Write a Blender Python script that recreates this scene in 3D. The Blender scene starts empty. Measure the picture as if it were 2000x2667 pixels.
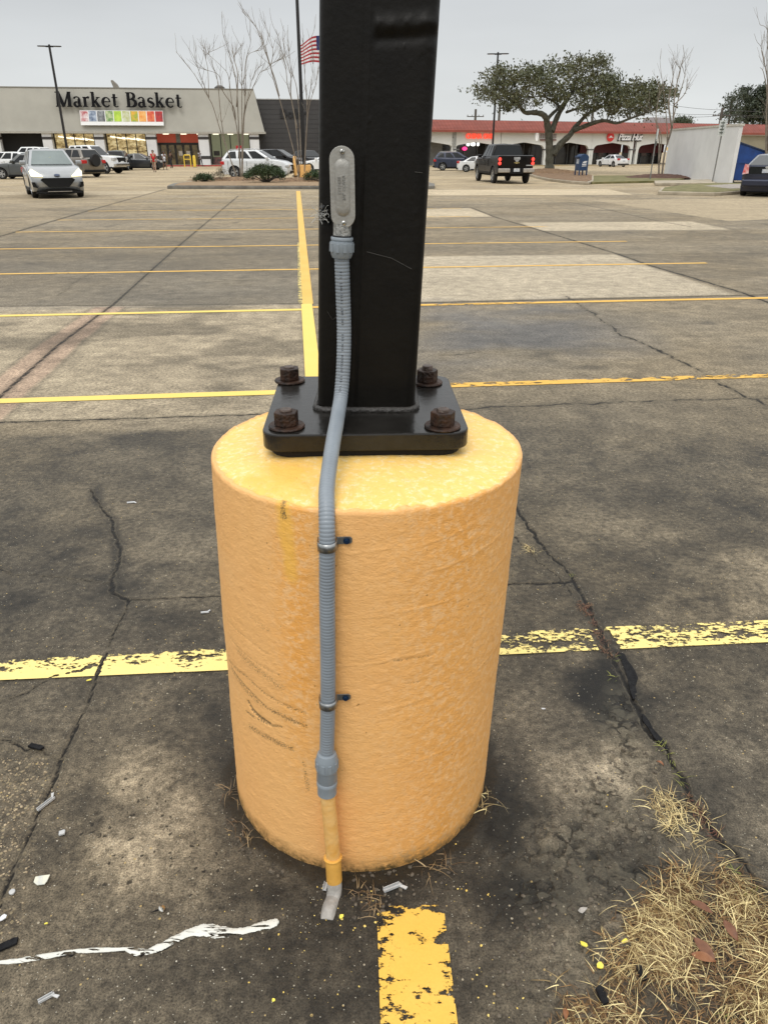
import bpy, bmesh, math, random
import numpy as np
from mathutils import Vector, Matrix
random.seed(7)
R = math.radians
SC = bpy.context.scene
COL = SC.collection

# ------------------------------------------------------------------ camera
H = 1.585
PITCH = math.atan(941/1905)
cd = bpy.data.cameras.new('camera'); cam = bpy.data.objects.new('camera', cd); COL.objects.link(cam)
cam.location = (0, 0, H); cam.rotation_euler = (math.pi/2-PITCH, 0, 0)
cd.sensor_fit = 'HORIZONTAL'; cd.sensor_width = 36; cd.lens = 36*1905/2000
cd.clip_start = 0.05; cd.clip_end = 5000
SC.camera = cam
# ------------------------------------------------------------------ world, overcast
W = bpy.data.worlds.new('World'); SC.world = W; W.use_nodes = True
nt = W.node_tree; nt.nodes.clear()
def N(t, typ, **kw):
    n = t.nodes.new(typ)
    for k, v in kw.items(): setattr(n, k, v)
    return n
out = N(nt, 'ShaderNodeOutputWorld'); bg = N(nt, 'ShaderNodeBackground')
sky = N(nt, 'ShaderNodeTexSky', sky_type='NISHITA', sun_disc=False, sun_elevation=R(58), sun_rotation=R(200))
sky.dust_density = 6; sky.air_density = 1.5
hs = N(nt, 'ShaderNodeHueSaturation'); hs.inputs['Saturation'].default_value = .18
nt.links.new(sky.outputs[0], hs.inputs['Color'])
tc = N(nt, 'ShaderNodeTexCoord'); sx = N(nt, 'ShaderNodeSeparateXYZ'); nt.links.new(tc.outputs['Generated'], sx.inputs[0])
cr = N(nt, 'ShaderNodeValToRGB')
nt.links.new(sx.outputs['Z'], cr.inputs[0])
el = cr.color_ramp.elements
el[0].position = 0.0; el[0].color = (7.6, 7.8, 7.7, 1)
el[1].position = 1.0; el[1].color = (15.5, 15.6, 15.6, 1)
for p, c in ((.05, (7.2, 7.45, 7.45, 1)), (.15, (6.0, 6.25, 6.45, 1)), (.26, (7.4, 7.6, 7.7, 1)), (.5, (11.5, 11.7, 11.8, 1))):
    e = el.new(p); e.color = c
ns = N(nt, 'ShaderNodeTexNoise'); ns.inputs['Scale'].default_value = 2.2; ns.inputs['Detail'].default_value = 4
mp = N(nt, 'ShaderNodeMapping'); mp.inputs['Scale'].default_value = (1, 1, 5)
nt.links.new(tc.outputs['Generated'], mp.inputs[0]); nt.links.new(mp.outputs[0], ns.inputs['Vector'])
mr = N(nt, 'ShaderNodeMapRange'); mr.inputs[1].default_value = .3; mr.inputs[2].default_value = .7
mr.inputs[3].default_value = .93; mr.inputs[4].default_value = 1.06
nt.links.new(ns.outputs[0], mr.inputs[0])
vm = N(nt, 'ShaderNodeVectorMath', operation='SCALE'); nt.links.new(cr.outputs[0], vm.inputs[0]); nt.links.new(mr.outputs[0], vm.inputs['Scale'])
mx = N(nt, 'ShaderNodeMix', data_type='RGBA'); mx.inputs[0].default_value = .93
nt.links.new(hs.outputs[0], mx.inputs[6]); nt.links.new(vm.outputs[0], mx.inputs[7])
nt.links.new(mx.outputs[2], bg.inputs[0]); bg.inputs[1].default_value = .1
nt.links.new(bg.outputs[0], out.inputs[0])
sd = bpy.data.lights.new('sun', 'SUN'); sd.energy = .9; sd.angle = R(28); sd.color = (1, .96, .9)
sun = bpy.data.objects.new('sun', sd); COL.objects.link(sun)
sun.rotation_euler = (R(32), 0, R(-20))
SC.view_settings.view_transform = 'Standard'; SC.view_settings.look = 'None'
SC.view_settings.exposure = .12; SC.view_settings.gamma = 1
SC.render.engine = 'CYCLES'

# ------------------------------------------------------------------ pixel -> world helpers (measuring the photograph)
cP, sP = math.cos(PITCH), math.sin(PITCH)
def ray(px, py):
    a = (px-1000)/1905; b = (py-1333.5)/1905
    return (a, cP - b*sP, -sP - b*cP)
def G(px, py, z=0.0):
    d = ray(px, py); t = (z-H)/d[2]
    return Vector((d[0]*t, d[1]*t, z))
def DY(px, py, Y):
    d = ray(px, py); t = Y/d[1]
    return Vector((d[0]*t, Y, H+d[2]*t))
TH = math.atan(.108)                      # the stall grid is turned this much
def UV(u, v, z=0.0):
    return Vector((u*math.cos(TH)-v*math.sin(TH), u*math.sin(TH)+v*math.cos(TH), z))

# ------------------------------------------------------------------ objects
def tag(o, label=None, cat=None, group=None, kind=None):
    if label: o['label'] = label
    if cat: o['category'] = cat
    if group: o['group'] = group
    if kind: o['kind'] = kind
    return o
def thing(name, label, cat, loc=(0, 0, 0), rz=0, group=None):
    o = bpy.data.objects.new(name, None); COL.objects.link(o); o.empty_display_size = .1
    o.location = loc; o.rotation_euler = (0, 0, rz)
    return tag(o, label, cat, group)
class MB:
    def __init__(s): s.v = []; s.f = []
    def add(s, vs, fs):
        b = len(s.v); s.v += [tuple(p) for p in vs]; s.f += [tuple(b+i for i in f) for f in fs]; return s
    def box(s, x0, x1, y0, y1, z0, z1):
        return s.add([(x0,y0,z0),(x1,y0,z0),(x1,y1,z0),(x0,y1,z0),(x0,y0,z1),(x1,y0,z1),(x1,y1,z1),(x0,y1,z1)],
                     [(0,3,2,1),(4,5,6,7),(0,1,5,4),(1,2,6,5),(2,3,7,6),(3,0,4,7)])
    def prism(s, poly, h, M=None, flip=False):
        """poly (a,b) in local XY extruded 0..h along local Z, then matrix M"""
        n = len(poly); vs = [Vector((a, b, 0)) for a, b in poly]+[Vector((a, b, h)) for a, b in poly]
        if M is not None: vs = [M @ p for p in vs]
        fs = [tuple(range(n-1, -1, -1)), tuple(range(n, 2*n))]+[(i, (i+1) % n, n+(i+1) % n, n+i) for i in range(n)]
        return s.add(vs, fs)
    def tube(s, pts, rad, seg=8, cap=True):
        pts = [Vector(p) for p in pts]; n = len(pts)
        if not hasattr(rad, '__len__'): rad = [rad]*n
        b = len(s.v); prev = None
        for i, p in enumerate(pts):
            t = (pts[min(i+1, n-1)]-pts[max(i-1, 0)])
            if t.length < 1e-9: t = Vector((0, 0, 1))
            t.normalize()
            if prev is None:
                a = Vector((1, 0, 0)) if abs(t.x) < .8 else Vector((0, 1, 0)); u = t.cross(a).normalized()
            else:
                u = (prev - t*prev.dot(t)); u = u.normalized() if u.length > 1e-6 else t.orthogonal().normalized()
            prev = u; w = t.cross(u)
            for k in range(seg):
                a = 2*math.pi*k/seg; s.v.append(tuple(p+(u*math.cos(a)+w*math.sin(a))*rad[i]))
        for i in range(n-1):
            for k in range(seg):
                k2 = (k+1) % seg; s.f.append((b+i*seg+k, b+i*seg+k2, b+(i+1)*seg+k2, b+(i+1)*seg+k))
        if cap:
            s.f.append(tuple(b+k for k in range(seg-1, -1, -1))); s.f.append(tuple(b+(n-1)*seg+k for k in range(seg)))
        return s
    def lathe(s, prof, c=(0, 0, 0), seg=24, M=None):
        """prof list of (r,z)"""
        b = len(s.v); n = len(prof)
        for r, z in prof:
            for k in range(seg):
                a = 2*math.pi*k/seg; p = Vector((r*math.cos(a), r*math.sin(a), z))
                if M is not None: p = M @ p
                s.v.append((p.x+c[0], p.y+c[1], p.z+c[2]))
        for i in range(n-1):
            for k in range(seg):
                k2 = (k+1) % seg; s.f.append((b+i*seg+k, b+i*seg+k2, b+(i+1)*seg+k2, b+(i+1)*seg+k))
        s.f.append(tuple(b+k for k in range(seg-1, -1, -1))); s.f.append(tuple(b+(n-1)*seg+k for k in range(seg)))
        return s
    def build(s, name, mat, parent=None, smooth=False, bevel=0, world=False, segs=2):
        if world and parent is not None:
            L = parent.location; s.v = [(a-L.x, b-L.y, c-L.z) for a, b, c in s.v]
        me = bpy.data.meshes.new(name); me.from_pydata(s.v, [], s.f); me.update()
        o = bpy.data.objects.new(name, me); COL.objects.link(o)
        if isinstance(mat, (list, tuple)):
            for m in mat: me.materials.append(m)
        elif mat: me.materials.append(mat)
        if smooth: me.polygons.foreach_set('use_smooth', [True]*len(me.polygons))
        if bevel:
            m = o.modifiers.new('bevel', 'BEVEL'); m.width = bevel; m.segments = segs; m.limit_method = 'ANGLE'; m.angle_limit = R(35)
            m.harden_normals = False
        if parent: o.parent = parent
        return o
def smooth_angle(o, ang=40):
    bm = bmesh.new(); bm.from_mesh(o.data); bm.normal_update()
    for f in bm.faces: f.smooth = True
    for e in bm.edges:
        if len(e.link_faces) == 2 and e.calc_face_angle(0) > R(ang): e.smooth = False
    bm.to_mesh(o.data); bm.free(); return o

# ------------------------------------------------------------------ materials
MATS = {}
def pm(name, c, rough=.6, metal=0.0, var=.15, scale=8.0, bump=.0, bscale=None, coat=0.0, c2=None, emit=None, es=1.0, alpha=1, spec=.5, streak=None, coords='Object', trans=0):
    """one procedural paint / stone / cloth: base colour broken up by noise, optional second colour and bump"""
    if name in MATS: return MATS[name]
    m = bpy.data.materials.new(name); m.use_nodes = True; t = m.node_tree; b = t.nodes['Principled BSDF']
    tc = N(t, 'ShaderNodeTexCoord'); vec = tc.outputs[coords]
    if streak:
        mp = N(t, 'ShaderNodeMapping'); mp.inputs['Scale'].default_value = streak; t.links.new(vec, mp.inputs[0]); vec = mp.outputs[0]
    n = N(t, 'ShaderNodeTexNoise'); n.inputs['Scale'].default_value = scale; n.inputs['Detail'].default_value = 5; n.inputs['Roughness'].default_value = .6
    t.links.new(vec, n.inputs['Vector'])
    rp = N(t, 'ShaderNodeValToRGB'); t.links.new(n.outputs[0], rp.inputs[0])
    if c2 is None: c2 = tuple(min(1, x*(1+var)) for x in c); c1 = tuple(x*(1-var) for x in c)
    else: c1 = c
    rp.color_ramp.elements[0].position = .35; rp.color_ramp.elements[0].color = (*c1, 1)
    rp.color_ramp.elements[1].position = .65; rp.color_ramp.elements[1].color = (*c2, 1)
    t.links.new(rp.outputs[0], b.inputs['Base Color'])
    b.inputs['Roughness'].default_value = rough; b.inputs['Metallic'].default_value = metal
    b.inputs['Coat Weight'].default_value = coat; b.inputs['Coat Roughness'].default_value = .08
    b.inputs['Specular IOR Level'].default_value = spec
    if trans: b.inputs['Transmission Weight'].default_value = trans
    if bump:
        n2 = N(t, 'ShaderNodeTexNoise'); n2.inputs['Scale'].default_value = bscale or scale*4; n2.inputs['Detail'].default_value = 4
        t.links.new(vec, n2.inputs['Vector'])
        bp = N(t, 'ShaderNodeBump'); bp.inputs['Strength'].default_value = bump; bp.inputs['Distance'].default_value = .01
        t.links.new(n2.outputs[0], bp.inputs['Height']); t.links.new(bp.outputs[0], b.inputs['Normal'])
    if emit: b.inputs['Emission Color'].default_value = (*emit, 1); b.inputs['Emission Strength'].default_value = es
    MATS[name] = m; return m

# ------------------------------------------------------------------ numpy noise
def vn(x, y, s, seed):
    r = np.random.RandomState(seed).rand(256, 256)
    X = x/s; Y = y/s; xi = np.floor(X).astype(int); yi = np.floor(Y).astype(int)
    fx = X-xi; fy = Y-yi; fx = fx*fx*(3-2*fx); fy = fy*fy*(3-2*fy)
    a = r[xi % 256, yi % 256]; b = r[(xi+1) % 256, yi % 256]; c = r[xi % 256, (yi+1) % 256]; d = r[(xi+1) % 256, (yi+1) % 256]
    return (a*(1-fx)+b*fx)*(1-fy)+(c*(1-fx)+d*fx)*fy
def fbm(x, y, s, seed, o=4):
    v = 0; a = .5; t = 0
    for i in range(o): v = v+a*vn(x+i*7.3, y-i*3.1, s/2**i, seed+i); t += a; a *= .55
    return v/t
def segdist(x, y, pts):
    d = np.full(x.shape, 1e9)
    for (a, b) in zip(pts[:-1], pts[1:]):
        dx, dy = b[0]-a[0], b[1]-a[1]; L2 = dx*dx+dy*dy+1e-12
        t = np.clip(((x-a[0])*dx+(y-a[1])*dy)/L2, 0, 1)
        d = np.minimum(d, np.hypot(x-a[0]-t*dx, y-a[1]-t*dy))
    return d
def inpoly(x, y, poly):
    ins = np.zeros(x.shape, bool); n = len(poly)
    for i in range(n):
        x1, y1 = poly[i][:2]; x2, y2 = poly[(i+1) % n][:2]
        c = ((y1 > y) != (y2 > y)) & (x < (x2-x1)*(y-y1)/(y2-y1+1e-12)+x1); ins ^= c
    return ins
def gp(lst): return [G(a, b).to_2d() for a, b in lst]
def edge(x, y, poly, soft):
    """smooth mask of a polygon"""
    d = segdist(x, y, list(poly)+[poly[0]]); s = np.where(inpoly(x, y, poly), d, -d)
    return np.clip(s/soft*.5+.5, 0, 1)

# ================================================================== GROUND
# cracks and joints: (pixel polyline, half width in metres, meander amplitude, depth)
CR = [
 ([(239,1277),(247,1300),(266,1327),(289,1347),(297,1385),(312,1428),(312,1462),(297,1493),(287,1524),(297,1547),(334,1567)], .0065, .006, 1.0),
 ([(334,1567),(347,1563),(424,1559),(571,1553),(760,1540)], .0040, .003, .8),
 ([(1200,1530),(1321,1521),(1410,1521),(1475,1517),(1497,1517)], .0060, .004, 1),
 ([(334,1567),(324,1597),(293,1655),(278,1701),(262,1736),(243,1790),(231,1833),(208,1871),(185,1925),(163,1972),(139,2039),(102,2117),(72,2189),(36,2262),(0,2358),(-60,2480)], .0042, .003, 1),
 ([(-40,1850),(0,1833),(54,1813),(116,1779),(154,1759),(208,1752),(231,1740),(262,1734)], .0030, .006, .7),
 ([(-60,1460),(0,1483),(42,1497),(131,1499),(193,1509),(282,1520)], .0030, .006, .6),
 ([(-50,1370),(0,1348),(58,1331),(116,1296),(162,1277),(208,1258),(270,1239),(309,1237),(370,1240),(552,1248)], .0018, .008, .35),
 ([(1330,1295),(1345,1326),(1384,1382),(1428,1447),(1471,1478),(1497,1517),(1523,1569),(1549,1612),(1566,1660),(1588,1699),(1610,1738),(1636,1782),(1653,1829),(1671,1881),(1697,1916),(1736,1947),(1778,2036),(1800,2090),(1854,2171),(1914,2226),(2000,2334),(2120,2460)], .0062, .007, 1.2),
 ([(1340,1400),(1370,1430),(1400,1462),(1440,1490),(1475,1530),(1500,1570)], .004, .006, .7),
 ([(1885,1130),(1905,1170),(1930,1200),(1980,1240),(2040,1270)], .0014, .01, .25),
 ([(90,1947),(60,1955),(0,1925)], .004, .006, .8),
 ([(90,1947),(140,1975),(163,1985)], .003, .006, .6),
 ([(0,2530),(60,2508),(120,2496),(199,2484),(325,2480),(362,2488),(422,2475),(470,2450),(520,2436),(600,2432),(700,2420)], .003, .004, .7),
 ([(1345,1326),(1310,1250),(1290,1200),(1265,1150)], .004, .004, .7),
 ([(1530,2330),(1580,2360),(1640,2380),(1700,2370)], .004, .012, 1),
 ([(1560,2230),(1600,2290),(1650,2300)], .003, .012, .8),
]
CRM = [   # joints and cracks farther out
 ([(1470,770),(1518,800),(1585,845),(1618,873),(1690,900),(1773,939),(1851,986),(1912,1017),(1967,1039),(2080,1090)], .010, .03, 1),
 ([(1200,1066),(1285,1061),(1440,1055),(1690,1045),(2000,1036),(2200,1030)], .008, .015, .8),
 ([(-100,1104),(0,1100),(270,1092),(560,1083),(700,1078)], .010, .008, .8),
 ([(-150,1160),(0,1033),(150,900),(250,825),(295,793),(370,725),(465,640),(560,560),(620,510)], .012, .004, 1),
 ([(-100,798),(0,797),(400,794),(790,790)], .010, .004, .7),
 ([(1095,788),(1912,769),(2100,765)], .012, .004, 1),
 ([(1227,540),(1285,563),(1413,601),(1612,662),(1690,690),(1800,722),(1934,762),(2000,787),(2100,822)], .017, .01, 1),
 ([(1100,607),(1413,601),(1906,597)], .014, .004, 1),
 ([(1612,662),(1684,662),(2000,659)], .014, .004, .8),
 ([(-50,628),(0,615),(100,586),(240,545),(330,520),(430,492)], .02, .01, .9),
 ([(-50,628+45),(160,672),(420,676),(640,676)], .006, .02, .5),
 ([(150,770),(210,725),(240,712)], .008, .02, .5),
 ([(1480,525),(1560,540),(1700,572),(1800,590)], .014, .01, .6),
 ([(1150,925),(1200,922),(1250,915)], .006, .02, .6),
]
GAUSS = [  # (px,py, rx,ry in px, amount) stains that darken (<0) or bleach (>0) the concrete
 (1315,2150,80,250,-.66),(1350,2330,130,80,-.6),(900,2420,260,60,-.35),(600,1900,60,330,-.35),(1590,1770,85,120,-1.0),
 (1650,1560,60,60,-.25),(1790,1800,90,120,-.35),(1880,2080,110,160,-.45),(1640,2300,130,120,-.30),(1820,1620,200,60,.10),
 (1900,1520,180,100,.42),(1600,1380,240,60,.18),(1500,2080,130,150,.40),(1620,1980,60,120,.55),(1450,2420,120,120,.15),
 (420,2130,170,190,.45),(330,2000,160,160,.28),(160,1450,200,60,.14),(420,1450,100,80,.10),(150,1400,160,40,-.20),
 (480,1640,90,60,-.38),(420,1600,90,30,-.30),(100,1230,260,30,-.25),(400,1150,180,36,-.32),(230,1150,60,30,.12),
 (560,2560,500,110,-.30),(200,2640,200,60,-.10),(250,1290,18,36,-.5),(302,1440,14,60,-.5),(1250,2380,60,60,.05),
 (1750,1280,160,60,-.35),(1500,1200,120,40,.10),(1560,1150,260,30,.12),(1880,1350,120,70,-.1),(1400,1750,90,150,-.12),(1350,1890,70,110,.10),
 (60,2050,90,120,.15),(700,2330,130,60,-.5),(1010,2300,200,60,-.45),(1390,1560,60,40,-.35),
]
def tone_near(x, y):
    t = .080*(1+1.7*(fbm(x, y, .9, 11)-.5)+1.05*(fbm(x, y, .2, 21)-.5)+.8*(fbm(x, y, .045, 31, 3)-.5))
    gd = segdist(x, y, gp(CR[7][0])); t = t*(1-.5*np.exp(-(gd/.045)**2)*np.clip(2.4*(fbm(x, y, .16, 41)-.22), 0, 1))
    ga = segdist(x, y, gp(CR[0][0])); t = t*(1-.40*np.exp(-(ga/.03)**2))
    for px, py, rx, ry, a in GAUSS:
        c = G(px, py); ex = abs(G(px+rx, py).x-c.x)+1e-6; e1 = G(px, py-ry); ey = abs(e1.y-c.y)*.8+1e-6
        wob = .8*(fbm(x, y, .14, 77, 5)-.5)
        d = np.sqrt(((x-c.x-(y-c.y)*(e1.x-c.x)/(e1.y-c.y+1e-9))/ex)**2+((y-c.y)/ey)**2)+wob*2
        t = t*np.clip(1+a*(2.3 if a > 0 else 1.15)*np.clip(1.25-d, 0, 1)**.8, .12, 3)
    return t
SLABS = [  # (pixel polygon, tone, warm)
 ([(1040,668),(1100,667),(1601,662),(1912,767),(1097,785),(1030,786)], .345, .42),
 ([(1352,579),(1801,576),(1906,598),(1413,601)], .37, .5),
 ([(1050,544),(1113,543),(1224,541),(1285,563),(1108,566),(1050,567)], .38, .6),
 ([(1100,494),(1579,491),(1650,506),(1113,508)], .42, .7),
 ([(-300,500),(0,499),(420,496),(380,505),(0,508),(-300,509)], .34, .7),
 ([(-400,800),(0,797),(790,790),(790,850),(800,1062),(700,1080),(270,1092),(0,1100),(-600,1120)], .285, .62),
 ([(1540,520),(2100,515),(2200,560),(1900,575),(1800,560)], .30, .8),
]
def ground_cols(x, y):
    v = -x*math.sin(TH)+y*math.cos(TH); u = x*math.cos(TH)+y*math.sin(TH)
    tn = tone_near(x, y)
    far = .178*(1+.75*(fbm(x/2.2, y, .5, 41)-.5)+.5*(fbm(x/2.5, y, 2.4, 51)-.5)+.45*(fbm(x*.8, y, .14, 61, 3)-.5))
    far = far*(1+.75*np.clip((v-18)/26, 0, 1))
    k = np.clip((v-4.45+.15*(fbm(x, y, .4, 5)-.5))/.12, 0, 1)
    right = (u > .1)
    k = np.where(right, np.clip((v-3.9)/1.2, 0, 1), k)
    spots = np.clip((vn(x, y, .28, 47)-.86)*9, 0, 1)*np.clip((vn(x, y, 1.9, 48)-.4)*3, 0, 1); far = far*(1-.45*spots)
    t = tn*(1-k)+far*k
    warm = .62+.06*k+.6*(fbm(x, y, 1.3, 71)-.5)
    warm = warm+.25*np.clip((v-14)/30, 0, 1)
    # bluish wet stain right
    blue = np.zeros_like(x)
    for poly, tt, wm in SLABS:
        m = edge(x, y, gp(poly), .06)
        tt2 = tt*(1+.35*(fbm(x/2, y, .45, 81)-.5)+.3*(fbm(x/3, y, 1.5, 91)-.5)+.14*(fbm(x, y, .07, 92, 2)-.5))
        if tt == .285:
            blot = np.clip((fbm(x/1.8, y, .6, 95)-.52)*7, 0, 1); tt2 = tt2*(1-.42*blot)*(1+.5*(fbm(x/1.5, y, .12, 96, 3)-.5))
        t = t*(1-m)+tt2*m; warm = warm*(1-m)+wm*m
    ws = edge(x, y, gp([(1090,792),(1450,785),(1560,830),(1640,900),(1500,935),(1350,940),(1200,970),(1090,960)]), .5)
    ws = ws*np.clip((fbm(x/1.7, y, .8, 101)-.30)*3.2, 0, 1)
    t = t*(1-.38*ws); blue = np.maximum(blue, ws*.42)
    # reddish band along the diagonal joint on the left
    d = segdist(x, y, gp([(-150,1160),(0,1033),(150,900),(250,825),(285,800)]))
    band = np.clip((.19+.05*(fbm(x, y, .4, 111)-.5)-d)/.03, 0, 1)*(v > 4.5)*(v < 8.75)
    rim = np.clip(1-abs(d-.20-.05*(fbm(x, y, .4, 111)-.5))/.035, 0, 1)*(v > 4.5)*(v < 8.7)
    t = t*(1+.04*band)*(1-.38*rim); red = band*.5
    # darkest slab row just behind the long stripe on the left
    m = np.clip((v-8.62)/.05, 0, 1)*np.clip((17.5-v)/6, 0, 1)*(u < 0.1); t = t*(1-.18*m); warm = warm-.25*m
    m = np.clip((v-11.4)/.3, 0, 1)*np.clip((14-v)/.4, 0, 1)*(u < 0.1); t = t*(1-.12*m)
    # ring of dirt and moss round the pedestal
    rr = np.hypot(x+.065, y-1.565)+.045*(fbm(x, y, .035, 121)-.5)
    ring = np.clip((.398-rr)/.018, 0, 1); t = t*(1-.6*ring)*(1-.3*np.clip((.47-rr)/.1, 0, 1))
    return t, warm, blue, red, ring
def crack_fields(x, y, lst, jit):
    f = np.full(x.shape, 9.0); dep = np.zeros(x.shape)
    for pl, hw, amp, dp in lst:
        P = gp(pl)
        xs = [p[0] for p in P]; ys = [p[1] for p in P]
        m = (x > min(xs)-.3) & (x < max(xs)+.3) & (y > min(ys)-.3) & (y < max(ys)+.3)
        if not m.any(): continue
        xx = x[m]; yy = y[m]
        wx = xx+amp*2.4*(fbm(xx, yy, amp*6, 131, 4)-.5)*2; wy = yy+amp*2.4*(fbm(xx, yy, amp*6, 141, 4)-.5)*2
        d = segdist(wx, wy, P)
        w = hw*(1.25 if lst is CRM else 1)*((.45 if lst is not CRM else .8)+(1.1 if lst is not CRM else .5)*fbm(xx, yy, .07 if hw < .009 else .4, 151, 2))
        q = d/w
        f[m] = np.minimum(f[m], q+(1-dp)*.6)
        dep[m] = np.maximum(dep[m], dp*np.clip(1.3-q, 0, 1))
    return f, dep
def ground_mesh(xs, ys, near):
    X, Y = np.meshgrid(xs, ys); x = X.ravel(); y = Y.ravel()
    t, warm, blue, red, ring = ground_cols(x, y)
    f, dep = crack_fields(x, y, CR+CRM if near else CRM, 0)
    z = np.zeros_like(x); ex = np.zeros((len(x), 3))
    if near:
        z = .0016*(fbm(x, y, .05, 161)-.5)-.006*dep
        # crumbling concrete and rubble on the right
        rub = edge(x, y, gp([(1300,2160),(1420,2080),(1520,1960),(1640,1830),(1690,1920),(1790,2080),(1900,2230),(2100,2420),(2000,2800),(1400,2800),(1330,2450)]), .12)
        cell = fbm(x, y, .022, 171, 3); big = fbm(x, y, .07, 181, 3)
        clod = np.clip((cell-.5)*3.2, -.4, 1)*np.clip((big-.46)*6, 0, 1)
        z = z+rub*(.011*clod)
        t = t*(1+rub*(.7*np.clip(clod, -.3, .6)))
        core_ = edge(x, y, gp([(1400,2180),(1500,2060),(1600,2000),(1720,2080),(1800,2230),(1700,2330),(1600,2440),(1500,2480),(1380,2420),(1340,2300)]), .06); lightr = edge(x, y, gp([(1590,1790),(1640,1800),(1690,1930),(1660,1990),(1600,1960),(1570,1880)]), .04)
        ex[:, 0] = np.clip(rub*.35+core_*.8*np.clip(3*(fbm(x, y, .10, 182)-.33), 0, 1)+lightr, 0, 1)
        gd_ = edge(x, y, gp([(1640,2420),(1700,2330),(1800,2260),(1930,2290),(2120,2500),(2120,2800),(1480,2800),(1500,2640),(1620,2590)]), .05); t = t*(1-.45*gd_); warm = warm+.5*gd_; red = red+.5*gd_*fbm(x, y, .05, 183)
        # pits in the worn slab on the left
        pit = edge(x, y, gp([(120,2150),(330,1960),(480,2000),(640,2200),(720,2360),(520,2440),(120,2420)]), .10)
        ph = vn(x, y, .0085, 191)*.6+vn(x, y, .013, 192)*.4
        pp = pit*np.clip((.27-ph)*9, 0, 1); z = z-.004*pp; t = t*(1-.55*pp)
        ex[:, 1] = pit; ex[:, 2] = edge(x, y, gp([(-40,1960),(120,1975),(150,2040),(80,2180),(20,2330),(70,2400),(-40,2520)]), .03)
        z = z+ring*.008*(fbm(x, y, .018, 201, 3)-.25)
        wet = fbm(x, y, .5, 211)
        # raised lip beside the big cracks
        z = z+.0022*np.clip(1-abs(f-2.2)/1.4, 0, 1)*(f < 4)
        # settle to zero at the border of the fine patch and under the stripes
        e = np.minimum(np.minimum(x-xs[0], xs[-1]-x), np.minimum(y-ys[0], ys[-1]-y)); z = z*np.clip(e/.05, 0, 1)
        for a, b in STR_NEAR:
            d = segdist(x, y, [a, b]); k = np.clip((d-.10)/.05, 0, 1); z = np.where(z > 0, z*k, z)
    return x, y, z, t, warm, blue, red, f, ring, ex
STR_NEAR = [(G(-100,1752).to_2d(), G(2100,1640).to_2d()), (G(1072,2330).to_2d(), G(1100,2800).to_2d())]
def fin(name, xs, ys, near):
    x, y, z, t, warm, blue, red, f, ring, ex = ground_mesh(xs, ys, near)
    nx, ny = len(xs), len(ys); n = nx*ny
    co = np.stack([x, y, z], 1)
    i = np.arange(nx-1)[None, :]+np.arange(ny-1)[:, None]*nx
    q = np.stack([i, i+1, i+1+nx, i+nx], -1).reshape(-1, 4)
    return co, q, np.stack([t, warm, blue, red], 1), f, ring, ex
parts = []
NX0, NX1, NY0, NY1 = -2.3, 2.9, .55, 4.4
parts.append(fin('n', np.arange(NX0, NX1+.001, .0085), np.arange(NY0, NY1+.0001, .0085), True))
NX1 = parts[0][0][:, 0].max(); NY1 = parts[0][0][:, 1].max()
parts.append(fin('m', np.linspace(-11, 11, 820), np.concatenate([np.linspace(NY1, 12, 360), np.linspace(12, 37, 330)[1:]]), False))
def quadgrid(x0, x1, y0, y1, n, m): return fin('q', np.linspace(x0, x1, n), np.linspace(y0, y1, m), False)
parts.append(quadgrid(-11, NX0, -3, NY1, 60, 60)); parts.append(quadgrid(NX1, 11, -3, NY1, 60, 60))
parts.append(quadgrid(NX0, NX1, -3, NY0, 60, 30))
parts.append(quadgrid(-60, -11, -3, 37, 160, 200)); parts.append(quadgrid(11, 60, -3, 37, 160, 200))
parts.append(quadgrid(-60, 60, 37, 125, 240, 240))
for a in ((-900, -60, -3, 125), (60, 900, -3, 125), (-900, 900, 125, 1800), (-900, 900, -300, -3)): parts.append(quadgrid(*a, 6, 6))
off = 0; V = []; Q = []; A = []; Fd = []; Rg = []; EX = []
for co, q, a, f, rg, ex in parts: EX.append(ex); V.append(co); Q.append(q+off); A.append(a); Fd.append(f); Rg.append(rg); off += len(co)
V = np.concatenate(V); Q = np.concatenate(Q); A = np.concatenate(A); Fd = np.concatenate(Fd); Rg = np.concatenate(Rg); EX = np.concatenate(EX)
me = bpy.data.meshes.new('parking_lot')
me.vertices.add(len(V)); me.vertices.foreach_set('co', V.astype(np.float32).ravel())
me.loops.add(Q.size); me.loops.foreach_set('vertex_index', Q.astype(np.int32).ravel())
me.polygons.add(len(Q)); me.polygons.foreach_set('loop_start', np.arange(0, Q.size, 4, dtype=np.int32))
me.polygons.foreach_set('loop_total', np.full(len(Q), 4, np.int32)); me.polygons.foreach_set('use_smooth', np.ones(len(Q), bool))
me.update(calc_edges=True)
at = me.attributes.new('stain', 'FLOAT_COLOR', 'POINT'); at.data.foreach_set('color', A.astype(np.float32).ravel())
at = me.attributes.new('crack', 'FLOAT', 'POINT'); at.data.foreach_set('value', Fd.astype(np.float32))
at = me.attributes.new('dirt', 'FLOAT', 'POINT'); at.data.foreach_set('value', Rg.astype(np.float32))
at = me.attributes.new('rough', 'FLOAT_COLOR', 'POINT'); at.data.foreach_set('color', np.concatenate([EX, np.ones((len(EX), 1))], 1).astype(np.float32).ravel())
lot = bpy.data.objects.new('parking_lot', me); COL.objects.link(lot); tag(lot, kind='structure')

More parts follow.
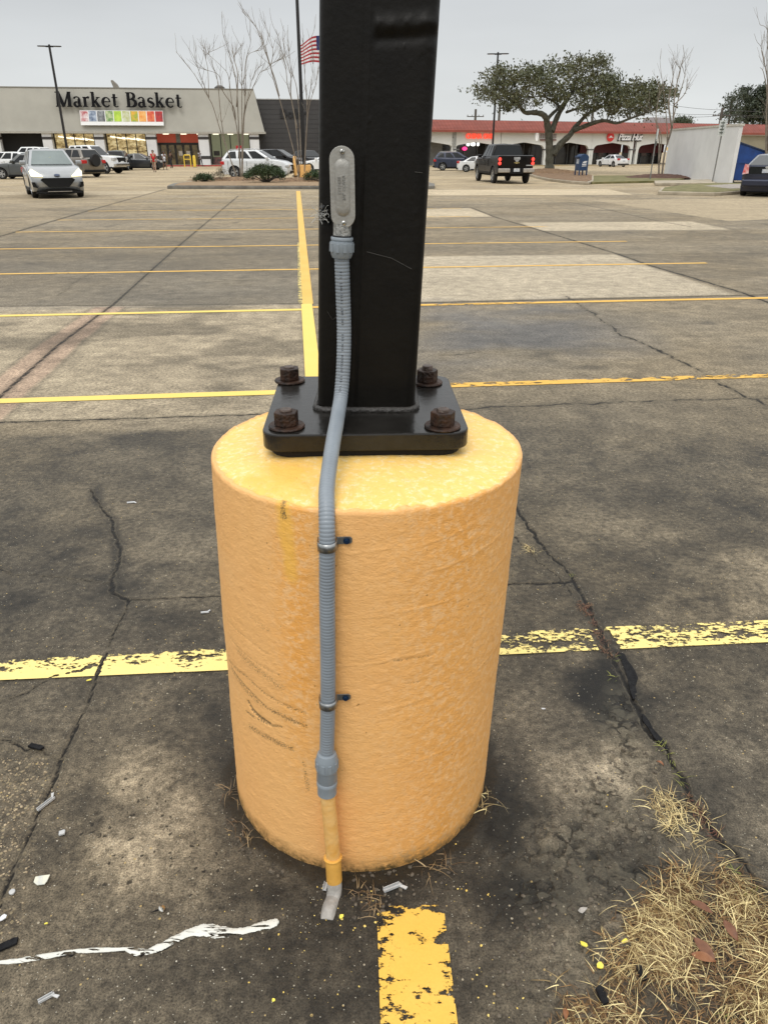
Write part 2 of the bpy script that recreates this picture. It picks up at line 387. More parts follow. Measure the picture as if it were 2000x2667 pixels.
def mth(t, op, a, b=None, c=None, clamp=False):
    n = N(t, 'ShaderNodeMath', operation=op); n.use_clamp = clamp
    for i, v in enumerate((a, b, c)):
        if v is None: continue
        if isinstance(v, (int, float)): n.inputs[i].default_value = v
        else: t.links.new(v, n.inputs[i])
    return n.outputs[0]
def noise(t, vec, scale, det=3, rough=.55, dist=0):
    n = N(t, 'ShaderNodeTexNoise'); n.inputs['Scale'].default_value = scale; n.inputs['Detail'].default_value = det
    n.inputs['Roughness'].default_value = rough; n.inputs['Distortion'].default_value = dist
    if vec is not None: t.links.new(vec, n.inputs['Vector'])
    return n.outputs[0]
def mixc(t, f, a, b, bt='MIX'):
    n = N(t, 'ShaderNodeMix', data_type='RGBA', blend_type=bt)
    for i, v in ((0, f), (6, a), (7, b)):
        if isinstance(v, (int, float)): n.inputs[i].default_value = v
        elif isinstance(v, tuple): n.inputs[i].default_value = (*v, 1) if len(v) == 3 else v
        else: t.links.new(v, n.inputs[i])
    return n.outputs[2]
gm = bpy.data.materials.new('stained_concrete'); gm.use_nodes = True; t = gm.node_tree; b = t.nodes['Principled BSDF']
pos = N(t, 'ShaderNodeNewGeometry').outputs['Position']
st = N(t, 'ShaderNodeAttribute', attribute_name='stain'); ck = N(t, 'ShaderNodeAttribute', attribute_name='crack'); dr = N(t, 'ShaderNodeAttribute', attribute_name='dirt')
sep = N(t, 'ShaderNodeSeparateColor'); t.links.new(st.outputs['Color'], sep.inputs[0])
tone, warm, blue = sep.outputs; red = st.outputs['Alpha']
tint = mixc(t, warm, (1.05, .94, .75), (1.12, .88, .54))
tint = mixc(t, blue, tint, (.78, .86, 1.0)); tint = mixc(t, red, tint, (1.25, .80, .58))
f1 = noise(t, pos, 210, 4, .8); f2 = noise(t, pos, 45, 4, .6); f3 = noise(t, pos, 7, 5, .6)
g = mth(t, 'MULTIPLY', mth(t, 'MULTIPLY_ADD', f1, 4.6, -1.25), mth(t, 'MULTIPLY_ADD', f2, 2.6, -.28))
g = mth(t, 'MULTIPLY', g, mth(t, 'MULTIPLY_ADD', f3, 1.3, .35))
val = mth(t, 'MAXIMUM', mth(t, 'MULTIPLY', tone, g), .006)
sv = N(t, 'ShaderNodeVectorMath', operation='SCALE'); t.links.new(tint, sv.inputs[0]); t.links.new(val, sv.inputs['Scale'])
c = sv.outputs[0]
# exposed aggregate: pale and ochre grains
vo = N(t, 'ShaderNodeTexVoronoi'); vo.inputs['Scale'].default_value = 95; t.links.new(pos, vo.inputs['Vector'])
vs_ = N(t, 'ShaderNodeSeparateColor'); t.links.new(vo.outputs['Color'], vs_.inputs[0])
gr = mth(t, 'MULTIPLY', mth(t, 'LESS_THAN', vo.outputs['Distance'], mth(t, 'MULTIPLY', vs_.outputs[1], .30)), mth(t, 'GREATER_THAN', mth(t, 'MULTIPLY_ADD', f3, .35, vs_.outputs[0]), 1.06))
c = mixc(t, mth(t, 'MULTIPLY', gr, .8), c, mixc(t, vs_.outputs[2], (.45, .40, .30), (.50, .36, .14)))
vo2 = N(t, 'ShaderNodeTexVoronoi'); vo2.inputs['Scale'].default_value = 210; t.links.new(pos, vo2.inputs['Vector'])
v2 = N(t, 'ShaderNodeSeparateColor'); t.links.new(vo2.outputs['Color'], v2.inputs[0])
pitm = mth(t, 'MULTIPLY', mth(t, 'LESS_THAN', vo2.outputs['Distance'], .33), mth(t, 'GREATER_THAN', v2.outputs[0], .90))
c = mixc(t, mth(t, 'MULTIPLY', pitm, .65), c, (.012, .010, .007))
pale = mth(t, 'MULTIPLY', mth(t, 'LESS_THAN', vo2.outputs['Distance'], .25), mth(t, 'GREATER_THAN', v2.outputs[1], .955))
c = mixc(t, mth(t, 'MULTIPLY', pale, .75), c, (.55, .52, .42))
# crumbling concrete: dark fissures round lifted flakes; pits in the worn slab
rga = N(t, 'ShaderNodeAttribute', attribute_name='rough'); rgs = N(t, 'ShaderNodeSeparateColor'); t.links.new(rga.outputs['Color'], rgs.inputs[0])
wob_ = N(t, 'ShaderNodeVectorMath', operation='MULTIPLY_ADD'); nzc = N(t, 'ShaderNodeTexNoise'); nzc.inputs['Scale'].default_value = 30; nzc.inputs['Detail'].default_value = 4; t.links.new(pos, nzc.inputs['Vector'])
t.links.new(nzc.outputs['Color'], wob_.inputs[0]); wob_.inputs[1].default_value = (.05, .05, 0); t.links.new(pos, wob_.inputs[2])
v4 = N(t, 'ShaderNodeTexVoronoi', feature='DISTANCE_TO_EDGE'); v4.inputs['Scale'].default_value = 30; t.links.new(wob_.outputs[0], v4.inputs['Vector'])
v5 = N(t, 'ShaderNodeTexVoronoi'); v5.inputs['Scale'].default_value = 30; t.links.new(wob_.outputs[0], v5.inputs['Vector']); v5s = N(t, 'ShaderNodeSeparateColor'); t.links.new(v5.outputs['Color'], v5s.inputs[0])
fis = mth(t, 'MULTIPLY', mth(t, 'MULTIPLY', mth(t, 'SUBTRACT', .13, v4.outputs['Distance']), 12, clamp=True), mth(t, 'MULTIPLY_ADD', noise(t, pos, 16, 3), 6, -2.7, clamp=True)); fis = mth(t, 'MULTIPLY', fis, rgs.outputs[0], clamp=True)
c = mixc(t, mth(t, 'MULTIPLY', rgs.outputs[0], .38), c, mixc(t, v5s.outputs[0], (.02, .018, .013), (.15, .135, .095)))
c = mixc(t, mth(t, 'MULTIPLY', fis, .8), c, (.008, .007, .005))
vp = N(t, 'ShaderNodeTexVoronoi'); vp.inputs['Scale'].default_value = 78; t.links.new(wob_.outputs[0], vp.inputs['Vector']); vps = N(t, 'ShaderNodeSeparateColor'); t.links.new(vp.outputs['Color'], vps.inputs[0])
pits_ = mth(t, 'MULTIPLY', mth(t, 'LESS_THAN', vp.outputs['Distance'], mth(t, 'MULTIPLY', vps.outputs[1], .45)), mth(t, 'GREATER_THAN', mth(t, 'MULTIPLY', vps.outputs[0], rgs.outputs[1]), .72))
c = mixc(t, mth(t, 'MULTIPLY', pits_, .8), c, (.012, .010, .007))
vg = N(t, 'ShaderNodeTexVoronoi'); vg.inputs['Scale'].default_value = 100; t.links.new(pos, vg.inputs['Vector']); vgs = N(t, 'ShaderNodeSeparateColor'); t.links.new(vg.outputs['Color'], vgs.inputs[0])
grv = mth(t, 'MULTIPLY', mth(t, 'MULTIPLY', mth(t, 'LESS_THAN', vg.outputs['Distance'], .42), mth(t, 'GREATER_THAN', vgs.outputs[0], .62)), rgs.outputs[2])
c = mixc(t, mth(t, 'MULTIPLY', grv, .85), c, mixc(t, vgs.outputs[1], (.10, .075, .045), (.36, .29, .17)))
# moss / dirt ring
c = mixc(t, mth(t, 'MULTIPLY', dr.outputs['Fac'], mth(t, 'MULTIPLY', noise(t, pos, 60, 4), 1.3), clamp=True), c, mixc(t, noise(t, pos, 150, 3), (.008, .007, .004), (.05, .032, .012)))
# cracks
jag = mth(t, 'ADD', ck.outputs['Fac'], mth(t, 'MULTIPLY_ADD', noise(t, pos, 110, 5, .7), 2.6, -1.2))
halo = N(t, 'ShaderNodeMapRange'); t.links.new(jag, halo.inputs[0]); halo.inputs[1].default_value = 1; halo.inputs[2].default_value = 4.2; halo.inputs[3].default_value = .42; halo.inputs[4].default_value = 0
c = mixc(t, halo.outputs[0], c, (.035, .028, .018))
lip = N(t, 'ShaderNodeMapRange'); t.links.new(mth(t, 'ABSOLUTE', mth(t, 'SUBTRACT', jag, 2.0)), lip.inputs[0]); lip.inputs[1].default_value = 0; lip.inputs[2].default_value = .5; lip.inputs[3].default_value = .3; lip.inputs[4].default_value = 0
c = mixc(t, mth(t, 'MULTIPLY', lip.outputs[0], noise(t, pos, 12, 3)), c, (.34, .29, .20))
core = N(t, 'ShaderNodeMapRange'); t.links.new(jag, core.inputs[0]); core.inputs[1].default_value = .75; core.inputs[2].default_value = 1.25; core.inputs[3].default_value = .93; core.inputs[4].default_value = 0
c = mixc(t, core.outputs[0], c, (.006, .005, .004))
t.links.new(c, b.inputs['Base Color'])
rg = N(t, 'ShaderNodeMapRange'); t.links.new(mth(t, 'ADD', tone, mth(t, 'MULTIPLY', f3, .05)), rg.inputs[0]); rg.inputs[1].default_value = .06; rg.inputs[2].default_value = .2; rg.inputs[3].default_value = .62; rg.inputs[4].default_value = .88
t.links.new(mth(t, 'SUBTRACT', rg.outputs[0], mth(t, 'MULTIPLY', blue, .35)), b.inputs['Roughness'])
b.inputs['Specular IOR Level'].default_value = .35
hgt = mth(t, 'ADD', mth(t, 'MULTIPLY', f1, .55), mth(t, 'MULTIPLY', f2, .8)); hgt = mth(t, 'SUBTRACT', hgt, mth(t, 'MULTIPLY', pitm, .8))
hgt = mth(t, 'ADD', hgt, mth(t, 'MULTIPLY', gr, .3)); hgt = mth(t, 'SUBTRACT', hgt, mth(t, 'ADD', mth(t, 'MULTIPLY', pits_, 1.6), mth(t, 'MULTIPLY', fis, 2.5))); hgt = mth(t, 'ADD', hgt, mth(t, 'MULTIPLY', mth(t, 'MULTIPLY', v5s.outputs[1], rgs.outputs[0]), 1.5))
bp = N(t, 'ShaderNodeBump'); bp.inputs['Strength'].default_value = .8; bp.inputs['Distance'].default_value = .005
t.links.new(hgt, bp.inputs['Height']); t.links.new(bp.outputs[0], b.inputs['Normal'])
me.materials.append(gm)

# ------------------------------------------------------------------ painted stripes
def paint_mat(name, c, c2, wear, scale=22):
    m = bpy.data.materials.new(name); m.use_nodes = True; t = m.node_tree; b = t.nodes['Principled BSDF']
    pos = N(t, 'ShaderNodeNewGeometry').outputs['Position']
    wa = N(t, 'ShaderNodeAttribute', attribute_name='wear')
    mpn = N(t, 'ShaderNodeMapping'); mpn.inputs['Scale'].default_value = (.55, 1, 1); t.links.new(pos, mpn.inputs[0]); p2 = mpn.outputs[0]
    n1 = noise(t, p2, scale, 5, .68); n2 = noise(t, p2, scale*.22, 3); n3 = noise(t, pos, 200, 3)
    k = mth(t, 'ADD', mth(t, 'MULTIPLY', n1, 1.0), mth(t, 'MULTIPLY_ADD', n2, .55, -.28))
    k = mth(t, 'SUBTRACT', k, mth(t, 'ADD', wa.outputs['Fac'], wear))
    mr = N(t, 'ShaderNodeMapRange'); t.links.new(k, mr.inputs[0]); mr.inputs[1].default_value = -.006; mr.inputs[2].default_value = .008
    col = mixc(t, n2, c, c2); dirt = mth(t, 'MULTIPLY_ADD', n3, 1.4, -.35, clamp=True)
    col = mixc(t, mth(t, 'MULTIPLY', dirt, .22), col, tuple(x*.45 for x in c2))
    edge_ = N(t, 'ShaderNodeMapRange'); t.links.new(k, edge_.inputs[0]); edge_.inputs[1].default_value = 0; edge_.inputs[2].default_value = .05; edge_.inputs[3].default_value = .55; edge_.inputs[4].default_value = 0
    col = mixc(t, edge_.outputs[0], col, tuple(x*.5 for x in c2))
    t.links.new(col, b.inputs['Base Color']); b.inputs['Roughness'].default_value = .7
    t.links.new(mr.outputs[0], b.inputs['Alpha'])
    bp = N(t, 'ShaderNodeBump'); bp.inputs['Strength'].default_value = .3; bp.inputs['Distance'].default_value = .003
    t.links.new(mth(t, 'ADD', noise(t, pos, 70, 4), mth(t, 'MULTIPLY', mr.outputs[0], .7)), bp.inputs['Height']); t.links.new(bp.outputs[0], b.inputs['Normal'])
    return m
PY = (.86, .70, .22); PY2 = (.88, .62, .13); PO = (.80, .50, .10); PO2 = (.74, .40, .06)
P_near = paint_mat('pale_yellow_paint_chipped', (.93, .78, .31), (.90, .70, .22), .415, 80)
P_new = paint_mat('pale_yellow_paint_fresh', (.84, .64, .17), (.84, .60, .13), .10)
P_worn = paint_mat('orange_yellow_paint_worn', PO, PO2, .40, 16)
P_thin = paint_mat('orange_yellow_paint_thin', (.78, .52, .14), PO2, .34, 9)
P_faint = paint_mat('faded_cream_paint', (.55, .42, .20), (.5, .36, .16), .44, 9)
P_close = paint_mat('orange_paint_flaking', (.84, .54, .11), (.80, .46, .06), .385, 60)
def stripe(a, b, w0, w1, mat, z=.004, n=60, wear=None, name='parking_stripe'):
    """strip from a to b (2D), half widths w0,w1; wear(s,t)->extra wear, s along 0..1, t across -1..1"""
    a = Vector(a[:2]); b = Vector(b[:2]); d = (b-a); nrm = Vector((-d.y, d.x)).normalized(); m = 6
    vs = []; fs = []; wr = []
    if max(abs(a.x), abs(b.x)) < 4 and min(a.y, b.y) < 2.9: n *= 5; m = 12
    for i in range(n+1):
        s = i/n; c = a+d*s; w = w0+(w1-w0)*s
        for j in range(m+1):
            tt = j/m*2-1; p = c+nrm*w*tt; vs.append((p.x, p.y, z))
            wr.append((wear(s, tt) if wear else 0)+(.05 if abs(tt) > .99 else 0))
    for i in range(n):
        for j in range(m):
            k = i*(m+1)+j; fs.append((k, k+m+1, k+m+2, k+1))
    me = bpy.data.meshes.new(name); me.from_pydata(vs, [], fs); me.update()
    if m == 12:
        va = np.array(vs); fc, _ = crack_fields(va[:, 0], va[:, 1], CR, 0); wr = np.array(wr)+np.clip(1.9-fc, 0, 1)*.45+np.clip(3-fc, 0, 1)*.03
    if True:
        at = me.attributes.new('wear', 'FLOAT', 'POINT'); at.data.foreach_set('value', wr)
    me.materials.append(mat); o = bpy.data.objects.new(name, me); COL.objects.link(o); return tag(o, kind='structure')
# nearest cross stripe (split by the pedestal), the flaking one in front of it
stripe(G(-120,1754), G(700,1712), .052, .066, P_near, wear=lambda s, t: .10*max(0, t-.6)/.4-.15*max(0, -t-.0)+(.04 if s > .62 and t > -.1 else .015), n=90)
stripe(G(1200,1681), G(2120,1640), .069, .066, P_near, wear=lambda s, t: .07+.06*max(0, t-.5)-.20*max(0, -t-.35)+(.30 if .365 < s < .425 and t < .6 else 0)+.05*(s < .365), n=160)
stripe(G(1068,2362), G(1098,2760), .078, .078, P_close, wear=lambda s, t: (.20*max(0, 1-s/.07))+(.10 if .18 < s < .3 and t > -.3 else 0)+.05*(t < -.6)+.05*(t > .7), n=60)
U0, U1 = -6.15, 6.35
def row(v, u0, u1, mat, w=.048, wear=None, n=80): return stripe(UV(u0, v), UV(u1, v), w, w, mat, wear=wear, n=n)
row(5.235, -7.5, -.02, P_new, .055); row(5.275, .03, 8, P_worn, .055, wear=lambda s, t: .03+.06*t)
row(8.345, -9, -.02, P_new, .05); row(8.47, .10, 9, P_worn, .05, wear=lambda s, t: -.06+(.12 if .16 < s < .3 else 0))
row(11.45, -9, 0, P_thin); row(11.46, 0, U1, P_thin, wear=lambda s, t: -.1)
row(14.57, -9, 0, P_thin); row(14.58, 0, U1, P_thin)
row(17.75, U0, 0, P_thin, wear=lambda s, t: .03); row(17.75, 0, U1-.6, P_thin, wear=lambda s, t: .06)
row(20.85, U0, 0, P_thin, wear=lambda s, t: .06); row(20.85, 0, 4.6, P_thin, wear=lambda s, t: .05)
row(24.0, U0, 0, P_thin, .055, wear=lambda s, t: .04); row(24.0, 0, 5, P_thin, wear=lambda s, t: .08)
row(27.2, U0, 0, P_faint, .06); row(30.3, U0, 0, P_faint, .06); row(33.4, U0, -.1, P_faint, .06)
stripe(UV(.06, 2.9), UV(.04, 8.66), .062, .062, P_new, z=.008)
stripe(UV(.055, 8.66), UV(.02, 35.4), .060, .090, P_thin, z=.008, wear=lambda s, t: -.16, n=200)
stripe(UV(-.015, 8.7), UV(-.03, 15), .042, .03, P_near, z=.006, wear=lambda s, t: .07+.05*t, n=160)

# ================================================================== CONCRETE PEDESTAL
PZ = .975
def pc(z): k = z/PZ; return (-.066+.026*k, 1.565+.052*k)
def onped(px, py, r=.357):
    d = ray(px, py); t = .9
    for _ in range(3):
        z = H+d[2]*t; cx, cy = pc(z); a = d[0]**2+d[1]**2; bb = -2*(d[0]*cx+d[1]*cy); cc = cx*cx+cy*cy-r*r
        q = bb*bb-4*a*cc
        if q < 0: q = 0
        t = (-bb-math.sqrt(q))/(2*a)
    z = H+d[2]*t; cx, cy = pc(z); return (math.atan2(d[0]*t-cx, -(d[1]*t-cy))*r, z)   # (arc length from the front, height)
def pedestal():
    NA, NZ, NT = 640, 330, 60
    th = np.linspace(-math.pi, math.pi, NA, endpoint=False)
    rows = []
    zz = np.concatenate([[-.08], np.linspace(-.01, PZ-.016, NZ)])
    def sideR(T, Z):
        s = T*.357
        r = .352+.009*Z/PZ
        # orange peel, brushed plaster, slight barrel waviness (periodic in angle)
        per = .5*(1+np.cos(T)); S2 = s+Z*.0
        n1 = fbm(s+5, Z, .012, 301, 3); n2 = fbm(s+9, Z, .06, 311, 4); n3 = fbm(s*.5+3, Z, .3, 321, 2)
        seam = np.clip((math.pi-abs(T))/.5, 0, 1)
        r = r+seam*(.0013*(n1-.5)+.0020*(n2-.5)+.004*(n3-.5))
        # trowel ridges: thin slanting lines
        w = Z-.10*s+.02*(fbm(s, Z, .09, 331, 3)-.5)
        for z0, a in ((.86, .0016), (.79, .0014), (.71, .0018), (.60, .0015), (.47, .0014), (.395, .001), (.30, .0012)):
            d = w-z0-.02*vn(s, Z, .3, 341); r = r+.55*a*seam*np.clip((s+.12)/.1, .15, 1)*np.exp(-(d/.0022)**2)*np.clip(4*(vn(s+z0*9, Z, .09, 351)-.35), 0, 1)
        return r
    for z in zz:
        Z = np.full(NA, z); r = sideR(th, Z); cx, cy = pc(max(z, 0))
        rows.append((cx+r*np.sin(th), cy-r*np.cos(th), Z.copy(), th*.357, Z.copy()))
    re = sideR(th, np.full(NA, PZ-.016)); cx, cy = pc(PZ)
    er = .007+.006*(vn(th*.4+3, th*0, .05, 361)-.5)+.004*(vn(th*.357, th*0, .012, 362)-.5)
    for a in np.linspace(.15, 1, 8)*math.pi/2:
        r = re-er*(1-np.cos(a)); z = PZ-.016+er*np.sin(a)
        rows.append((cx+r*np.sin(th), cy-r*np.cos(th), z, th*.357, z))
    r0 = re-er; z0 = PZ-.016+er
    for k in np.linspace(0, 1, NT)[1:]:
        r = r0*(1-k)+.002*k; x = cx+r*np.sin(th); y = cy-r*np.cos(th)
        z = z0*(1-k)**3+(PZ+.006)*(1-(1-k)**3)+(.005*(fbm(x+2, y, .09, 371, 3)-.5)+.0016*(fbm(x, y, .012, 381, 3)-.5))*min(1, k*8)
        z = z-.004*np.clip(1-k*6, 0, 1)
        rows.append((x, y, z, th*.357, np.full(NA, PZ+.1)))
    X = np.array([q[0] for q in rows]); Y = np.array([q[1] for q in rows]); Z = np.array([q[2] for q in rows]); S = np.array([q[3] for q in rows]); ZZ = np.array([q[4] for q in rows])
    nr = len(rows); s = S.ravel(); zc = ZZ.ravel(); side = zc < PZ+.05
    x, y, z = X.ravel(), Y.ravel(), Z.ravel()
    dark = np.zeros_like(x); yel = np.zeros_like(x); ora = np.zeros_like(x); dent = np.zeros_like(x)
    def mark(pl, w): return segdist(s, zc, [onped(*p) for p in pl])/w
    # gouge in the paint
    d = mark([(645,1830),(655,1850),(672,1868),(700,1888)], .006); dark = np.maximum(dark, np.clip(1.4-d, 0, 1)*side); dent += .0035*np.clip(1.3-d, 0, 1)*side
    for pl, w, a in (([(600,1660),(660,1720),(730,1760)], .004, .3), ([(602,1735),(650,1800),(700,1850),(790,1892)], .0045, .60), ([(598,1722),(640,1760),(700,1815),(795,1860)], .006, .42), ([(640,1855),(700,1890),(730,1895)], .004, .6),
                     ([(1025,1722),(1070,1716),(1128,1705)], .0035, .35), ([(1060,1782),(1100,1776)], .003, .25), ([(596,1615),(640,1660),(700,1705)], .004, .25), ([(1340,1650),(1345,1690)], .004, .6)):
        d = mark(pl, w); dark = np.maximum(dark, a*np.clip(1.3-d+.9*(fbm(s, zc, .02, 391)-.5), 0, 1)*side); dent += .001*np.clip(1-d, 0, 1)*side
    d = mark([(650,1895),(700,1925),(758,1952)], .010); dark = np.maximum(dark, .50*np.clip(1.3-d, 0, 1)*side)
    d = mark([(650,1730),(690,1755),(715,1790)], .016); dark = np.maximum(dark, .42*np.clip(1.3-d, 0, 1)*np.clip(3*(fbm(s, zc, .02, 402)-.42), 0, 1)*side)
    d = mark([(1068,1312),(1082,1306)], .007); dark = np.maximum(dark, 1.2*np.clip(1.3-d, 0, 1)*(zc < PZ+.2))
    for pl, w, a in (([(620,1690),(680,1750),(730,1790)], .014, .34), ([(605,1745),(680,1835),(790,1890)], .010, .42), ([(790,1990),(800,2060)], .006, .4), ([(650,1600),(700,1640)], .010, .25)):
        d = mark(pl, w); dark = np.maximum(dark, a*np.clip(1.3-d+.8*(fbm(s, zc, .03, 398)-.5), 0, 1)*side)
    # yellow run under the top edge on the left, running down
    d = mark([(735,1270),(742,1330),(752,1420),(762,1500)], .014); wv = np.clip((zc-.35)/.5, 0, 1)
    yel = np.maximum(yel, np.clip(1.5-d+1.2*(fbm(s, zc, .05, 411)-.5), 0, 1)*wv*side*.75)
    d = mark([(736,1275),(742,1345)], .007); dark = np.maximum(dark, .75*np.clip(1.4-d+.8*(fbm(s, zc, .02, 421)-.5), 0, 1)*side)
    hh = np.hypot(x-G(745, 1240, PZ).x, (y-G(745, 1240, PZ).y)*.9); yel = np.maximum(yel, (~side)*np.clip(1.4-hh/.075+1.5*(fbm(x, y, .04, 431)-.5), 0, 1)*.9)
    # orange, blotchy right half
    sa = onped(1180, 1700)[0]
    ora = np.exp(-((s-sa)/.15)**2)*side*(.75+.6*(fbm(s, zc, .12, 441)-.5)); ora = ora+.95*side*np.exp(-((s-onped(775, 1500)[0])/.05)**2)*np.clip((zc-.15)/.4, 0, 1)
    ora = ora+.45*side*np.exp(-((s-.42)/.08)**2)
    ora = np.clip(ora, 0, 1)
    nx_ = x-np.repeat([0], 1)
    cxs = np.array([pc(min(max(q, 0), PZ)) for q in z]); rx = x-cxs[:, 0]; ry = y-cxs[:, 1]; rl = np.hypot(rx, ry)+1e-9
    x = x-rx/rl*dent; y = y-ry/rl*dent
    base = np.clip(1.25-(zc-.0)/.045-.6*(fbm(s, zc, .04, 451)-.3), 0, 1)*side
    co = np.stack([x, y, z], 1)
    i = np.arange(NA)[None, :]; j = np.arange(nr-1)[:, None]*NA
    q = np.stack([j+i, j+(i+1) % NA, j+NA+(i+1) % NA, j+NA+i], -1).reshape(-1, 4)
    me = bpy.data.meshes.new('concrete_pedestal'); me.vertices.add(len(co)); me.vertices.foreach_set('co', co.astype(np.float32).ravel())
    me.loops.add(q.size); me.loops.foreach_set('vertex_index', q.astype(np.int32).ravel()); me.polygons.add(len(q))
    me.polygons.foreach_set('loop_start', np.arange(0, q.size, 4, dtype=np.int32)); me.polygons.foreach_set('loop_total', np.full(len(q), 4, np.int32))
    me.polygons.foreach_set('use_smooth', np.ones(len(q), bool)); me.update(calc_edges=True)
    at = me.attributes.new('marks', 'FLOAT_COLOR', 'POINT'); at.data.foreach_set('color', np.stack([np.clip(dark, 0, 1), yel, ora, (~side).astype(float)], 1).astype(np.float32).ravel())
    at = me.attributes.new('foot', 'FLOAT', 'POINT'); at.data.foreach_set('value', base.astype(np.float32))
    o = bpy.data.objects.new('concrete_pedestal', me); COL.objects.link(o)
    return tag(o, 'round concrete pedestal painted yellow and orange, carrying the bolted black pole', 'pedestal')
ped = pedestal()
m = bpy.data.materials.new('thick_orange_yellow_masonry_paint'); m.use_nodes = True; t = m.node_tree; b = t.nodes['Principled BSDF']
pos = N(t, 'ShaderNodeNewGeometry').outputs['Position']
mk = N(t, 'ShaderNodeAttribute', attribute_name='marks'); ft = N(t, 'ShaderNodeAttribute', attribute_name='foot')
sp_ = N(t, 'ShaderNodeSeparateColor'); t.links.new(mk.outputs['Color'], sp_.inputs[0]); dk, yl, og = sp_.outputs; top = mk.outputs['Alpha']
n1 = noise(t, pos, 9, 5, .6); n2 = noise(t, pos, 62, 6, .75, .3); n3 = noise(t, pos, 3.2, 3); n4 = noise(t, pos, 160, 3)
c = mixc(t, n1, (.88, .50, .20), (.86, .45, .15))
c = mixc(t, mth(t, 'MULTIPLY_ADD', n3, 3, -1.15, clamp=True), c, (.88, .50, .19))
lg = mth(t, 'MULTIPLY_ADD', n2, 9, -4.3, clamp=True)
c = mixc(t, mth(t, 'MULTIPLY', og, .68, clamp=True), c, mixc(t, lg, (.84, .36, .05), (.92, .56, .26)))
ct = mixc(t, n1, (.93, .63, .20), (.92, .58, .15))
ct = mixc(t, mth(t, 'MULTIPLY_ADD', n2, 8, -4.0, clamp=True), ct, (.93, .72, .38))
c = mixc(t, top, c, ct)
c = mixc(t, yl, c, mixc(t, n2, (.92, .56, .11), (.88, .44, .06)))
c = mixc(t, mth(t, 'MULTIPLY', mth(t, 'MULTIPLY_ADD', n4, 5, -2.9, clamp=True), .18), c, (.45, .22, .05))
vq = N(t, 'ShaderNodeTexVoronoi'); vq.inputs['Scale'].default_value = 55; t.links.new(pos, vq.inputs['Vector']); vqs = N(t, 'ShaderNodeSeparateColor'); t.links.new(vq.outputs['Color'], vqs.inputs[0])
airh = mth(t, 'MULTIPLY', mth(t, 'LESS_THAN', vq.outputs['Distance'], mth(t, 'MULTIPLY', vqs.outputs[1], .12)), mth(t, 'GREATER_THAN', vqs.outputs[0], .72))
c = mixc(t, mth(t, 'MULTIPLY', airh, .75), c, (.30, .15, .04))
run = N(t, 'ShaderNodeMapping'); run.inputs['Scale'].default_value = (14, 14, 1.2); t.links.new(pos, run.inputs[0])
rn_ = mth(t, 'MULTIPLY_ADD', noise(t, run.outputs[0], 1, 4, .6), 5, -2.9, clamp=True); c = mixc(t, mth(t, 'MULTIPLY', mth(t, 'MULTIPLY', rn_, .20), mth(t, 'SUBTRACT', 1, top)), c, (.74, .34, .07))
band_ = N(t, 'ShaderNodeMapping'); band_.inputs['Scale'].default_value = (1.5, 1.5, 16); t.links.new(pos, band_.inputs[0])
bd_ = mth(t, 'MULTIPLY_ADD', noise(t, band_.outputs[0], 1, 4, .6), 5, -2.9, clamp=True); c = mixc(t, mth(t, 'MULTIPLY', bd_, .22), c, (.93, .62, .30))
stn = mth(t, 'MULTIPLY_ADD', noise(t, pos, 5, 6, .75, .5), 6, -3.7, clamp=True)
c = mixc(t, mth(t, 'MULTIPLY', stn, .22), c, (.55, .30, .07))
nfi = noise(t, pos, 330, 2); dkk = mth(t, 'MULTIPLY', mth(t, 'ADD', mth(t, 'MULTIPLY', dk, 1.5), mth(t, 'MULTIPLY_ADD', nfi, 4.4, -2.5)), mth(t, 'MULTIPLY', dk, 3, clamp=True), clamp=True)
c = mixc(t, mth(t, 'MULTIPLY', dkk, .9), c, mixc(t, n2, (.04, .032, .02), (.30, .20, .08)))
c = mixc(t, mth(t, 'MULTIPLY', ft.outputs['Fac'], mth(t, 'MULTIPLY_ADD', n2, 3, -.8, clamp=True), clamp=True), c, (.10, .065, .02))
t.links.new(c, b.inputs['Base Color']); b.inputs['Roughness'].default_value = .55; b.inputs['Specular IOR Level'].default_value = .4
bp = N(t, 'ShaderNodeBump'); bp.inputs['Strength'].default_value = .55; bp.inputs['Distance'].default_value = .004
mp = N(t, 'ShaderNodeMapping'); mp.inputs['Scale'].default_value = (1, 1, 1.6); t.links.new(pos, mp.inputs[0])
hb = mth(t, 'ADD', mth(t, 'MULTIPLY', noise(t, mp.outputs[0], 130, 4, .6, .4), .8), mth(t, 'MULTIPLY', noise(t, mp.outputs[0], 40, 4), .8))
t.links.new(hb, bp.inputs['Height']); t.links.new(bp.outputs[0], b.inputs['Normal'])
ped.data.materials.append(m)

# ================================================================== POLE, BASE PLATE, BOLTS
BR = pm('dark_bronze_paint', (.0060, .0050, .0036), .42, var=.25, scale=14, bump=.10, bscale=70, spec=.20)
BRP = pm('dark_bronze_plate_paint', (.009, .008, .0068), .24, var=.35, scale=16, bump=.10, bscale=60, c2=(.018, .0165, .0145), spec=.38)
RUST = pm('rusted_steel', (.012, .007, .005), .5, var=.3, scale=40, bump=.5, bscale=160, c2=(.058, .027, .015), spec=.35)
RUSTL = pm('worn_rusted_steel', (.05, .035, .028), .45, metal=.3, scale=60, bump=.4, bscale=160, c2=(.13, .09, .07))
PL = (-.047, 1.722); PT = 1.036
pole = thing('light_pole', 'thick square dark bronze light pole bolted on top of the round orange pedestal', 'light pole', (PL[0], PL[1], PZ))
def rrect(w, d, r, n=6):
    o = []
    for cx, cy, a0 in ((w/2-r, -d/2+r, -90), (w/2-r, d/2-r, 0), (-w/2+r, d/2-r, 90), (-w/2+r, -d/2+r, 180)):
        for k in range(n+1):
            a = R(a0+90*k/n); o.append((cx+r*math.cos(a), cy+r*math.sin(a)))
    return o
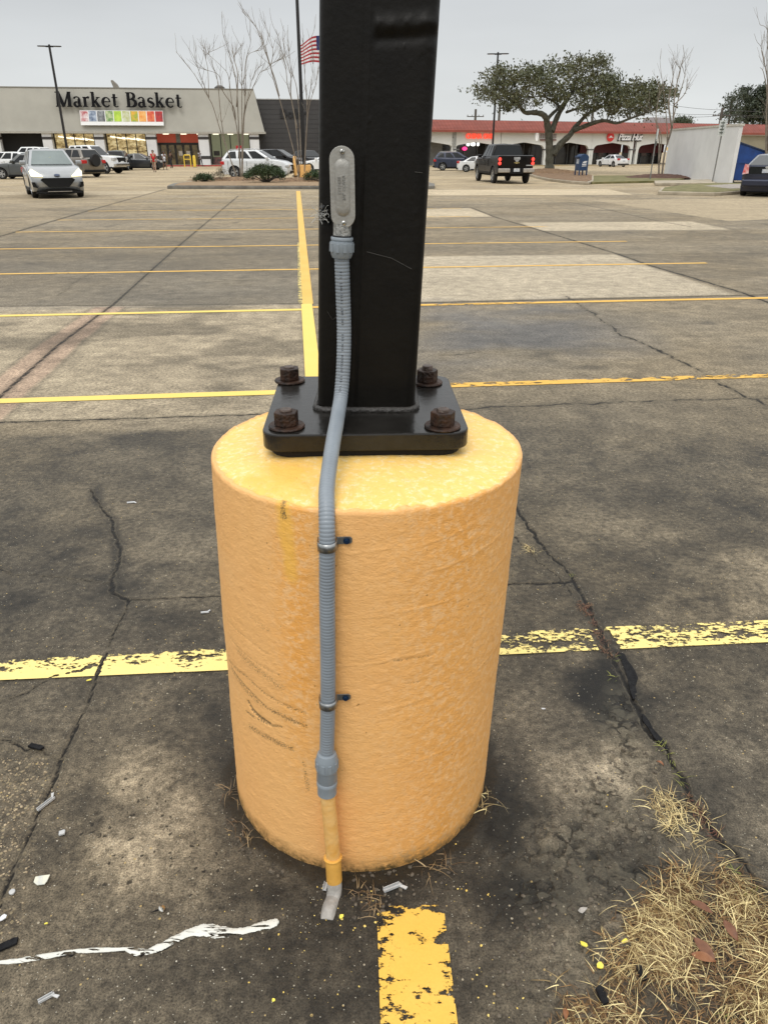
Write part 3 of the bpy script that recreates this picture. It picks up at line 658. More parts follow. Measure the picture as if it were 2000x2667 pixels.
rot = Matrix.Rotation(R(2.0), 4, 'Z')
mb = MB(); mb.prism(rrect(.455, .46, .045, 8), .040, Matrix.Translation((0, 0, PT-.040-PZ)) @ rot); pl = mb.build('base_plate', BRP, pole, bevel=.0035)
g_ = MB(); g_.prism(rrect(.425, .43, .05, 8), .018, Matrix.Translation((0, 0, PT-.0575-PZ)) @ rot); g_.build('leveling_grout', pm('black_grout', (.012, .01, .008), .9, bump=.6), pole)
# shaft
LEAN = .043
PW = .229; PCY = 1.762
def shaft():
    sec = []; r = .024; hw = PW/2; hd = .113
    for k in range(9):
        a = R(180+90*k/8); sec.append((-hw+r+r*math.cos(a), -hd+r+r*math.sin(a)))
    for k in range(1, 90): sec.append((-hw+r+(2*hw-2*r)*k/90, -hd))
    for k in range(9):
        a = R(270+90*k/8); sec.append((hw-r+r*math.cos(a), -hd+r+r*math.sin(a)))
    for k in range(5):
        a = R(90*k/4); sec.append((hw-r+r*math.cos(a), hd-r+r*math.sin(a)))
    for k in range(5):
        a = R(90+90*k/4); sec.append((-hw+r+r*math.cos(a), hd-r+r*math.sin(a)))
    zs = list(np.arange(PT, 2.05, .005))+[2.2, 3, 5, 8.5]
    n = len(sec); vs = []; S = np.array(sec)
    for z in zs:
        x = S[:, 0].copy(); y = S[:, 1].copy(); zz = np.full(n, z)
        fr = (y < -hd+.02) & (z < 2.06)
        rel = lambda px, py: None
        d = np.zeros(n)
        # weld seam ridge of the tube
        sx_ = -.019+.004*(z-PT)
        d += .0013*np.exp(-((x-sx_)/.0022)**2)-.0008*np.exp(-((x-sx_+.010)/.004)**2)
        # dented, lumpy band of thick paint near the top of the view
        zc = 1.798+.05*(x-.03); e = (z-zc)/.013
        m_ = np.clip((x+.012)/.01, 0, 1)
        lum = fbm(x+3, zz, .016, 501, 3)
        d += m_*(.0055*np.exp(-(e-.2)**2)*(.4+lum)-.0035*np.exp(-((z-zc+.020)/.010)**2))
        d += np.clip((x-.07)/.02, 0, 1)*.0035*np.exp(-((z-1.775)/.03)**2)*(fbm(x, zz, .007, 511, 2))
        for bx, bz, br in ((.062, 1.735, .0022), (.045, 1.60, .002), (.045, 1.39, .0028), (.09, 1.47, .002), (-.012, 1.64, .003), (.035, 1.765, .002), (.05, 1.766, .002)):
            d += .0016*np.exp(-((x-bx)**2+(z-bz)**2)/br**2)
        y = np.where(fr, y-d, y)
        lx = LEAN*(z-PT)
        for a, b_, c_ in zip(x, y, zz): vs.append((a+lx-.0455-PL[0]+.003, b_+PCY-PL[1], c_-PZ))
    fs = []
    for i in range(len(zs)-1):
        for k in range(n):
            k2 = (k+1) % n; fs.append((i*n+k, i*n+k2, (i+1)*n+k2, (i+1)*n+k))
    fs.append(tuple((len(zs)-1)*n+k for k in range(n)))
    mb = MB(); mb.add(vs, fs); return mb.build('shaft', BR, pole, smooth=True)
shaft()
SCM = pm('pale_scratch', (.045, .042, .036), .6)
for ln in (((955,655),(1020,672),(1072,700)), ((1080,447),(1100,449)), ((852,810),(866,832),(880,822))):
    o_ = Vector(pole.location); mb = MB(); mb.tube([DY(a, b_, PCY-.1155)-o_ for a, b_ in ln], .0006, 4); mb.build('scratch', SCM, pole)
# weld bead round the foot
pts = []
for k in range(0, 121):
    q = rrect(PW+.008, .234, .028, 30); a, b_ = q[(k*len(q)//120) % len(q)]; pts.append((a-.0425-PL[0], b_+PCY-PL[1], PT+.003-PZ))
mb = MB(); mb.tube(pts, [.0075+.0018*random.random() for _ in pts], 8, cap=False); mb.build('weld_bead', pm('painted_weld', (.022, .020, .018), .4, bump=.6, bscale=120, c2=(.04, .036, .032)), pole, smooth=True)
# anchor bolts
for i, (px, py, hn, ex) in enumerate(((747,1112,0,.006), (1152,1112,0,.007), (755,993,0,.004), (1112,998,0,.014))):
    c = G(px, py, PT); c = Vector((c.x-PL[0], c.y-PL[1]+(.0 if i > 1 else 0), PT-PZ))
    bo = thing('anchor_bolt', None, None, c); bo.parent = pole
    if 'category' in bo: del bo['category']
    mb = MB(); mb.lathe([(.020, .0005), (.039, .0005), (.0405, .003), (.039, .0062), (.020, .0062)], seg=32); w = mb.build('washer', RUST, bo); smooth_angle(w)
    mb = MB(); a0 = random.random()*60
    hexp = [(.0280*math.cos(R(60*k+a0)), .0280*math.sin(R(60*k+a0))) for k in range(6)]
    mb.prism(hexp, .031, Matrix.Translation((0, 0, .0064))); nut = mb.build('nut', RUST, bo, bevel=.0022)
    mb = MB(); mb.lathe([(.0140, .030), (.0140, .0365+ex*.6), (.0120, .0382+ex*.7)], seg=20); s_ = mb.build('stud', RUSTL, bo); smooth_angle(s_)

# ================================================================== ELECTRICAL CONDUIT
ALU = pm('weathered_grey_aluminium', (.34, .33, .30), .42, metal=.25, var=.12, scale=30, bump=.12, bscale=200)
PVC = pm('blue_grey_plastic', (.235, .27, .30), .42, var=.07, scale=12, bump=.04)
STL = pm('bright_zinc_steel', (.55, .54, .50), .25, metal=1, var=.2, scale=50)
con = thing('electrical_conduit', 'grey ribbed flexible conduit running down the pole and pedestal to an orange pipe', 'conduit', (-.11, 1.2, 0))
def Wp(pts): return pts
FY = 1.6475                                  # front face of the pole
cb = DY(893, 585, FY-.03)
# conduit body (cast fitting) with its cover
def stadium(w, h, n=12):
    r = w/2; o = []
    for k in range(n+1): a = R(180*k/n); o.append((r*math.cos(a), h/2-r+r*math.sin(a)))
    for k in range(n+1): a = R(180+180*k/n); o.append((r*math.cos(a), -h/2+r+r*math.sin(a)))
    return o
ct0 = DY(892, 378, FY-.036); cb0 = DY(892, 594, FY-.036)
cc = (ct0+cb0)/2; ch = ct0.z-cb0.z
ax = Matrix.Translation(cc) @ Matrix.Rotation(R(90), 4, 'X')      # local XY -> world XZ, local Z -> -Y (towards camera)
mb = MB(); mb.prism(stadium(.043, ch-.010), .030, ax @ Matrix.Translation((0, .004, -.034))); fb = mb.build('conduit_body', ALU, con, world=True, bevel=.003)
mb = MB(); mb.prism(stadium(.0500, ch), .0032, ax @ Matrix.Translation((0, 0, -.0035))); cv = mb.build('cover', ALU, fb, bevel=.0012)
for o in (cv,): o.location = (0, 0, 0)
for v in cv.data.vertices: v.co -= con.location
# raised ridge of the cover
def ridge():
    mb = MB(); levels = [(0.0310, 0.0, 0), (.0270, .0022, 0), (.0225, .0042, .003), (.0165, .0052, .006)]
    L = ch-.046; prev = None; b = 0
    for w, z, dd in levels:
        s = stadium(w, L-2*dd+(w-.031)); mb.v += [tuple(ax @ Vector((a, c_+.000, z-.0003))) for a, c_ in s]
    n = len(stadium(.03, L))
    for i in range(len(levels)-1):
        for k in range(n): mb.f.append((i*n+k, i*n+(k+1) % n, (i+1)*n+(k+1) % n, (i+1)*n+k))
    mb.f.append(tuple((len(levels)-1)*n+k for k in range(n)))
    o = mb.build('cover_ridge', ALU, fb, smooth=True)
    for v in o.data.vertices: v.co -= con.location
    return smooth_angle(o, 60)
ridge()
def text(name, body, mat, M, size, parent=None, extrude=.0005, bold=0, shear=0, ax_='CENTER', local=None, sx=1, space=1):
    cu = bpy.data.curves.new(name, 'FONT'); cu.body = body; cu.size = size; cu.extrude = extrude; cu.offset = bold; cu.shear = shear
    cu.align_x = ax_; cu.align_y = 'CENTER'; cu.resolution_u = 3; cu.space_character = space
    o = bpy.data.objects.new(name, cu); COL.objects.link(o); dg = bpy.context.evaluated_depsgraph_get()
    me = bpy.data.meshes.new_from_object(o.evaluated_get(dg)); bpy.data.objects.remove(o); bpy.data.curves.remove(cu)
    me.transform(M @ Matrix.Diagonal((sx, 1, 1, 1)))
    if parent is not None and local is None: me.transform(Matrix.Translation(-Vector(parent.location)))
    if local is not None: me.transform(Matrix.Translation(-Vector(local)))
    me.materials.clear(); me.materials.append(mat); o = bpy.data.objects.new(name, me); COL.objects.link(o)
    if parent: o.parent = parent
    return o
EMB = pm('embossed_aluminium', (.20, .195, .18), .45, metal=.3)
rz = Matrix.Rotation(R(90), 4, 'Z')
for s_, dx, dz in (('E121438', -.0055, .004), ('3/4" COVER', .0035, .000)):
    text('embossed_lettering', s_, EMB, ax @ Matrix.Translation((dx, dz, .0054)) @ rz, .0092, fb, .00025, local=con.location)
mb = MB(); ring_ = [(.0036*math.cos(R(a)), .0036*math.sin(R(a)), 0) for a in range(0, 361, 24)]
mb.tube([ax @ Vector((.0015+a, .058+b_, .0054)) for a, b_, _ in ring_], .0005, 5, cap=False); o = mb.build('embossed_mark', EMB, fb)
for v in o.data.vertices: v.co -= con.location
text('embossed_mark', 'UL', EMB, ax @ Matrix.Translation((.0015, .058, .0054)), .004, fb, .0002, local=con.location)
for sgn in (1, -1):
    M_ = ax @ Matrix.Translation((.001, sgn*(ch/2-.0105), 0))
    mb = MB()
    pr = [(.0052, -.001), (.0052, .0012), (.0042, .0030), (.0018, .0037)]
    mb.lathe(pr, seg=18, M=M_); sc = mb.build('cover_screw', STL, fb)
    for v in sc.data.vertices: v.co -= con.location
    smooth_angle(sc, 50)
    mb = MB(); mb.prism([(-.0045, -.0006), (.0045, -.0006), (.0045, .0006), (-.0045, .0006)], .0008, M_ @ Matrix.Translation((0, 0, .0032)) @ Matrix.Rotation(R(65 if sgn > 0 else 40), 4, 'Z'))
    o = mb.build('screw_slot', pm('slot_black', (.01, .01, .01), .8), fb)
    for v in o.data.vertices: v.co -= con.location
# hub below the cover, black gasket, upper connector
def axial(prof, top, direction, name, mat, parent=con, seg=28, sm=45):
    """lathe along a direction starting at 'top'; prof (r, distance)"""
    d = Vector(direction).normalized(); q = d.to_track_quat('Z', 'Y').to_matrix().to_4x4()
    mb = MB(); mb.lathe(prof, seg=seg, M=Matrix.Translation(top) @ q); mb.v = [(a-con.location.x, b_-con.location.y, c_-con.location.z) for a, b_, c_ in mb.v]
    return smooth_angle(mb.build(name, mat, parent), sm)
RY = FY-.0205
h0 = DY(892, 580, RY); h1 = DY(891, 612, RY); h2 = DY(890, 668, RY); dn = (h2-h0).normalized()
axial([(.0190, 0), (.0190, (h1-h0).length)], h0, dn, 'hub', pm('scuffed_bare_aluminium', (.36, .36, .34), .38, metal=.5, var=.5, scale=120, bump=.4), seg=28)
axial([(.0198, 0), (.0198, .003)], h1, dn, 'gasket', pm('black_rubber', (.01, .01, .01), .6))
def connector(p, d, prof, ribs, rz0, name='connector'):
    o = axial(prof, p, d, name, PVC)
    q = Vector(d).normalized().to_track_quat('Z', 'Y').to_matrix().to_4x4(); mb = MB()
    rr, l0, l1, k = ribs
    for i in range(k):
        a = 2*math.pi*(i+.5)/k; M_ = Matrix.Translation(p) @ q @ Matrix.Rotation(a, 4, 'Z') @ Matrix.Translation((rr, 0, 0))
        mb.prism([(-.0015, -.0037), (.0010, -.0037), (.0010, .0037), (-.0015, .0037)], l1-l0, M_ @ Matrix.Translation((0, 0, l0)))
    mb.v = [(a-con.location.x, b_-con.location.y, c_-con.location.z) for a, b_, c_ in mb.v]
    r_ = mb.build('grip_rib', PVC, o, bevel=.0008)
    return o
connector(h1+dn*.003, dn, [(.0225, 0), (.0235, .0010), (.0235, .0055), (.0222, .0065), (.0222, .009), (.0248, .0095), (.0252, .012), (.0250, .026), (.0225, .036), (.0200, .0415), (.016, .042)], (.0250, .012, .030, 10), 0)
start = h1+dn*.043
# the flexible tube: measured centre line (pixel, distance in depth)
TP = [(890, 662, RY), (893, 760, RY), (896, 860, RY-.001), (894, 955, RY-.014), (888, 1030, RY-.034), (881, 1075, 1.553), (875, 1110, 1.492), (869, 1142, 1.445), (863, 1180, 1.402), (857, 1222, 1.358), (851, 1275, 1.305), (851, 1330, 1.262), (852, 1410, 1.238), (852, 1560, 1.229), (854, 1700, 1.222), (854, 1840, 1.216), (851, 1965, 1.212)]
cp = [DY(*p) for p in TP]; cp[0] = start-dn*.006
def spline(P, n):
    out_ = []
    for i in range(len(P)-1):
        p0 = P[max(i-1, 0)]; p1 = P[i]; p2 = P[i+1]; p3 = P[min(i+2, len(P)-1)]
        for k in range(n):
            t_ = k/n; out_.append(.5*((2*p1)+(p2-p0)*t_+(2*p0-5*p1+4*p2-p3)*t_**2+(3*p1-p0-3*p2+p3)*t_**3))
    out_.append(P[-1]); return out_
dense = spline(cp, 40)
L = [0]
for a, b_ in zip(dense[:-1], dense[1:]): L.append(L[-1]+(b_-a).length)
def at_len(s):
    import bisect
    i = min(max(bisect.bisect_right(L, s)-1, 0), len(dense)-2); k = (s-L[i])/(L[i+1]-L[i]+1e-9); return dense[i].lerp(dense[i+1], k)
tot = L[-1]; step = .00145; pp = []; rr = []
PITCHR = .0072
n = int(tot/step)
for i in range(n+1):
    s = tot*i/n; ph = (s % PITCHR)/PITCHR; pp.append(at_len(s)); rr.append(.0156+.00050*(1-abs(2*ph-1)**3)-(.0008 if ph < .2 else 0))
mb = MB(); mb.tube(pp, rr, 24); mb.build('flexible_tube', pm('blue_grey_flexible_pvc', (.225, .255, .285), .36, var=.10, scale=9, bump=.05), con, smooth=True, world=True)
# printed legend down the upper tube
INK = pm('black_print', (.03, .03, .035), .6)
leg = 'LIQUID TIGHT FLEXIBLE NONMETALLIC CONDUIT 3/4 TYPE B OIL RES OUTDOOR SUN RES'
s = .035
for chh in reversed('OIL RES OUTDOOR SUN RES'+'   '+'60C DRY 105C WET 3/4'):
    if chh != ' ':
        p = at_len(s); p2 = at_len(s+.001); d = (p2-p).normalized(); side_ = Vector((1, 0, 0)); side_ = (side_-d*side_.dot(d)).normalized(); nrm = side_.cross(d).normalized()
        if nrm.y > 0: nrm = -nrm
        xax = -d; yax = nrm.cross(xax)
        base_ = p+nrm*.01655*math.cos(.12)-side_*.002
        M_ = Matrix.Translation(base_) @ Matrix((xax, yax, nrm)).transposed().to_4x4()
        text('printed_legend', chh, INK, M_, .0068, con, .0001)
    s += .0058
# merge printed letters into one part
letters = [o for o in con.children if o.name.startswith('printed_legend')]
bm = bmesh.new()
for o in letters: bm.from_mesh(o.data)
me2 = bpy.data.meshes.new('printed_legend'); bm.to_mesh(me2); bm.free(); me2.materials.append(INK)
for o in letters: bpy.data.objects.remove(o)
o = bpy.data.objects.new('printed_legend', me2); COL.objects.link(o); o.parent = con
# two pipe straps with blue screws
ZINC = pm('zinc_plated_strap', (.30, .31, .31), .32, metal=.85, var=.3, scale=60)
BLUE = pm('blue_screw_coating', (.010, .035, .085), .35, metal=.5, var=.2, scale=60)
def strap(py, side_px):
    c = None; best = 1e9
    for q in range(0, 600):
        p = at_len(tot*q/600); d_ = p-Vector((0, 0, H)); v = (d_.y*cP-d_.z*sP); yy = 1333.5-1905*(d_.y*sP+d_.z*cP)/v
        if abs(yy-py) < best: best = abs(yy-py); c = p
    w = .019; mb = MB(); r = .0178; th_ = .0012; prof = []
    for k in range(-2, 19):
        a = R(-10*k+180+0); prof.append((r*math.cos(a), -r*math.sin(-a)*1.0))
    # path in XY: arc in front of the tube, then a flat ear to the right
    path = [(-r, .016)]+[(r*math.cos(R(180+10*k)), r*math.sin(R(180+10*k))) for k in range(0, 19)]+[(r+.0005, .010), (r+.0020, .0125)]
    o_ = thing('pipe_strap', None, None, c-Vector(con.location)); o_.parent = con
    m2 = MB(); n_ = len(path)
    for z in (-w/2, w/2):
        for a, b_ in path: m2.v.append((a, b_, z))
    for i in range(n_-1): m2.f.append((i, i+1, n_+i+1, n_+i))
    s1 = m2.build('band', ZINC, o_, smooth=True); md = s1.modifiers.new('t', 'SOLIDIFY'); md.thickness = .0014; md.offset = 1
    ear = [(r, -.0080), (r+.026, -.0080), (r+.030, -.0045), (r+.030, .0045), (r+.026, .0080), (r, .0080)]
    M_ = Matrix.Translation((0, .0115, .003)) @ Matrix.Rotation(R(90), 4, 'X') @ Matrix.Rotation(R(4), 4, 'Y')
    m3 = MB(); m3.prism(ear, .0016, M_); m3.build('ear', ZINC, o_, bevel=.0005)
    m4 = MB(); hx = [(.0052*math.cos(R(60*k)), .0052*math.sin(R(60*k))) for k in range(6)]
    Mh = Matrix.Translation((r+.0195, .0115-.0016, .003)) @ Matrix.Rotation(R(90), 4, 'X')
    m4.lathe([(.0068, 0), (.0068, .0012), (.005, .0014)], seg=20, M=Mh); m4.prism(hx, .0048, Mh); m4.build('hex_screw', BLUE, o_, bevel=.0004)
    m5 = MB()
    for zz in (-.0042, .0042): m5.tube([(r*1.03*math.cos(R(a)), r*1.03*math.sin(R(a)), zz) for a in range(200, 345, 8)], .0005, 4)
    m5.build('band_rib', ZINC, o_)
strap(1420, 900); strap(1830, 900)
# lower connector, painted pipe, coupling, bare elbow
l0 = DY(851, 1960, 1.212); l1 = DY(852, 2066, 1.203); dl = (l1-l0).normalized(); LL = (l1-l0).length
k = LL/.105
connector(l0, dl, [(.016, 0), (.0205, .002*k), (.0238, .012*k), (.0248, .018*k), (.0248, .040*k), (.0238, .043*k), (.0225, .045*k), (.0235, .068*k), (.0215, .071*k), (.0232, .073*k), (.0232, .080*k), (.0222, .083*k), (.0218, .104*k), (.0165, .105*k)], (.0250, .018*k, .038*k, 10), 0)
ORP = pm('orange_painted_pipe', (.72, .37, .08), .5, var=.1, scale=22, bump=.2, c2=(.80, .50, .19))
BARE = pm('scuffed_grey_pipe', (.36, .34, .31), .5, var=.25, scale=30, bump=.2)
pts = [l1-dl*.004, DY(860, 2140, 1.196), DY(865, 2200, 1.190), DY(869, 2260, 1.182), DY(871, 2300, 1.170)]
mb = MB(); mb.tube(spline(pts, 8), .0170, 24); mb.build('orange_pipe', ORP, con, smooth=True, world=True)
pts = [DY(871, 2292, 1.172), DY(871, 2320, 1.162), DY(867, 2345, 1.146), DY(858, 2368, 1.120), DY(852, 2385, 1.095)]
pts[-1].z = -.01
mb = MB(); mb.tube(spline(pts, 8), [.0175+.0000*i for i in range(33)], 24); mb.build('bare_elbow', BARE, con, smooth=True, world=True)
c1 = DY(867, 2232, 1.186); c2_ = DY(871, 2298, 1.171)
axial([(.0175, 0), (.0215, .001), (.0222, .003), (.0215, .0048), (.0182, .006), (.0188, (c2_-c1).length*.92), (.0172, (c2_-c1).length)], c1, c2_-c1, 'coupling', pm('orange_painted_coupling', (.74, .40, .08), .45, var=.12, scale=20, bump=.15), sm=50)
# torn tape and frayed pulling threads behind the fitting
mb = MB()
for i in range(26):
    p = DY(842+random.uniform(-14, 10), 560+random.uniform(-14, 14), FY-.006); d = Vector((random.uniform(-.4, .3), -.3, random.uniform(-1, .6))).normalized()
    q = [p]
    for k_ in range(5): d = (d+Vector((random.uniform(-.5, .5), random.uniform(-.15, .1), random.uniform(-.5, .5)))).normalized(); nq = q[-1]+d*.005; nq.y = min(nq.y, FY-.002); q.append(nq)
    mb.tube(q, .00035, 4)
mb.build('frayed_thread', pm('white_thread', (.6, .6, .57), .6), con, world=True)
mb = MB()
for i in range(16):
    p = DY(846+random.uniform(-9, 12), 558+random.uniform(-22, 22), FY-.004); a = random.uniform(0, 3)
    M_ = Matrix.Translation(p) @ Matrix.Rotation(a, 4, (random.random(), .3, random.random()+.1)); q = [M_ @ Vector(v) for v in ((-.006, 0, -.003), (.006, .001, -.004), (.007, 0, .004), (-.004, -.002, .004))]
    mb.add(q, [(0, 1, 2, 3)])
o = mb.build('torn_tape', pm('black_tape', (.004, .004, .004), .35), con, world=True); md = o.modifiers.new('t', 'SOLIDIFY'); md.thickness = .0006

# ================================================================== BUILDINGS
def tex_wall(name, c, **k): return pm(name, c, **k)
class Plane:
    """a facade: a vertical plane fixed by two photo columns and their distances; local x along it, y into the building"""
    def __init__(s, pa, ya, pb, yb):
        a = DY(pa, 430, ya); b = DY(pb, 430, yb); s.o = Vector((a.x, a.y, 0)); d = Vector((b.x-a.x, b.y-a.y, 0)); s.len = d.length; s.d = d.normalized(); s.n = Vector((-s.d.y, s.d.x, 0)); s.ang = math.atan2(d.y, d.x)
    def at(s, px, py, off=0):
        r = Vector(ray(px, py)); o = s.o+s.n*off; c = Vector((0, 0, H)); t_ = (o-c).dot(s.n)/r.dot(s.n); p = c+r*t_; return ((p-s.o).dot(s.d), p.z)
    def S(s, px, py=430, off=0): return s.at(px, py, off)[0]
    def Z(s, px, py, off=0): return s.at(px, py, off)[1]
    def root(s, name, label, cat): return thing(name, label, cat, s.o, s.ang)
    def world(s, x, off, z): return s.o+s.d*x+s.n*off+Vector((0, 0, z))

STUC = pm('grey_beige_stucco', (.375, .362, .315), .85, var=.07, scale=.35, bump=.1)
WHT = pm('white_painted_masonry', (.70, .70, .70), .8, var=.06, scale=.8)
DKB = pm('dark_brown_trim', (.045, .04, .038), .6)
DARK = pm('dark_recess', (.018, .017, .016), .8)
FRM = pm('black_window_frame', (.015, .013, .012), .5)
CHAR = pm('charcoal_block_wall', (.052, .050, .050), .75, var=.1, scale=.5)
A = Plane(0, 93, 690, 97)
mk = A.root('supermarket', 'wide beige supermarket with a sloped fascia, white columns and lit shop windows', 'store')
s0 = A.S(-140); s1 = A.S(690, 345); zb = A.Z(300, 345); zt = A.Z(300, 229, 1.3); s1t = A.S(660, 232, 1.3)
mb = MB()      # fascia: sloped front, sloped right end
F = [(s0, 0, zb), (s1, 0, zb), (s1t, 1.3, zt), (s0, 1.3, zt), (s0, 14, zb), (s1, 14, zb), (s1t, 14, zt), (s0, 14, zt)]
mb.add(F, [(0, 1, 2, 3), (1, 5, 6, 2), (3, 2, 6, 7), (0, 4, 5, 1), (4, 7, 6, 5), (0, 3, 7, 4)]); fas = mb.build('fascia', STUC, mk)
mb = MB(); mb.box(s0, s1+.1, -.10, .10, zb-.06, zb+.16); mb.build('fascia_trim', pm('pale_trim', (.40, .38, .33), .7), fas)
mb = MB(); mb.box(s0, s1t, 1.25, 1.6, zt-.02, zt+.10); mb.build('coping', pm('grey_coping', (.22, .21, .18), .6), fas)
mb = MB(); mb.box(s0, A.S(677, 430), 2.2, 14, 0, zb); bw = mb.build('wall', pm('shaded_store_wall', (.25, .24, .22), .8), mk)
def col(pa, pb, band=(355, 362)):
    a, b_ = A.S(pa), A.S(pb); m_ = MB(); m_.box(a, b_, .12, .9, 0, zb-.06); o = m_.build('column', WHT, mk)
    z1, z2 = A.Z(pa, band[1]), A.Z(pa, band[0]); m_ = MB(); m_.box(a-.03, b_+.03, .09, .93, z1, z2); m_.build('column_band', DKB, o)
    z1, z2 = A.Z(pa, 413), A.Z(pa, 405); m_ = MB(); m_.box(a-.03, b_+.03, .09, .93, z1, z2); m_.build('column_band', DKB, o)
for a, b_ in ((-60, -40), (-8, 12), (122, 146), (256, 280), (389, 414), (523, 549), (655, 679)): col(a, b_)
# shop windows
def shelf_mat():
    m = bpy.data.materials.new('lit_shop_interior'); m.use_nodes = True; t = m.node_tree; b = t.nodes['Principled BSDF']
    tc = N(t, 'ShaderNodeTexCoord'); mp = N(t, 'ShaderNodeMapping'); mp.inputs['Scale'].default_value = (.9, 1, 2.2); t.links.new(tc.outputs['Object'], mp.inputs[0])
    n = noise(t, mp.outputs[0], 1.7, 4, .7); rp = N(t, 'ShaderNodeValToRGB'); t.links.new(n, rp.inputs[0]); e = rp.color_ramp.elements
    e[0].position = .36; e[0].color = (.12, .075, .03, 1); e[1].position = .68; e[1].color = (.95, .82, .48, 1); k = e.new(.5); k.color = (.50, .37, .16, 1)
    t.links.new(rp.outputs[0], b.inputs['Emission Color']); b.inputs['Emission Strength'].default_value = .42
    t.links.new(rp.outputs[0], b.inputs['Base Color']); b.inputs['Roughness'].default_value = .25; return m
LIT = shelf_mat()
LAMP = pm('ceiling_lamp', (1, .95, .8), emit=(1, .93, .70), es=1.6)
OLV = pm('olive_glow_glass', (.16, .17, .11), .15, var=.15, scale=.7, emit=(.10, .105, .06), es=.8)  # dull olive panes; a faint glow is put into the glass itself
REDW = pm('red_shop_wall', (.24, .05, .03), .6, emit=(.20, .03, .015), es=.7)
def window(pa, pb, pt, pbm, glass, nm, mull, off=2.15, name='shop_window', sub='mullion', frame=.10):
    a, b_ = A.S(pa, 400, off), A.S(pb, 400, off); z0, z1 = max(0.05, A.Z(pa, pbm, off)), min(A.Z(pa, pt, off), zb-.02)
    m_ = MB(); m_.box(a, b_, off-.06, off+.04, z0, z1); g = m_.build(name, glass, mk)
    for k in range(mull+1):
        x = a+(b_-a)*k/mull; m_ = MB(); m_.box(x-frame/2, x+frame/2, off-.14, off-.062, z0, z1); m_.build(sub, FRM, g)
    return g, a, b_, z0, z1
for (pa, pb, pt, pbm, gl, ml) in ((150, 252, 347, 428, LIT, 4), (284, 385, 347, 428, LIT, 4), (553, 652, 347, 429, OLV, 4)):
    g, a, b_, z0, z1 = window(pa, pb, pt, pbm, gl, 'w', ml)
    if gl is LIT:
        for k in range(3):
            m_ = MB(); x = a+(b_-a)*(.1+.3*k); m_.prism([(x, z1-.35-.1*k), (x+1.9, z1-.62-.1*k), (x+1.9, z1-.54-.1*k), (x, z1-.22-.1*k)], .02, Matrix.Translation((0, 2.06, 0)) @ Matrix.Rotation(R(90), 4, 'X')); m_.build('tube_light', LAMP, g)
        m_ = MB(); m_.box(a+.05, b_-.05, 1.95, 2.0, z0, z0+.55); m_.build('dark_lower_band', pm('dark_lower_band', (.05, .03, .02), .7, c2=(.22, .08, .04), scale=2, var=.5), g)  # dark band added to tone down the lower part of the bright window
    else:
        m_ = MB(); m_.box(a+.2, a+.9, 1.98, 2.0, 1.1, 1.6); m_.build('poster', pm('framed_poster', (.04, .035, .03), .6), g)
        m_ = MB(); m_.box(a+.1, b_-.1, 1.5, 1.9, .05, .95); m_.build('cart_row', pm('cart_row_metal', (.05, .05, .05), .5, c2=(.25, .1, .09), scale=5), g)
# entrance: red wall over black framed sliding doors
off = 2.15; a, b_ = A.S(414, 400, off), A.S(523, 400, off); zd = A.Z(470, 371, off)
m_ = MB(); m_.box(a, b_, off-.05, off+.02, zd, zb-.02); e_ = m_.build('entrance_upper_wall', REDW, mk)
m_ = MB(); m_.box((a+b_)/2-.25, (a+b_)/2+.25, off-.12, off-.052, zd, zb-.02); m_.build('pillar', pm('grey_pillar', (.2, .2, .18), .6), e_)
m_ = MB(); m_.box(a, b_, off-.16, off-.02, zd-.22, zd+.02); fr = m_.build('door_header', FRM, mk)
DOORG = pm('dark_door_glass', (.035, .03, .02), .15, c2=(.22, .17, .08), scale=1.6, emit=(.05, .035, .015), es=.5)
for k in range(5):
    x0 = a+.25+(b_-a-.4)*k/5; x1 = x0+(b_-a-.4)/5-.06
    m_ = MB(); m_.box(x0, x1, off-.10, off-.03, .05, zd-.22); d_ = m_.build('sliding_door', DOORG, mk)
    m_ = MB(); m_.box(x0, x0+.10, off-.15, off-.102, .05, zd-.22); m_.box(x1-.10, x1, off-.15, off-.102, .05, zd-.22); m_.build('door_frame', FRM, d_)
    if k in (2, 3):
        m_ = MB(); m_.box(x0+.3, x0+.75, off-.13, off-.102, 1.1, 1.6); m_.build('notice', pm('pinned_notice', (.6, .55, .48), .7), d_)
# dark left recess
m_ = MB(); m_.box(A.S(14, 400, 1.9), A.S(118, 400, 1.9), 1.9, 2.19, 0, zb-.02); m_.build('dark_opening', DARK, mk)
for px in (432, 478, 520, 562, 600, 640):
    x, z = A.at(px, 349, 1.0); m_ = MB(); m_.lathe([(.32, -.06), (.36, .0), (.30, .05)], (x, 1.0, zb-.06), seg=14); m_.build('soffit_lamp', LAMP, mk)
m_ = MB(); m_.box(A.S(395), A.S(720), -2.9, -2.6, 0, .14); m_.build('red_kerb', pm('red_kerb_paint', (.35, .04, .03), .7), mk)
m_ = MB(); m_.box(s0, A.S(720), -2.6, 2.15, .004, .12); m_.build('walkway', pm('pale_walkway', (.33, .29, .22), .8), mk)
# rooftop vent
x, z = A.at(305, 222, 5); m_ = MB(); m_.prism([(-.35, 0), (.35, 0), (.1, .5), (-.4, .95), (-.6, .85)], .5, Matrix.Translation((x, 5, A.Z(305, 231, 5))) @ Matrix.Rotation(R(90), 4, 'X')); m_.build('roof_vent', pm('roof_vent_metal', (.22, .20, .17), .6), mk, bevel=.08)
x, z = A.at(572, 229, 3); m_ = MB(); m_.lathe([(.7, -.8), (.6, .1), (.3, .3)], (x, 3, z), seg=12); m_.build('roof_turbine', pm('dark_roof_metal', (.06, .055, .05), .6), mk)

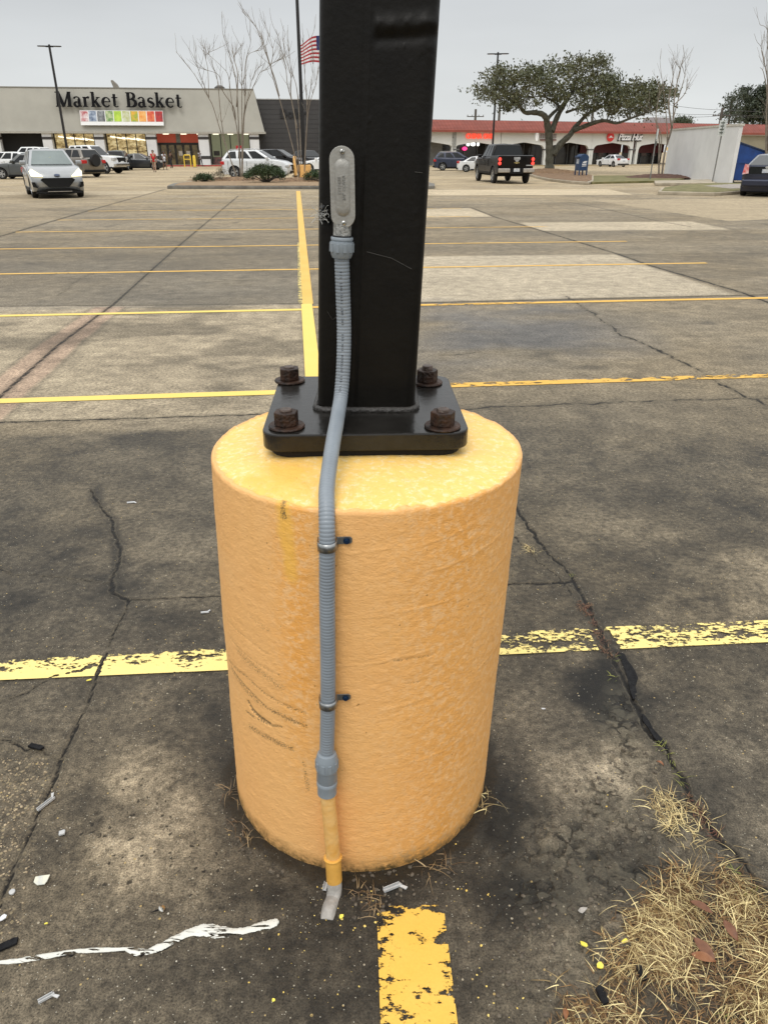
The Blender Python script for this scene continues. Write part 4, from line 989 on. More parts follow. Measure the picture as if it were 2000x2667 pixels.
# --- big serif letters, drawn as solid strokes
def stroke(mb, pts, ws, M, h):
    n = len(pts); Lp = []; Rp = []
    for i, (x, y) in enumerate(pts):
        x0, y0 = pts[max(i-1, 0)]; x1, y1 = pts[min(i+1, n-1)]; dx, dy = x1-x0, y1-y0; l = math.hypot(dx, dy) or 1; nx_, ny_ = -dy/l, dx/l; w = ws[i]/2
        Lp.append((x+nx_*w, y+ny_*w)); Rp.append((x-nx_*w, y-ny_*w))
    for i in range(n-1): mb.prism([Rp[i], Rp[i+1], Lp[i+1], Lp[i]], h+.002*(i % 2), M)
def arc(cx, cy, rx, ry, a0, a1, n=10): return [(cx+rx*math.cos(R(a0+(a1-a0)*k/n)), cy+ry*math.sin(R(a0+(a1-a0)*k/n))) for k in range(n+1)]
def wv(n, a, b): return [a+(b-a)*abs(math.sin(math.pi*k/(n-1))) for k in range(n)]
def glyph(mb, ch, M, h=.08):
    """unit: cap height 1, returns advance"""
    S = lambda p, w: stroke(mb, p, w if hasattr(w, '__len__') else [w]*len(p), M, h)
    if ch == 'M': S([(.02, .03), (.34, .03)], .07); S([(.12, 0), (.16, .97)], .10); S([(.02, .97), (.30, .97)], .07); S([(.20, 1), (.55, .0)], .21); S([(.56, .02), (.90, 1)], .10); S([(.93, 0), (.93, 1)], .21); S([(.76, .03), (1.10, .03)], .07); S([(.84, .97), (1.06, .97)], .07); return 1.14
    if ch == 'B': S([(.16, 0), (.16, 1)], .20); S([(.0, .03), (.3, .03)], .07); S([(.0, .97), (.3, .97)], .07); p = arc(.32, .76, .24, .21, 90, -90); S([(.16, .97)]+p, [.07]+wv(11, .07, .19)); p = arc(.34, .28, .30, .25, 90, -90); S([(.16, .53)]+p, [.07]+wv(11, .07, .22)); S([(.16, .03), (.34, .03)], .07); return .74
    if ch == 'a': S([(.40, .05), (.40, .52)], .18); S(arc(.24, .50, .18, .17, 165, 10), wv(11, .13, .08)); S(arc(.24, .18, .16, .155, 60, 330), wv(11, .07, .16)); S([(.30, .33), (.42, .36)], .07); S([(.38, .04), (.56, .05)], .08); return .60
    if ch == 'r': S([(.14, 0), (.14, .66)], .18); S([(.0, .03), (.3, .03)], .07); S([(.0, .64), (.2, .64)], .07); S(arc(.34, .40, .18, .24, 150, 60), [.07]*4+[.10]*3+[.16]*4); return .50
    if ch == 'k': S([(.14, 0), (.14, 1)], .18); S([(.0, .03), (.28, .03)], .07); S([(.0, .98), (.2, .98)], .07); S([(.18, .28), (.48, .62)], .07); S([(.36, .64), (.60, .64)], .06); S([(.28, .40), (.52, .02)], .18); S([(.38, .03), (.66, .03)], .07); return .68
    if ch == 'e': p = arc(.30, .33, .24, .31, 0, 320, 16); S(p, [.09, .09, .09, .08, .08, .09, .13, .17, .19, .19, .17, .14, .12, .10, .09, .08, .07]); S([(.10, .36), (.54, .36)], .07); return .62
    if ch == 't': S([(.18, .12), (.18, .88)], .17); S([(.02, .64), (.40, .64)], .07); S(arc(.30, .14, .13, .12, 180, 330), [.16, .15, .12, .10, .08, .08, .07, .07, .07, .06, .06]); return .46
    if ch == 's': S(arc(.24, .48, .16, .15, 25, 215, 8)+arc(.24, .18, .18, .16, 55, -150, 8), [.08, .09, .09, .09, .10, .12, .14, .17, .18, .18, .18, .16, .12, .10, .09, .08, .08, .09]); return .50
    return .42
x0, zl = A.at(147, 277, .45); x1, _ = A.at(478, 280, .45); cap = A.Z(300, 238, .6)-A.Z(300, 278, .45)
txt = 'Market Basket'; tmp = MB(); adv = sum(glyph(tmp, c_, Matrix.Identity(4))+.045 for c_ in txt); sc = (x1-x0)/adv
tilt = math.atan2(1.3, zt-zb)
sg = thing('store_sign', 'large black serif letters reading Market Basket on the beige fascia', 'sign', A.world(x0, .45, zl), A.ang)
LET = pm('black_sign_letter', (.008, .008, .009), .7, spec=.1)
cx = 0
zl2 = A.Z(300, 277.5, .45)
for c_ in txt:
    mb = MB(); M_ = Matrix.Rotation(R(90), 4, 'X') @ Matrix.Rotation(0, 4, 'X') @ Matrix.Translation((cx, -.02*0, .12)) @ Matrix.Diagonal((sc, cap*.98, 1, 1))
    w = glyph(mb, c_, M_, .18)
    if c_ != ' ':
        # lean the letters with the fascia
        mb.v = [(a, b_+max(0, c__)*math.tan(tilt)*.9, c__) for a, b_, c__ in mb.v]; mb.build('letter', LET, sg)
    cx += (w+.045)*sc
# food banner
x0, z1 = A.at(207, 286, .3); x1, z0 = A.at(428, 326, .2)
bn = thing('food_banner', 'white banner of ten fruit and vegetable pictures under the black store letters', 'banner', A.world(x0, .05, z0), A.ang); Lb = x1-x0; hb_ = z1-z0
def lean(mb): mb.v = [(a, b_+c_*math.tan(tilt)-.16, c_) for a, b_, c_ in mb.v]; return mb
mb = MB(); mb.box(0, Lb, -.05, 0, 0, hb_); lean(mb).build('panel', pm('white_banner', (.80, .80, .79), .6, var=.03), bn)
PC = [((.75, .70, .70), (.40, .04, .05)), ((.08, .12, .20), (.45, .52, .62)), ((.02, .02, .025), (.30, .32, .33)), ((.55, .60, .35), (.08, .22, .04)), ((.30, .50, .03), (.50, .68, .06)), ((.62, .64, .50), (.40, .42, .12)), ((.75, .40, .03), (.18, .38, .03)), ((.75, .26, .03), (.85, .50, .16)), ((.62, .06, .02), (.70, .24, .08)), ((.50, .02, .015), (.16, .01, .02))]
for k, (ca, cb_) in enumerate(PC):
    mb = MB(); w = Lb/10; mb.box(k*w+.05, (k+1)*w-.05, -.07, -.052, hb_*.26, hb_*.97)
    lean(mb).build('picture', pm('food_picture_%s' % 'abcdefghij'[k], ca, .5, c2=cb_, scale=2.0, var=.1), bn)
# --- charcoal store
Bp = Plane(672, 99, 820, 100)
ds = Bp.root('charcoal_store', 'dark charcoal block store with faint black lettering beside the beige supermarket', 'store')
zt2 = Bp.Z(672, 258); sE = Bp.S(985)
mb = MB(); mb.box(-1.2, sE, 0, 16, 0, zt2); w_ = mb.build('wall', CHAR, ds)
mb = MB()
for k in range(1, 14): mb.box(-1.2, sE, -.012, .0, zt2*k/14-.012, zt2*k/14+.012)
mb.build('block_joint', pm('block_joint_dark', (.035, .034, .034), .8), w_)
mb = MB(); mb.box(-1.2, sE, -.05, .3, zt2, zt2+.10); mb.build('coping', pm('pale_coping', (.35, .35, .34), .6), w_)
x, z = Bp.at(728, 296)
sg2 = thing('wall_lettering', 'faint black letters on the charcoal block wall behind the bare trees', 'sign', Bp.world(Bp.S(728, 296), -.05, Bp.Z(728, 307)), Bp.ang)
hc = Bp.Z(728, 284)-Bp.Z(728, 307)
text('letter_row', 'Dollar', pm('faded_black_letter', (.016, .016, .017), .5), Matrix.Translation((0, 0, hc*.5)) @ Matrix.Rotation(R(90), 4, 'X'), hc*1.45, sg2, .05, bold=.03, ax_='LEFT', local=(0, 0, 0), sx=.92)

# --- strip mall with arcade and red tiled mansard
Sp = Plane(1128, 92, 1560, 100)
sm = Sp.root('strip_mall', 'long white arcaded strip mall under a red tiled mansard roof', 'shopping arcade')
RED = pm('red_roof_tile', (.27, .068, .045), .6, var=.14, scale=1.2, bump=.1)
ze = Sp.Z(1128, 337); zr = Sp.Z(1128, 310, 1.0); sL = Sp.S(960); sR = Sp.S(2160)
mb = MB(); mb.box(sL, Sp.S(1912), .0, .35, Sp.Z(1300, 345)+.3, ze); 
arcs = [Sp.S(p, 370) for p in (1123, 1241, 1366, 1485, 1596.4, 1712)]
arcs = [arcs[0]-(arcs[1]-arcs[0])]+arcs
sp_w = (arcs[-1]-arcs[1])/5
zs_ = Sp.Z(1241, 378.5); za = Sp.Z(1241, 369)
WW = MB()
for a in arcs:
    h2 = sp_w/2; cw = .36; r = .55; x0 = -h2+cw; x1 = h2-cw
    pl_ = [(-h2, 0), (x0, 0), (x0, zs_-r)]+[(x0+r-r*math.cos(R(q)), zs_-r+r*math.sin(R(q))+.10*q/90) for q in (20, 45, 70, 90)]+[(0, za)]+[(x1-r+r*math.cos(R(q)), zs_-r+r*math.sin(R(q))+.10*q/90) for q in (90, 70, 45, 20)]+[(x1, zs_-r), (x1, 0), (h2, 0), (h2, ze-.02), (-h2, ze-.02)]
    WW.prism([(a+p, q) for p, q in pl_], .36, Matrix.Translation((0, .36, 0)) @ Matrix.Rotation(R(90), 4, 'X'))
WW.box(arcs[-1]+sp_w/2, Sp.S(1905), 0, .36, 0, ze-.02)
wl = WW.build('arcade_wall', pm('white_stucco_wall', (.72, .725, .69), .85, var=.05, scale=.5), sm)
for a in arcs:
    mb = MB(); mb.box(a+sp_w/2-.40, a+sp_w/2+.40, -.03, .40, Sp.Z(1241, 390), Sp.Z(1241, 386.5)); mb.build('column_band', pm('grey_column_band', (.12, .12, .12), .6), wl)
GL = pm('dark_shop_glass', (.012, .011, .010), .12, c2=(.05, .045, .04), scale=.9)
BL = pm('pale_recess_wall', (.30, .30, .28), .8)
for k, a in enumerate(arcs):
    mb = MB(); mb.box(a-sp_w/2+.02, a+sp_w/2-.02, 2.6, 2.8, 0.02, ze-.1); g = mb.build('shop_front', BL if k < 2 else GL, sm)
    if k >= 2:
        mb = MB()
        for q in (-.32, -.05, .22, .4): mb.box(a+q*sp_w, a+q*sp_w+.12, 2.5, 2.59, .02, ze-.4)
        mb.build('shop_frame', pm('grey_shop_frame', (.10, .10, .095), .5), g)
    if k in (5, 6):
        mb = MB(); mb.box(a-sp_w/2+.05, a+sp_w/2-.05, 2.3, 2.5, zs_-.75, ze-.2); mb.build('shop_valance', pm('dark_red_valance', (.10, .012, .014), .6), g)
        for q in (-.25, .02, .27):
            mb = MB(); mb.box(a+q*sp_w-.35, a+q*sp_w+.35, 2.42, 2.49, 1.0, 1.9); mb.build('window_poster', pm('dim_poster', (.05, .015, .015), .5, c2=(.16, .12, .10), scale=3), g)
mb = MB(); mb.box(sL, Sp.S(1905), .36, 2.6, .0, .10); mb.build('walkway', pm('arcade_walkway', (.25, .23, .2), .8), sm)
mb = MB(); mb.box(sL, Sp.S(1905), -1.5, -.02, 0.0, .11); mb.build('kerb', pm('yellowed_kerb', (.40, .30, .14), .8, c2=(.35, .31, .24), scale=.6), sm)
# roof
ov = -.55
mb = MB(); n_ = 7
for k in range(n_):
    y0 = ov+(1.0-ov)*k/n_; y1 = ov+(1.0-ov)*(k+1)/n_; z0 = ze+(zr-ze)*k/n_; z1 = ze+(zr-ze)*(k+1)/n_
    mb.add([(sL, y0-.05, z0), (sR, y0-.05, z0), (sR, y1, z1), (sL, y1, z1)], [(0, 1, 2, 3)]); mb.add([(sL, y1, z1), (sR, y1, z1), (sR, y1-.05, z1+.001), (sL, y1-.05, z1+.001)], [(0, 1, 2, 3)])
mb.box(sL, sR, ov-.12, ov-.052, ze-.22, ze+.03); mb.add([(sL, 1, zr), (sR, 1, zr), (sR, 13, zr), (sL, 13, zr)], [(0, 1, 2, 3)]); mb.add([(sL, ov, ze-.06), (sR, ov, ze-.06), (sR, .4, ze-.06), (sL, .4, ze-.06)], [(0, 3, 2, 1)])
rf = mb.build('roof', RED, sm)
mb = MB()
x = sL
while x < sR: mb.add([(x, ov-.06, ze+.02), (x+.05, ov-.06, ze+.02), (x+.05, .99, zr+.02), (x, .99, zr+.02)], [(0, 1, 2, 3)]); x += .42
mb.build('tile_joint', pm('tile_joint_dark', (.20, .045, .03), .7), rf)
mb = MB(); x, z = Sp.at(1727, 307, 6); mb.box(x-1.6, x+1.3, 6, 8, zr-.2, z+.1); mb.build('roof_unit', pm('pale_roof_unit', (.36, .37, .37), .6), sm)
# beige block end of the arcade, behind the bin
mb = MB(); mb.box(Sp.S(1905), sR, -.25, 8, 0, ze-.28); bw = mb.build('block_wall', pm('beige_block_wall', (.30, .27, .19), .85, var=.10, scale=.7, bump=.1), sm)
mb = MB(); mb.box(Sp.S(1905), sR, -.34, -.10, ze-.30, ze-.02); mb.build('white_gutter', WHT, bw)
# signs on the arcade
x, z = Sp.at(1246, 354); 
cs = thing('restaurant_sign', 'glowing red letters reading CHINA ONE on the white arcade wall', 'sign', Sp.world(x, -.12, z), Sp.ang)
RG = pm('glowing_red_letter', (.8, .06, .03), .4, emit=(1, .10, .05), es=.75)
h_ = Sp.Z(1246, 347)-Sp.Z(1246, 361)
for wd, dx in (('CHINA', -.28), ('ONE', 1.10)):
    text('letter_row', wd, RG, Matrix.Translation((dx*1.0-(.35 if wd == 'CHINA' else -.10), 0, 0)) @ Matrix.Rotation(R(90), 4, 'X'), h_*1.28, cs, .06, bold=.022, local=(0, 0, 0), sx=(.92 if wd == 'CHINA' else .86))
mb = MB(); mb.box(-1.72, 1.72, .02, .10, -h_*.62, h_*.62); 
x, z = Sp.at(1417, 356)
ws_ = thing('shop_sign', 'white oval and small grey letters on the arcade wall left of the oak trunk', 'sign', Sp.world(x, -.12, z), Sp.ang)
mb = MB(); mb.lathe([(.28, -.03), (.28, .03)], seg=20, M=Matrix.Translation((-1.05, 0, .05)) @ Matrix.Rotation(R(90), 4, 'X') @ Matrix.Diagonal((.75, 1.7, 1, 1))); mb.build('oval', pm('white_sign_face', (.85, .85, .83), .5, emit=(1, 1, 1), es=.25), ws_)
text('letter_row', 'TOTAL NAILS', pm('grey_sign_letter', (.25, .18, .18), .5), Matrix.Translation((.35, 0, .1)) @ Matrix.Rotation(R(90), 4, 'X'), .42, ws_, .03, bold=.01, local=(0, 0, 0), sx=.9) if False else None
mb = MB()
for k in range(7): mb.box(-.62+k*.33, -.62+k*.33+.20, -.05, .0, -.10, .32); mb.box(-.60+k*.33, -.58+k*.33+.12, -.051, -.05, .0, .12)
mb.build('letter_row', pm('grey_sign_letter', (.30, .26, .26), .5), ws_)
mb = MB(); mb.box(-.62, 1.6, -.05, .0, -.36, -.22); mb.build('underline', pm('dark_red_underline', (.16, .05, .05), .5), ws_)
x, z = Sp.at(1628, 356)
ph = thing('pizza_sign', 'round red logo beside white slanted letters reading Pizza Hut', 'sign', Sp.world(x, -.12, z), Sp.ang)
mb = MB(); dR = .50; xl = -2.55+.3
mb.lathe([(dR, -.04), (dR, .05)], seg=28, M=Matrix.Translation((xl, 0, 0)) @ Matrix.Rotation(R(90), 4, 'X')); mb.build('logo_disc', pm('red_logo', (.60, .025, .02), .4, emit=(.6, .02, .02), es=.15), ph)
mb = MB(); Mr = Matrix.Translation((xl, -.052, -.02)) @ Matrix.Rotation(R(90), 4, 'X')
mb.prism([(-.36, -.06), (-.22, -.02), (-.14, .14), (.10, .16), (.20, .02), (.38, -.03), (.30, -.08), (.02, -.05), (-.2, -.10)], .03, Mr); mb.build('logo_roof', pm('white_logo', (.85, .85, .85), .5), ph)
WL = pm('white_sign_letter', (.85, .85, .85), .5, emit=(1, 1, 1), es=.12)
for nm_, mat_, dy, bo, dz in (('letter_shadow', LET, .03, .075, -.05), ('letter_row', WL, -.06, .022, 0)):
    text(nm_, 'Pizza Hut', mat_, Matrix.Translation((.62, dy, dz-.02)) @ Matrix.Rotation(R(90), 4, 'X'), 1.02, ph, .03, bold=bo, shear=.28, local=(0, 0, 0), sx=.98, space=.92)
x, z = Sp.at(1210, 386, 2.3); ne = thing('neon_sign', 'small pink neon oval glowing in the dark shop window', 'sign', Sp.world(x, 2.3, z), Sp.ang)
mb = MB(); mb.lathe([(.30, -.03), (.34, 0), (.30, .03)], seg=18, M=Matrix.Rotation(R(90), 4, 'X') @ Matrix.Diagonal((1, .62, 1, 1))); mb.build('neon_tube', pm('pink_neon', (.9, .1, .3), emit=(1, .05, .25), es=1.3), ne)
x, z = Sp.at(1737, 387, 1.6); ne = thing('neon_sign', 'small blue and yellow lit sign at the right end of the arcade', 'sign', Sp.world(x, .5, z), Sp.ang)
mb = MB(); mb.box(-.9, -.1, 0, .08, -.2, .2); mb.build('yellow_panel', pm('yellow_neon', (.6, .4, .1), emit=(.9, .55, .1), es=.7), ne); mb = MB(); mb.box(-.08, .25, 0, .08, -.2, .25); mb.build('blue_panel', pm('blue_neon', (.1, .1, .7), emit=(.15, .12, .9), es=.9), ne)
PEN = pm('glowing_pendant', (1, 1, .95), emit=(1, 1, .95), es=1.6)
for i, px in enumerate((1219, 1232, 1245)):
    x, z = Sp.at(px, 374, 1.4); o = thing('pendant_lamp', ('left white lamp glowing under the first dark arch', 'middle and widest white lamp under the first dark arch', 'right and smallest white lamp under the first dark arch')[i], 'lamp', Sp.world(x, 1.4, z), Sp.ang, 'round white lamps under the arcade arch')
    r_ = (.20, .28, .15)[i]; mb = MB(); mb.lathe([(r_*.3, -.22), (r_, -.12), (r_, .08), (r_*.4, .2)], seg=14); mb.build('globe', PEN, o, smooth=True); mb = MB(); mb.tube([(0, 0, .2), (0, 0, ze-z-.12)], .02, 5); mb.build('cord', FRM, o)

# --- white enclosure wall, blue bin
WALLM = pm('white_block_wall', (.66, .66, .65), .85, var=.07, scale=.6, bump=.15)
w0 = G(1727, 461); w1 = G(1858, 474); w2 = G(1898, 477)
en = thing('enclosure_wall', 'tall plain white wall of the bin enclosure beside the blue bin', 'wall', w1)
zh0 = DY(1744, 336, w0.y).z; zh1 = DY(1868, 329, w1.y).z; zh2 = DY(1924, 327, w2.y).z
def slabwall(a, b_, za_, zb_, th_, name, mat, z0=0, ex=0):
    a = a-w1; b_ = b_-w1; d = (b_-a); n__ = Vector((-d.y, d.x, 0)).normalized(); nn = n__*th_; n0 = n__*ex; d = d.normalized()*abs(ex)*1.5; a = a+d*-1; b_ = b_+d
    mb = MB(); pts_ = [a+n0, b_+n0, b_+nn, a+nn]
    mb.add([(p.x, p.y, z0 if z0 else -.02) for p in pts_]+[(p.x, p.y, (z0+.10 if z0 else 0)+z) for p, z in zip(pts_, ((0, 0, 0, 0) if z0 else (za_, zb_, zb_, za_)))], [(0, 3, 2, 1), (4, 5, 6, 7), (0, 1, 5, 4), (1, 2, 6, 5), (2, 3, 7, 6), (3, 0, 4, 7)])
    return mb.build(name, mat, en)
slabwall(w0, w1-(w1-w0).normalized()*.002, zh1, zh1, .2, 'long_wall', WALLM); slabwall(w1, w2, zh1-.003, zh1-.003, .2, 'short_wall', WALLM)
slabwall(w0, w1, 0, 0, .24, 'wall_cap', pm('pale_wall_cap', (.50, .48, .42), .7), z0=zh1, ex=-.04); slabwall(w1, w2, 0, 0, .24, 'wall_cap', pm('pale_wall_cap', (.50, .48, .42), .7), z0=zh1+.004, ex=-.04)
BB = pm('blue_bin_paint', (.006, .045, .20), .45, var=.2, scale=2, bump=.1)
b0 = G(1901, 476); bi = thing('waste_bin', 'large blue sloping waste bin beside the white wall', 'dumpster', (b0.x+.1, b0.y+.25, 0), R(-6))
zt_ = DY(1920, 371, b0.y+.3).z; zt3 = DY(1992, 402, b0.y+.3).z
mb = MB(); mb.prism([(0, .12), (2.6, .12), (2.6, zt3-.15), (1.95, zt3), (.08, zt_), (-.02, zt_-.05)], 1.7, Matrix.Translation((0, 1.7, 0)) @ Matrix.Rotation(R(90), 4, 'X')); body = mb.build('bin_body', BB, bi, bevel=.02)
mb = MB(); ang = math.atan2(zt3-zt_, 1.9); mb.box(-.05, 2.15, -.04, 1.74, 0, .07); mb.v = [(a*math.cos(ang)-c_*math.sin(ang)+.05, b_, a*math.sin(ang)+c_*math.cos(ang)+zt_+.004) for a, b_, c_ in mb.v]; mb.build('lid', pm('dark_blue_lid', (.01, .025, .07), .5), bi)
mb = MB(); mb.box(.12, 2.5, -.05, -.003, zt3-.42, zt3-.32); mb.box(.15, .25, -.05, -.003, .2, zt3-.44); mb.build('side_rib', BB, bi)
mb = MB(); mb.box(1.3, 1.45, -.08, -.053, .95, 1.05); mb.build('lock_plate', STL, bi)
for q in (.2, 2.3): mb = MB(); mb.lathe([(.06, -.03), (.06, .03)], (q, .2, .062), seg=12, M=Matrix.Rotation(R(90), 4, 'X')); mb.build('caster', FRM, bi)

# ================================================================== KERBED ISLANDS
KERB = pm('old_kerb_concrete', (.16, .15, .13), .85, var=.3, scale=2.5, bump=.3)
PALEK = pm('pale_kerb_concrete', (.36, .31, .23), .85, var=.2, scale=2, bump=.2)
MUL = pm('brown_bark_mulch', (.07, .035, .018), .95, c2=(.30, .19, .10), scale=9, bump=.8)
MULD = pm('dark_red_mulch', (.06, .028, .018), .95, c2=(.12, .06, .04), scale=7, bump=.8)
GRS = pm('thin_lawn', (.10, .10, .03), .95, c2=(.22, .19, .085), scale=2.2, bump=.6)
def flat(name, pts, z0, z1, mat, bevel=0):
    pts = [(p.x, p.y) for p in pts]; ar = sum(pts[i][0]*pts[(i+1) % len(pts)][1]-pts[(i+1) % len(pts)][0]*pts[i][1] for i in range(len(pts)))
    if ar < 0: pts = pts[::-1]
    mb = MB(); mb.prism(pts, z1-z0, Matrix.Translation((0, 0, z0))); return tag(mb.build(name, mat, bevel=bevel), kind='structure')
def mound(name, c, rx, ry, h, mat, z0, rag=.25, seed=1):
    n1_, n2_ = 14, 40; vs = []; fs = []; rn = random.Random(seed)
    for i in range(n1_+1):
        for k in range(n2_):
            a = 2*math.pi*k/n2_; f_ = i/n1_; w = 1+rag*math.sin(3*a+seed)*.4+rag*.3*math.sin(7*a+2*seed)
            vs.append((c[0]+rx*f_*w*math.cos(a), c[1]+ry*f_*w*math.sin(a), z0+h*(1-f_**2)+(rn.random()-.5)*.05*h/.2*(f_ < 1)))
    for i in range(n1_):
        for k in range(n2_): fs.append((i*n2_+k, (i+1)*n2_+k, (i+1)*n2_+(k+1) % n2_, i*n2_+(k+1) % n2_))
    mb = MB(); mb.add(vs, fs); return tag(mb.build(name, mat, smooth=True), kind='structure')
isl = [G(436, 491), G(450, 484.5), G(520, 475), G(620, 471.5), G(820, 471), G(1000, 472), G(1100, 477), G(1132, 485), G(1132, 491), G(1000, 492), G(700, 492)]
flat('kerbed_island', isl, -.01, .14, KERB, bevel=.03)
cI = sum(isl, Vector())/len(isl); flat('island_soil', [cI+(p-cI)*.955 for p in isl], .13, .155, pm('tan_gravelly_soil', (.20, .13, .07), .95, c2=(.34, .24, .14), scale=6, bump=.6))
c_ = G(610, 476); mound('mulch_bed', (c_.x, c_.y), 2.6, 1.5, .16, MUL, .15, seed=2); c_ = G(785, 478); mound('mulch_bed', (c_.x, c_.y), 2.0, 1.4, .16, MUL, .15, seed=5)
oi = [G(1378, 457), G(1395, 463), G(1430, 471), G(1480, 477), G(1532, 481), G(1545, 476), G(1545, 462), G(1500, 452), G(1440, 447), G(1395, 450)]
flat('kerbed_island', oi, -.01, .14, PALEK, bevel=.03); cI = sum(oi, Vector())/len(oi); flat('island_soil', [cI+(p-cI)*.95 for p in oi], .13, .155, MUL)
c_ = G(1425, 454); mound('mulch_bed', (c_.x, c_.y), 2.4, 3.0, .26, MUL, .15, seed=3)
flat('lawn', [G(1520, 463), G(1560, 460), G(1727, 459), G(1790, 466), G(1760, 472), G(1706, 475), G(1560, 478), G(1540, 479)], .002, .10, GRS)
c_ = G(1722, 465); mound('mulch_bed', (c_.x, c_.y), 2.2, 2.2, .18, MULD, .10, seed=4)
flat('sidewalk', [G(1703, 476), G(1850, 472), G(1862, 482), G(1706, 483)], .003, .13, PALEK, bevel=.02)
gi = [G(1712, 506), G(1722, 496), G(1780, 487), G(1850, 483), G(2060, 482), G(2080, 497), G(1925, 505), G(1860, 510)]
flat('kerbed_island', gi, -.01, .13, PALEK, bevel=.03); cI = sum(gi, Vector())/len(gi); flat('lawn', [cI+(p-cI)*.95 for p in gi], .12, .145, GRS)
flat('gravel_patch', [G(1832, 492), G(1900, 487), G(2050, 488), G(2040, 497), G(1900, 500)], .144, .152, pm('pale_gravel', (.22, .19, .16), .9, c2=(.38, .34, .30), scale=7, bump=.6))

# ================================================================== VEHICLES
TYRE = pm('tyre_rubber', (.012, .012, .012), .8)
RIM = pm('alloy_wheel', (.42, .43, .44), .3, metal=.8)
CGL = pm('tinted_car_glass', (.010, .012, .013), .12, spec=.28)
CGL2 = pm('pale_reflecting_windscreen', (.12, .15, .145), .08, spec=.6, c2=(.18, .22, .21), scale=.8)
BLK = pm('black_car_plastic', (.008, .008, .008), .6, spec=.2)
CHR = pm('chrome_trim', (.6, .6, .6), .15, metal=1)
REDL = pm('red_tail_lamp', (.35, .01, .01), .2, emit=(.8, .02, .01), es=.12)
REDON = pm('lit_red_tail_lamp', (.9, .03, .02), emit=(1, .06, .04), es=1.5)
CLR = pm('clear_headlamp', (.55, .56, .56), .1, metal=.3)
PLT = pm('licence_plate_face', (.62, .64, .62), .5, c2=(.30, .33, .42), scale=14, var=.1)
def paint(name, c, metal=.35): return pm(name, c, .28, metal=metal, var=.04, coat=.8)
KIND = {
 'suv': dict(L=4.62, W=1.86, lo=.24, r=.355, wx=(-1.36, 1.34), top=[(-2.30, .42), (-2.31, .80), (-2.27, 1.06), (-2.15, 1.16), (-.5, 1.11), (1.05, 1.10), (1.15, 1.12), (1.8, 1.02), (2.15, .88), (2.28, .70), (2.30, .46), (2.18, .26)],
    gh=((-2.20, 1.13), (-1.80, 1.60), (.15, 1.645), (1.15, 1.10)), wr=.62, wb=.86, sw=3),
 'sedan': dict(L=4.75, W=1.82, lo=.19, r=.325, wx=(-1.38, 1.40), top=[(-2.36, .40), (-2.37, .78), (-2.30, .96), (-1.6, 1.0), (-.5, .96), (1.0, .92), (1.12, .93), (1.9, .82), (2.25, .70), (2.36, .55), (2.36, .35), (2.25, .22)],
    gh=((-1.80, .97), (-.95, 1.38), (.15, 1.42), (1.15, .91)), wr=.56, wb=.82, sw=2),
 'hatch': dict(L=3.85, W=1.73, lo=.17, r=.315, wx=(-1.22, 1.25), top=[(-1.91, .40), (-1.92, .75), (-1.86, .92), (-1.75, .96), (0, .93), (.70, .92), (.80, .94), (1.5, .86), (1.78, .74), (1.9, .55), (1.9, .35), (1.8, .2)],
    gh=((-1.80, .95), (-1.55, 1.36), (.15, 1.42), (.78, .92)), wr=.58, wb=.80, sw=2),
 'liftback': dict(L=4.46, W=1.75, lo=.19, r=.32, wx=(-1.34, 1.36), top=[(-2.20, .42), (-2.22, .80), (-2.20, 1.02), (-2.12, 1.10), (-1.2, 1.02), (1.1, .92), (1.2, .92), (1.8, .80), (2.12, .64), (2.22, .45), (2.12, .22)],
    gh=((-2.14, 1.08), (-.75, 1.46), (.05, 1.48), (1.45, .88)), wr=.56, wb=.80, sw=2),
 'pickup': dict(L=5.85, W=2.02, lo=.48, r=.41, wx=(-1.75, 1.95), top=[(-2.88, .62), (-2.92, .80), (-2.92, 1.36), (-2.86, 1.39), (-1.12, 1.38), (-1.08, 1.30), (1.20, 1.26), (1.32, 1.28), (2.5, 1.20), (2.82, 1.10), (2.92, .85), (2.92, .55), (2.8, .46)],
    gh=((-1.10, 1.28), (-.92, 1.90), (.70, 1.93), (1.42, 1.24)), wr=.70, wb=.94, sw=3),
}
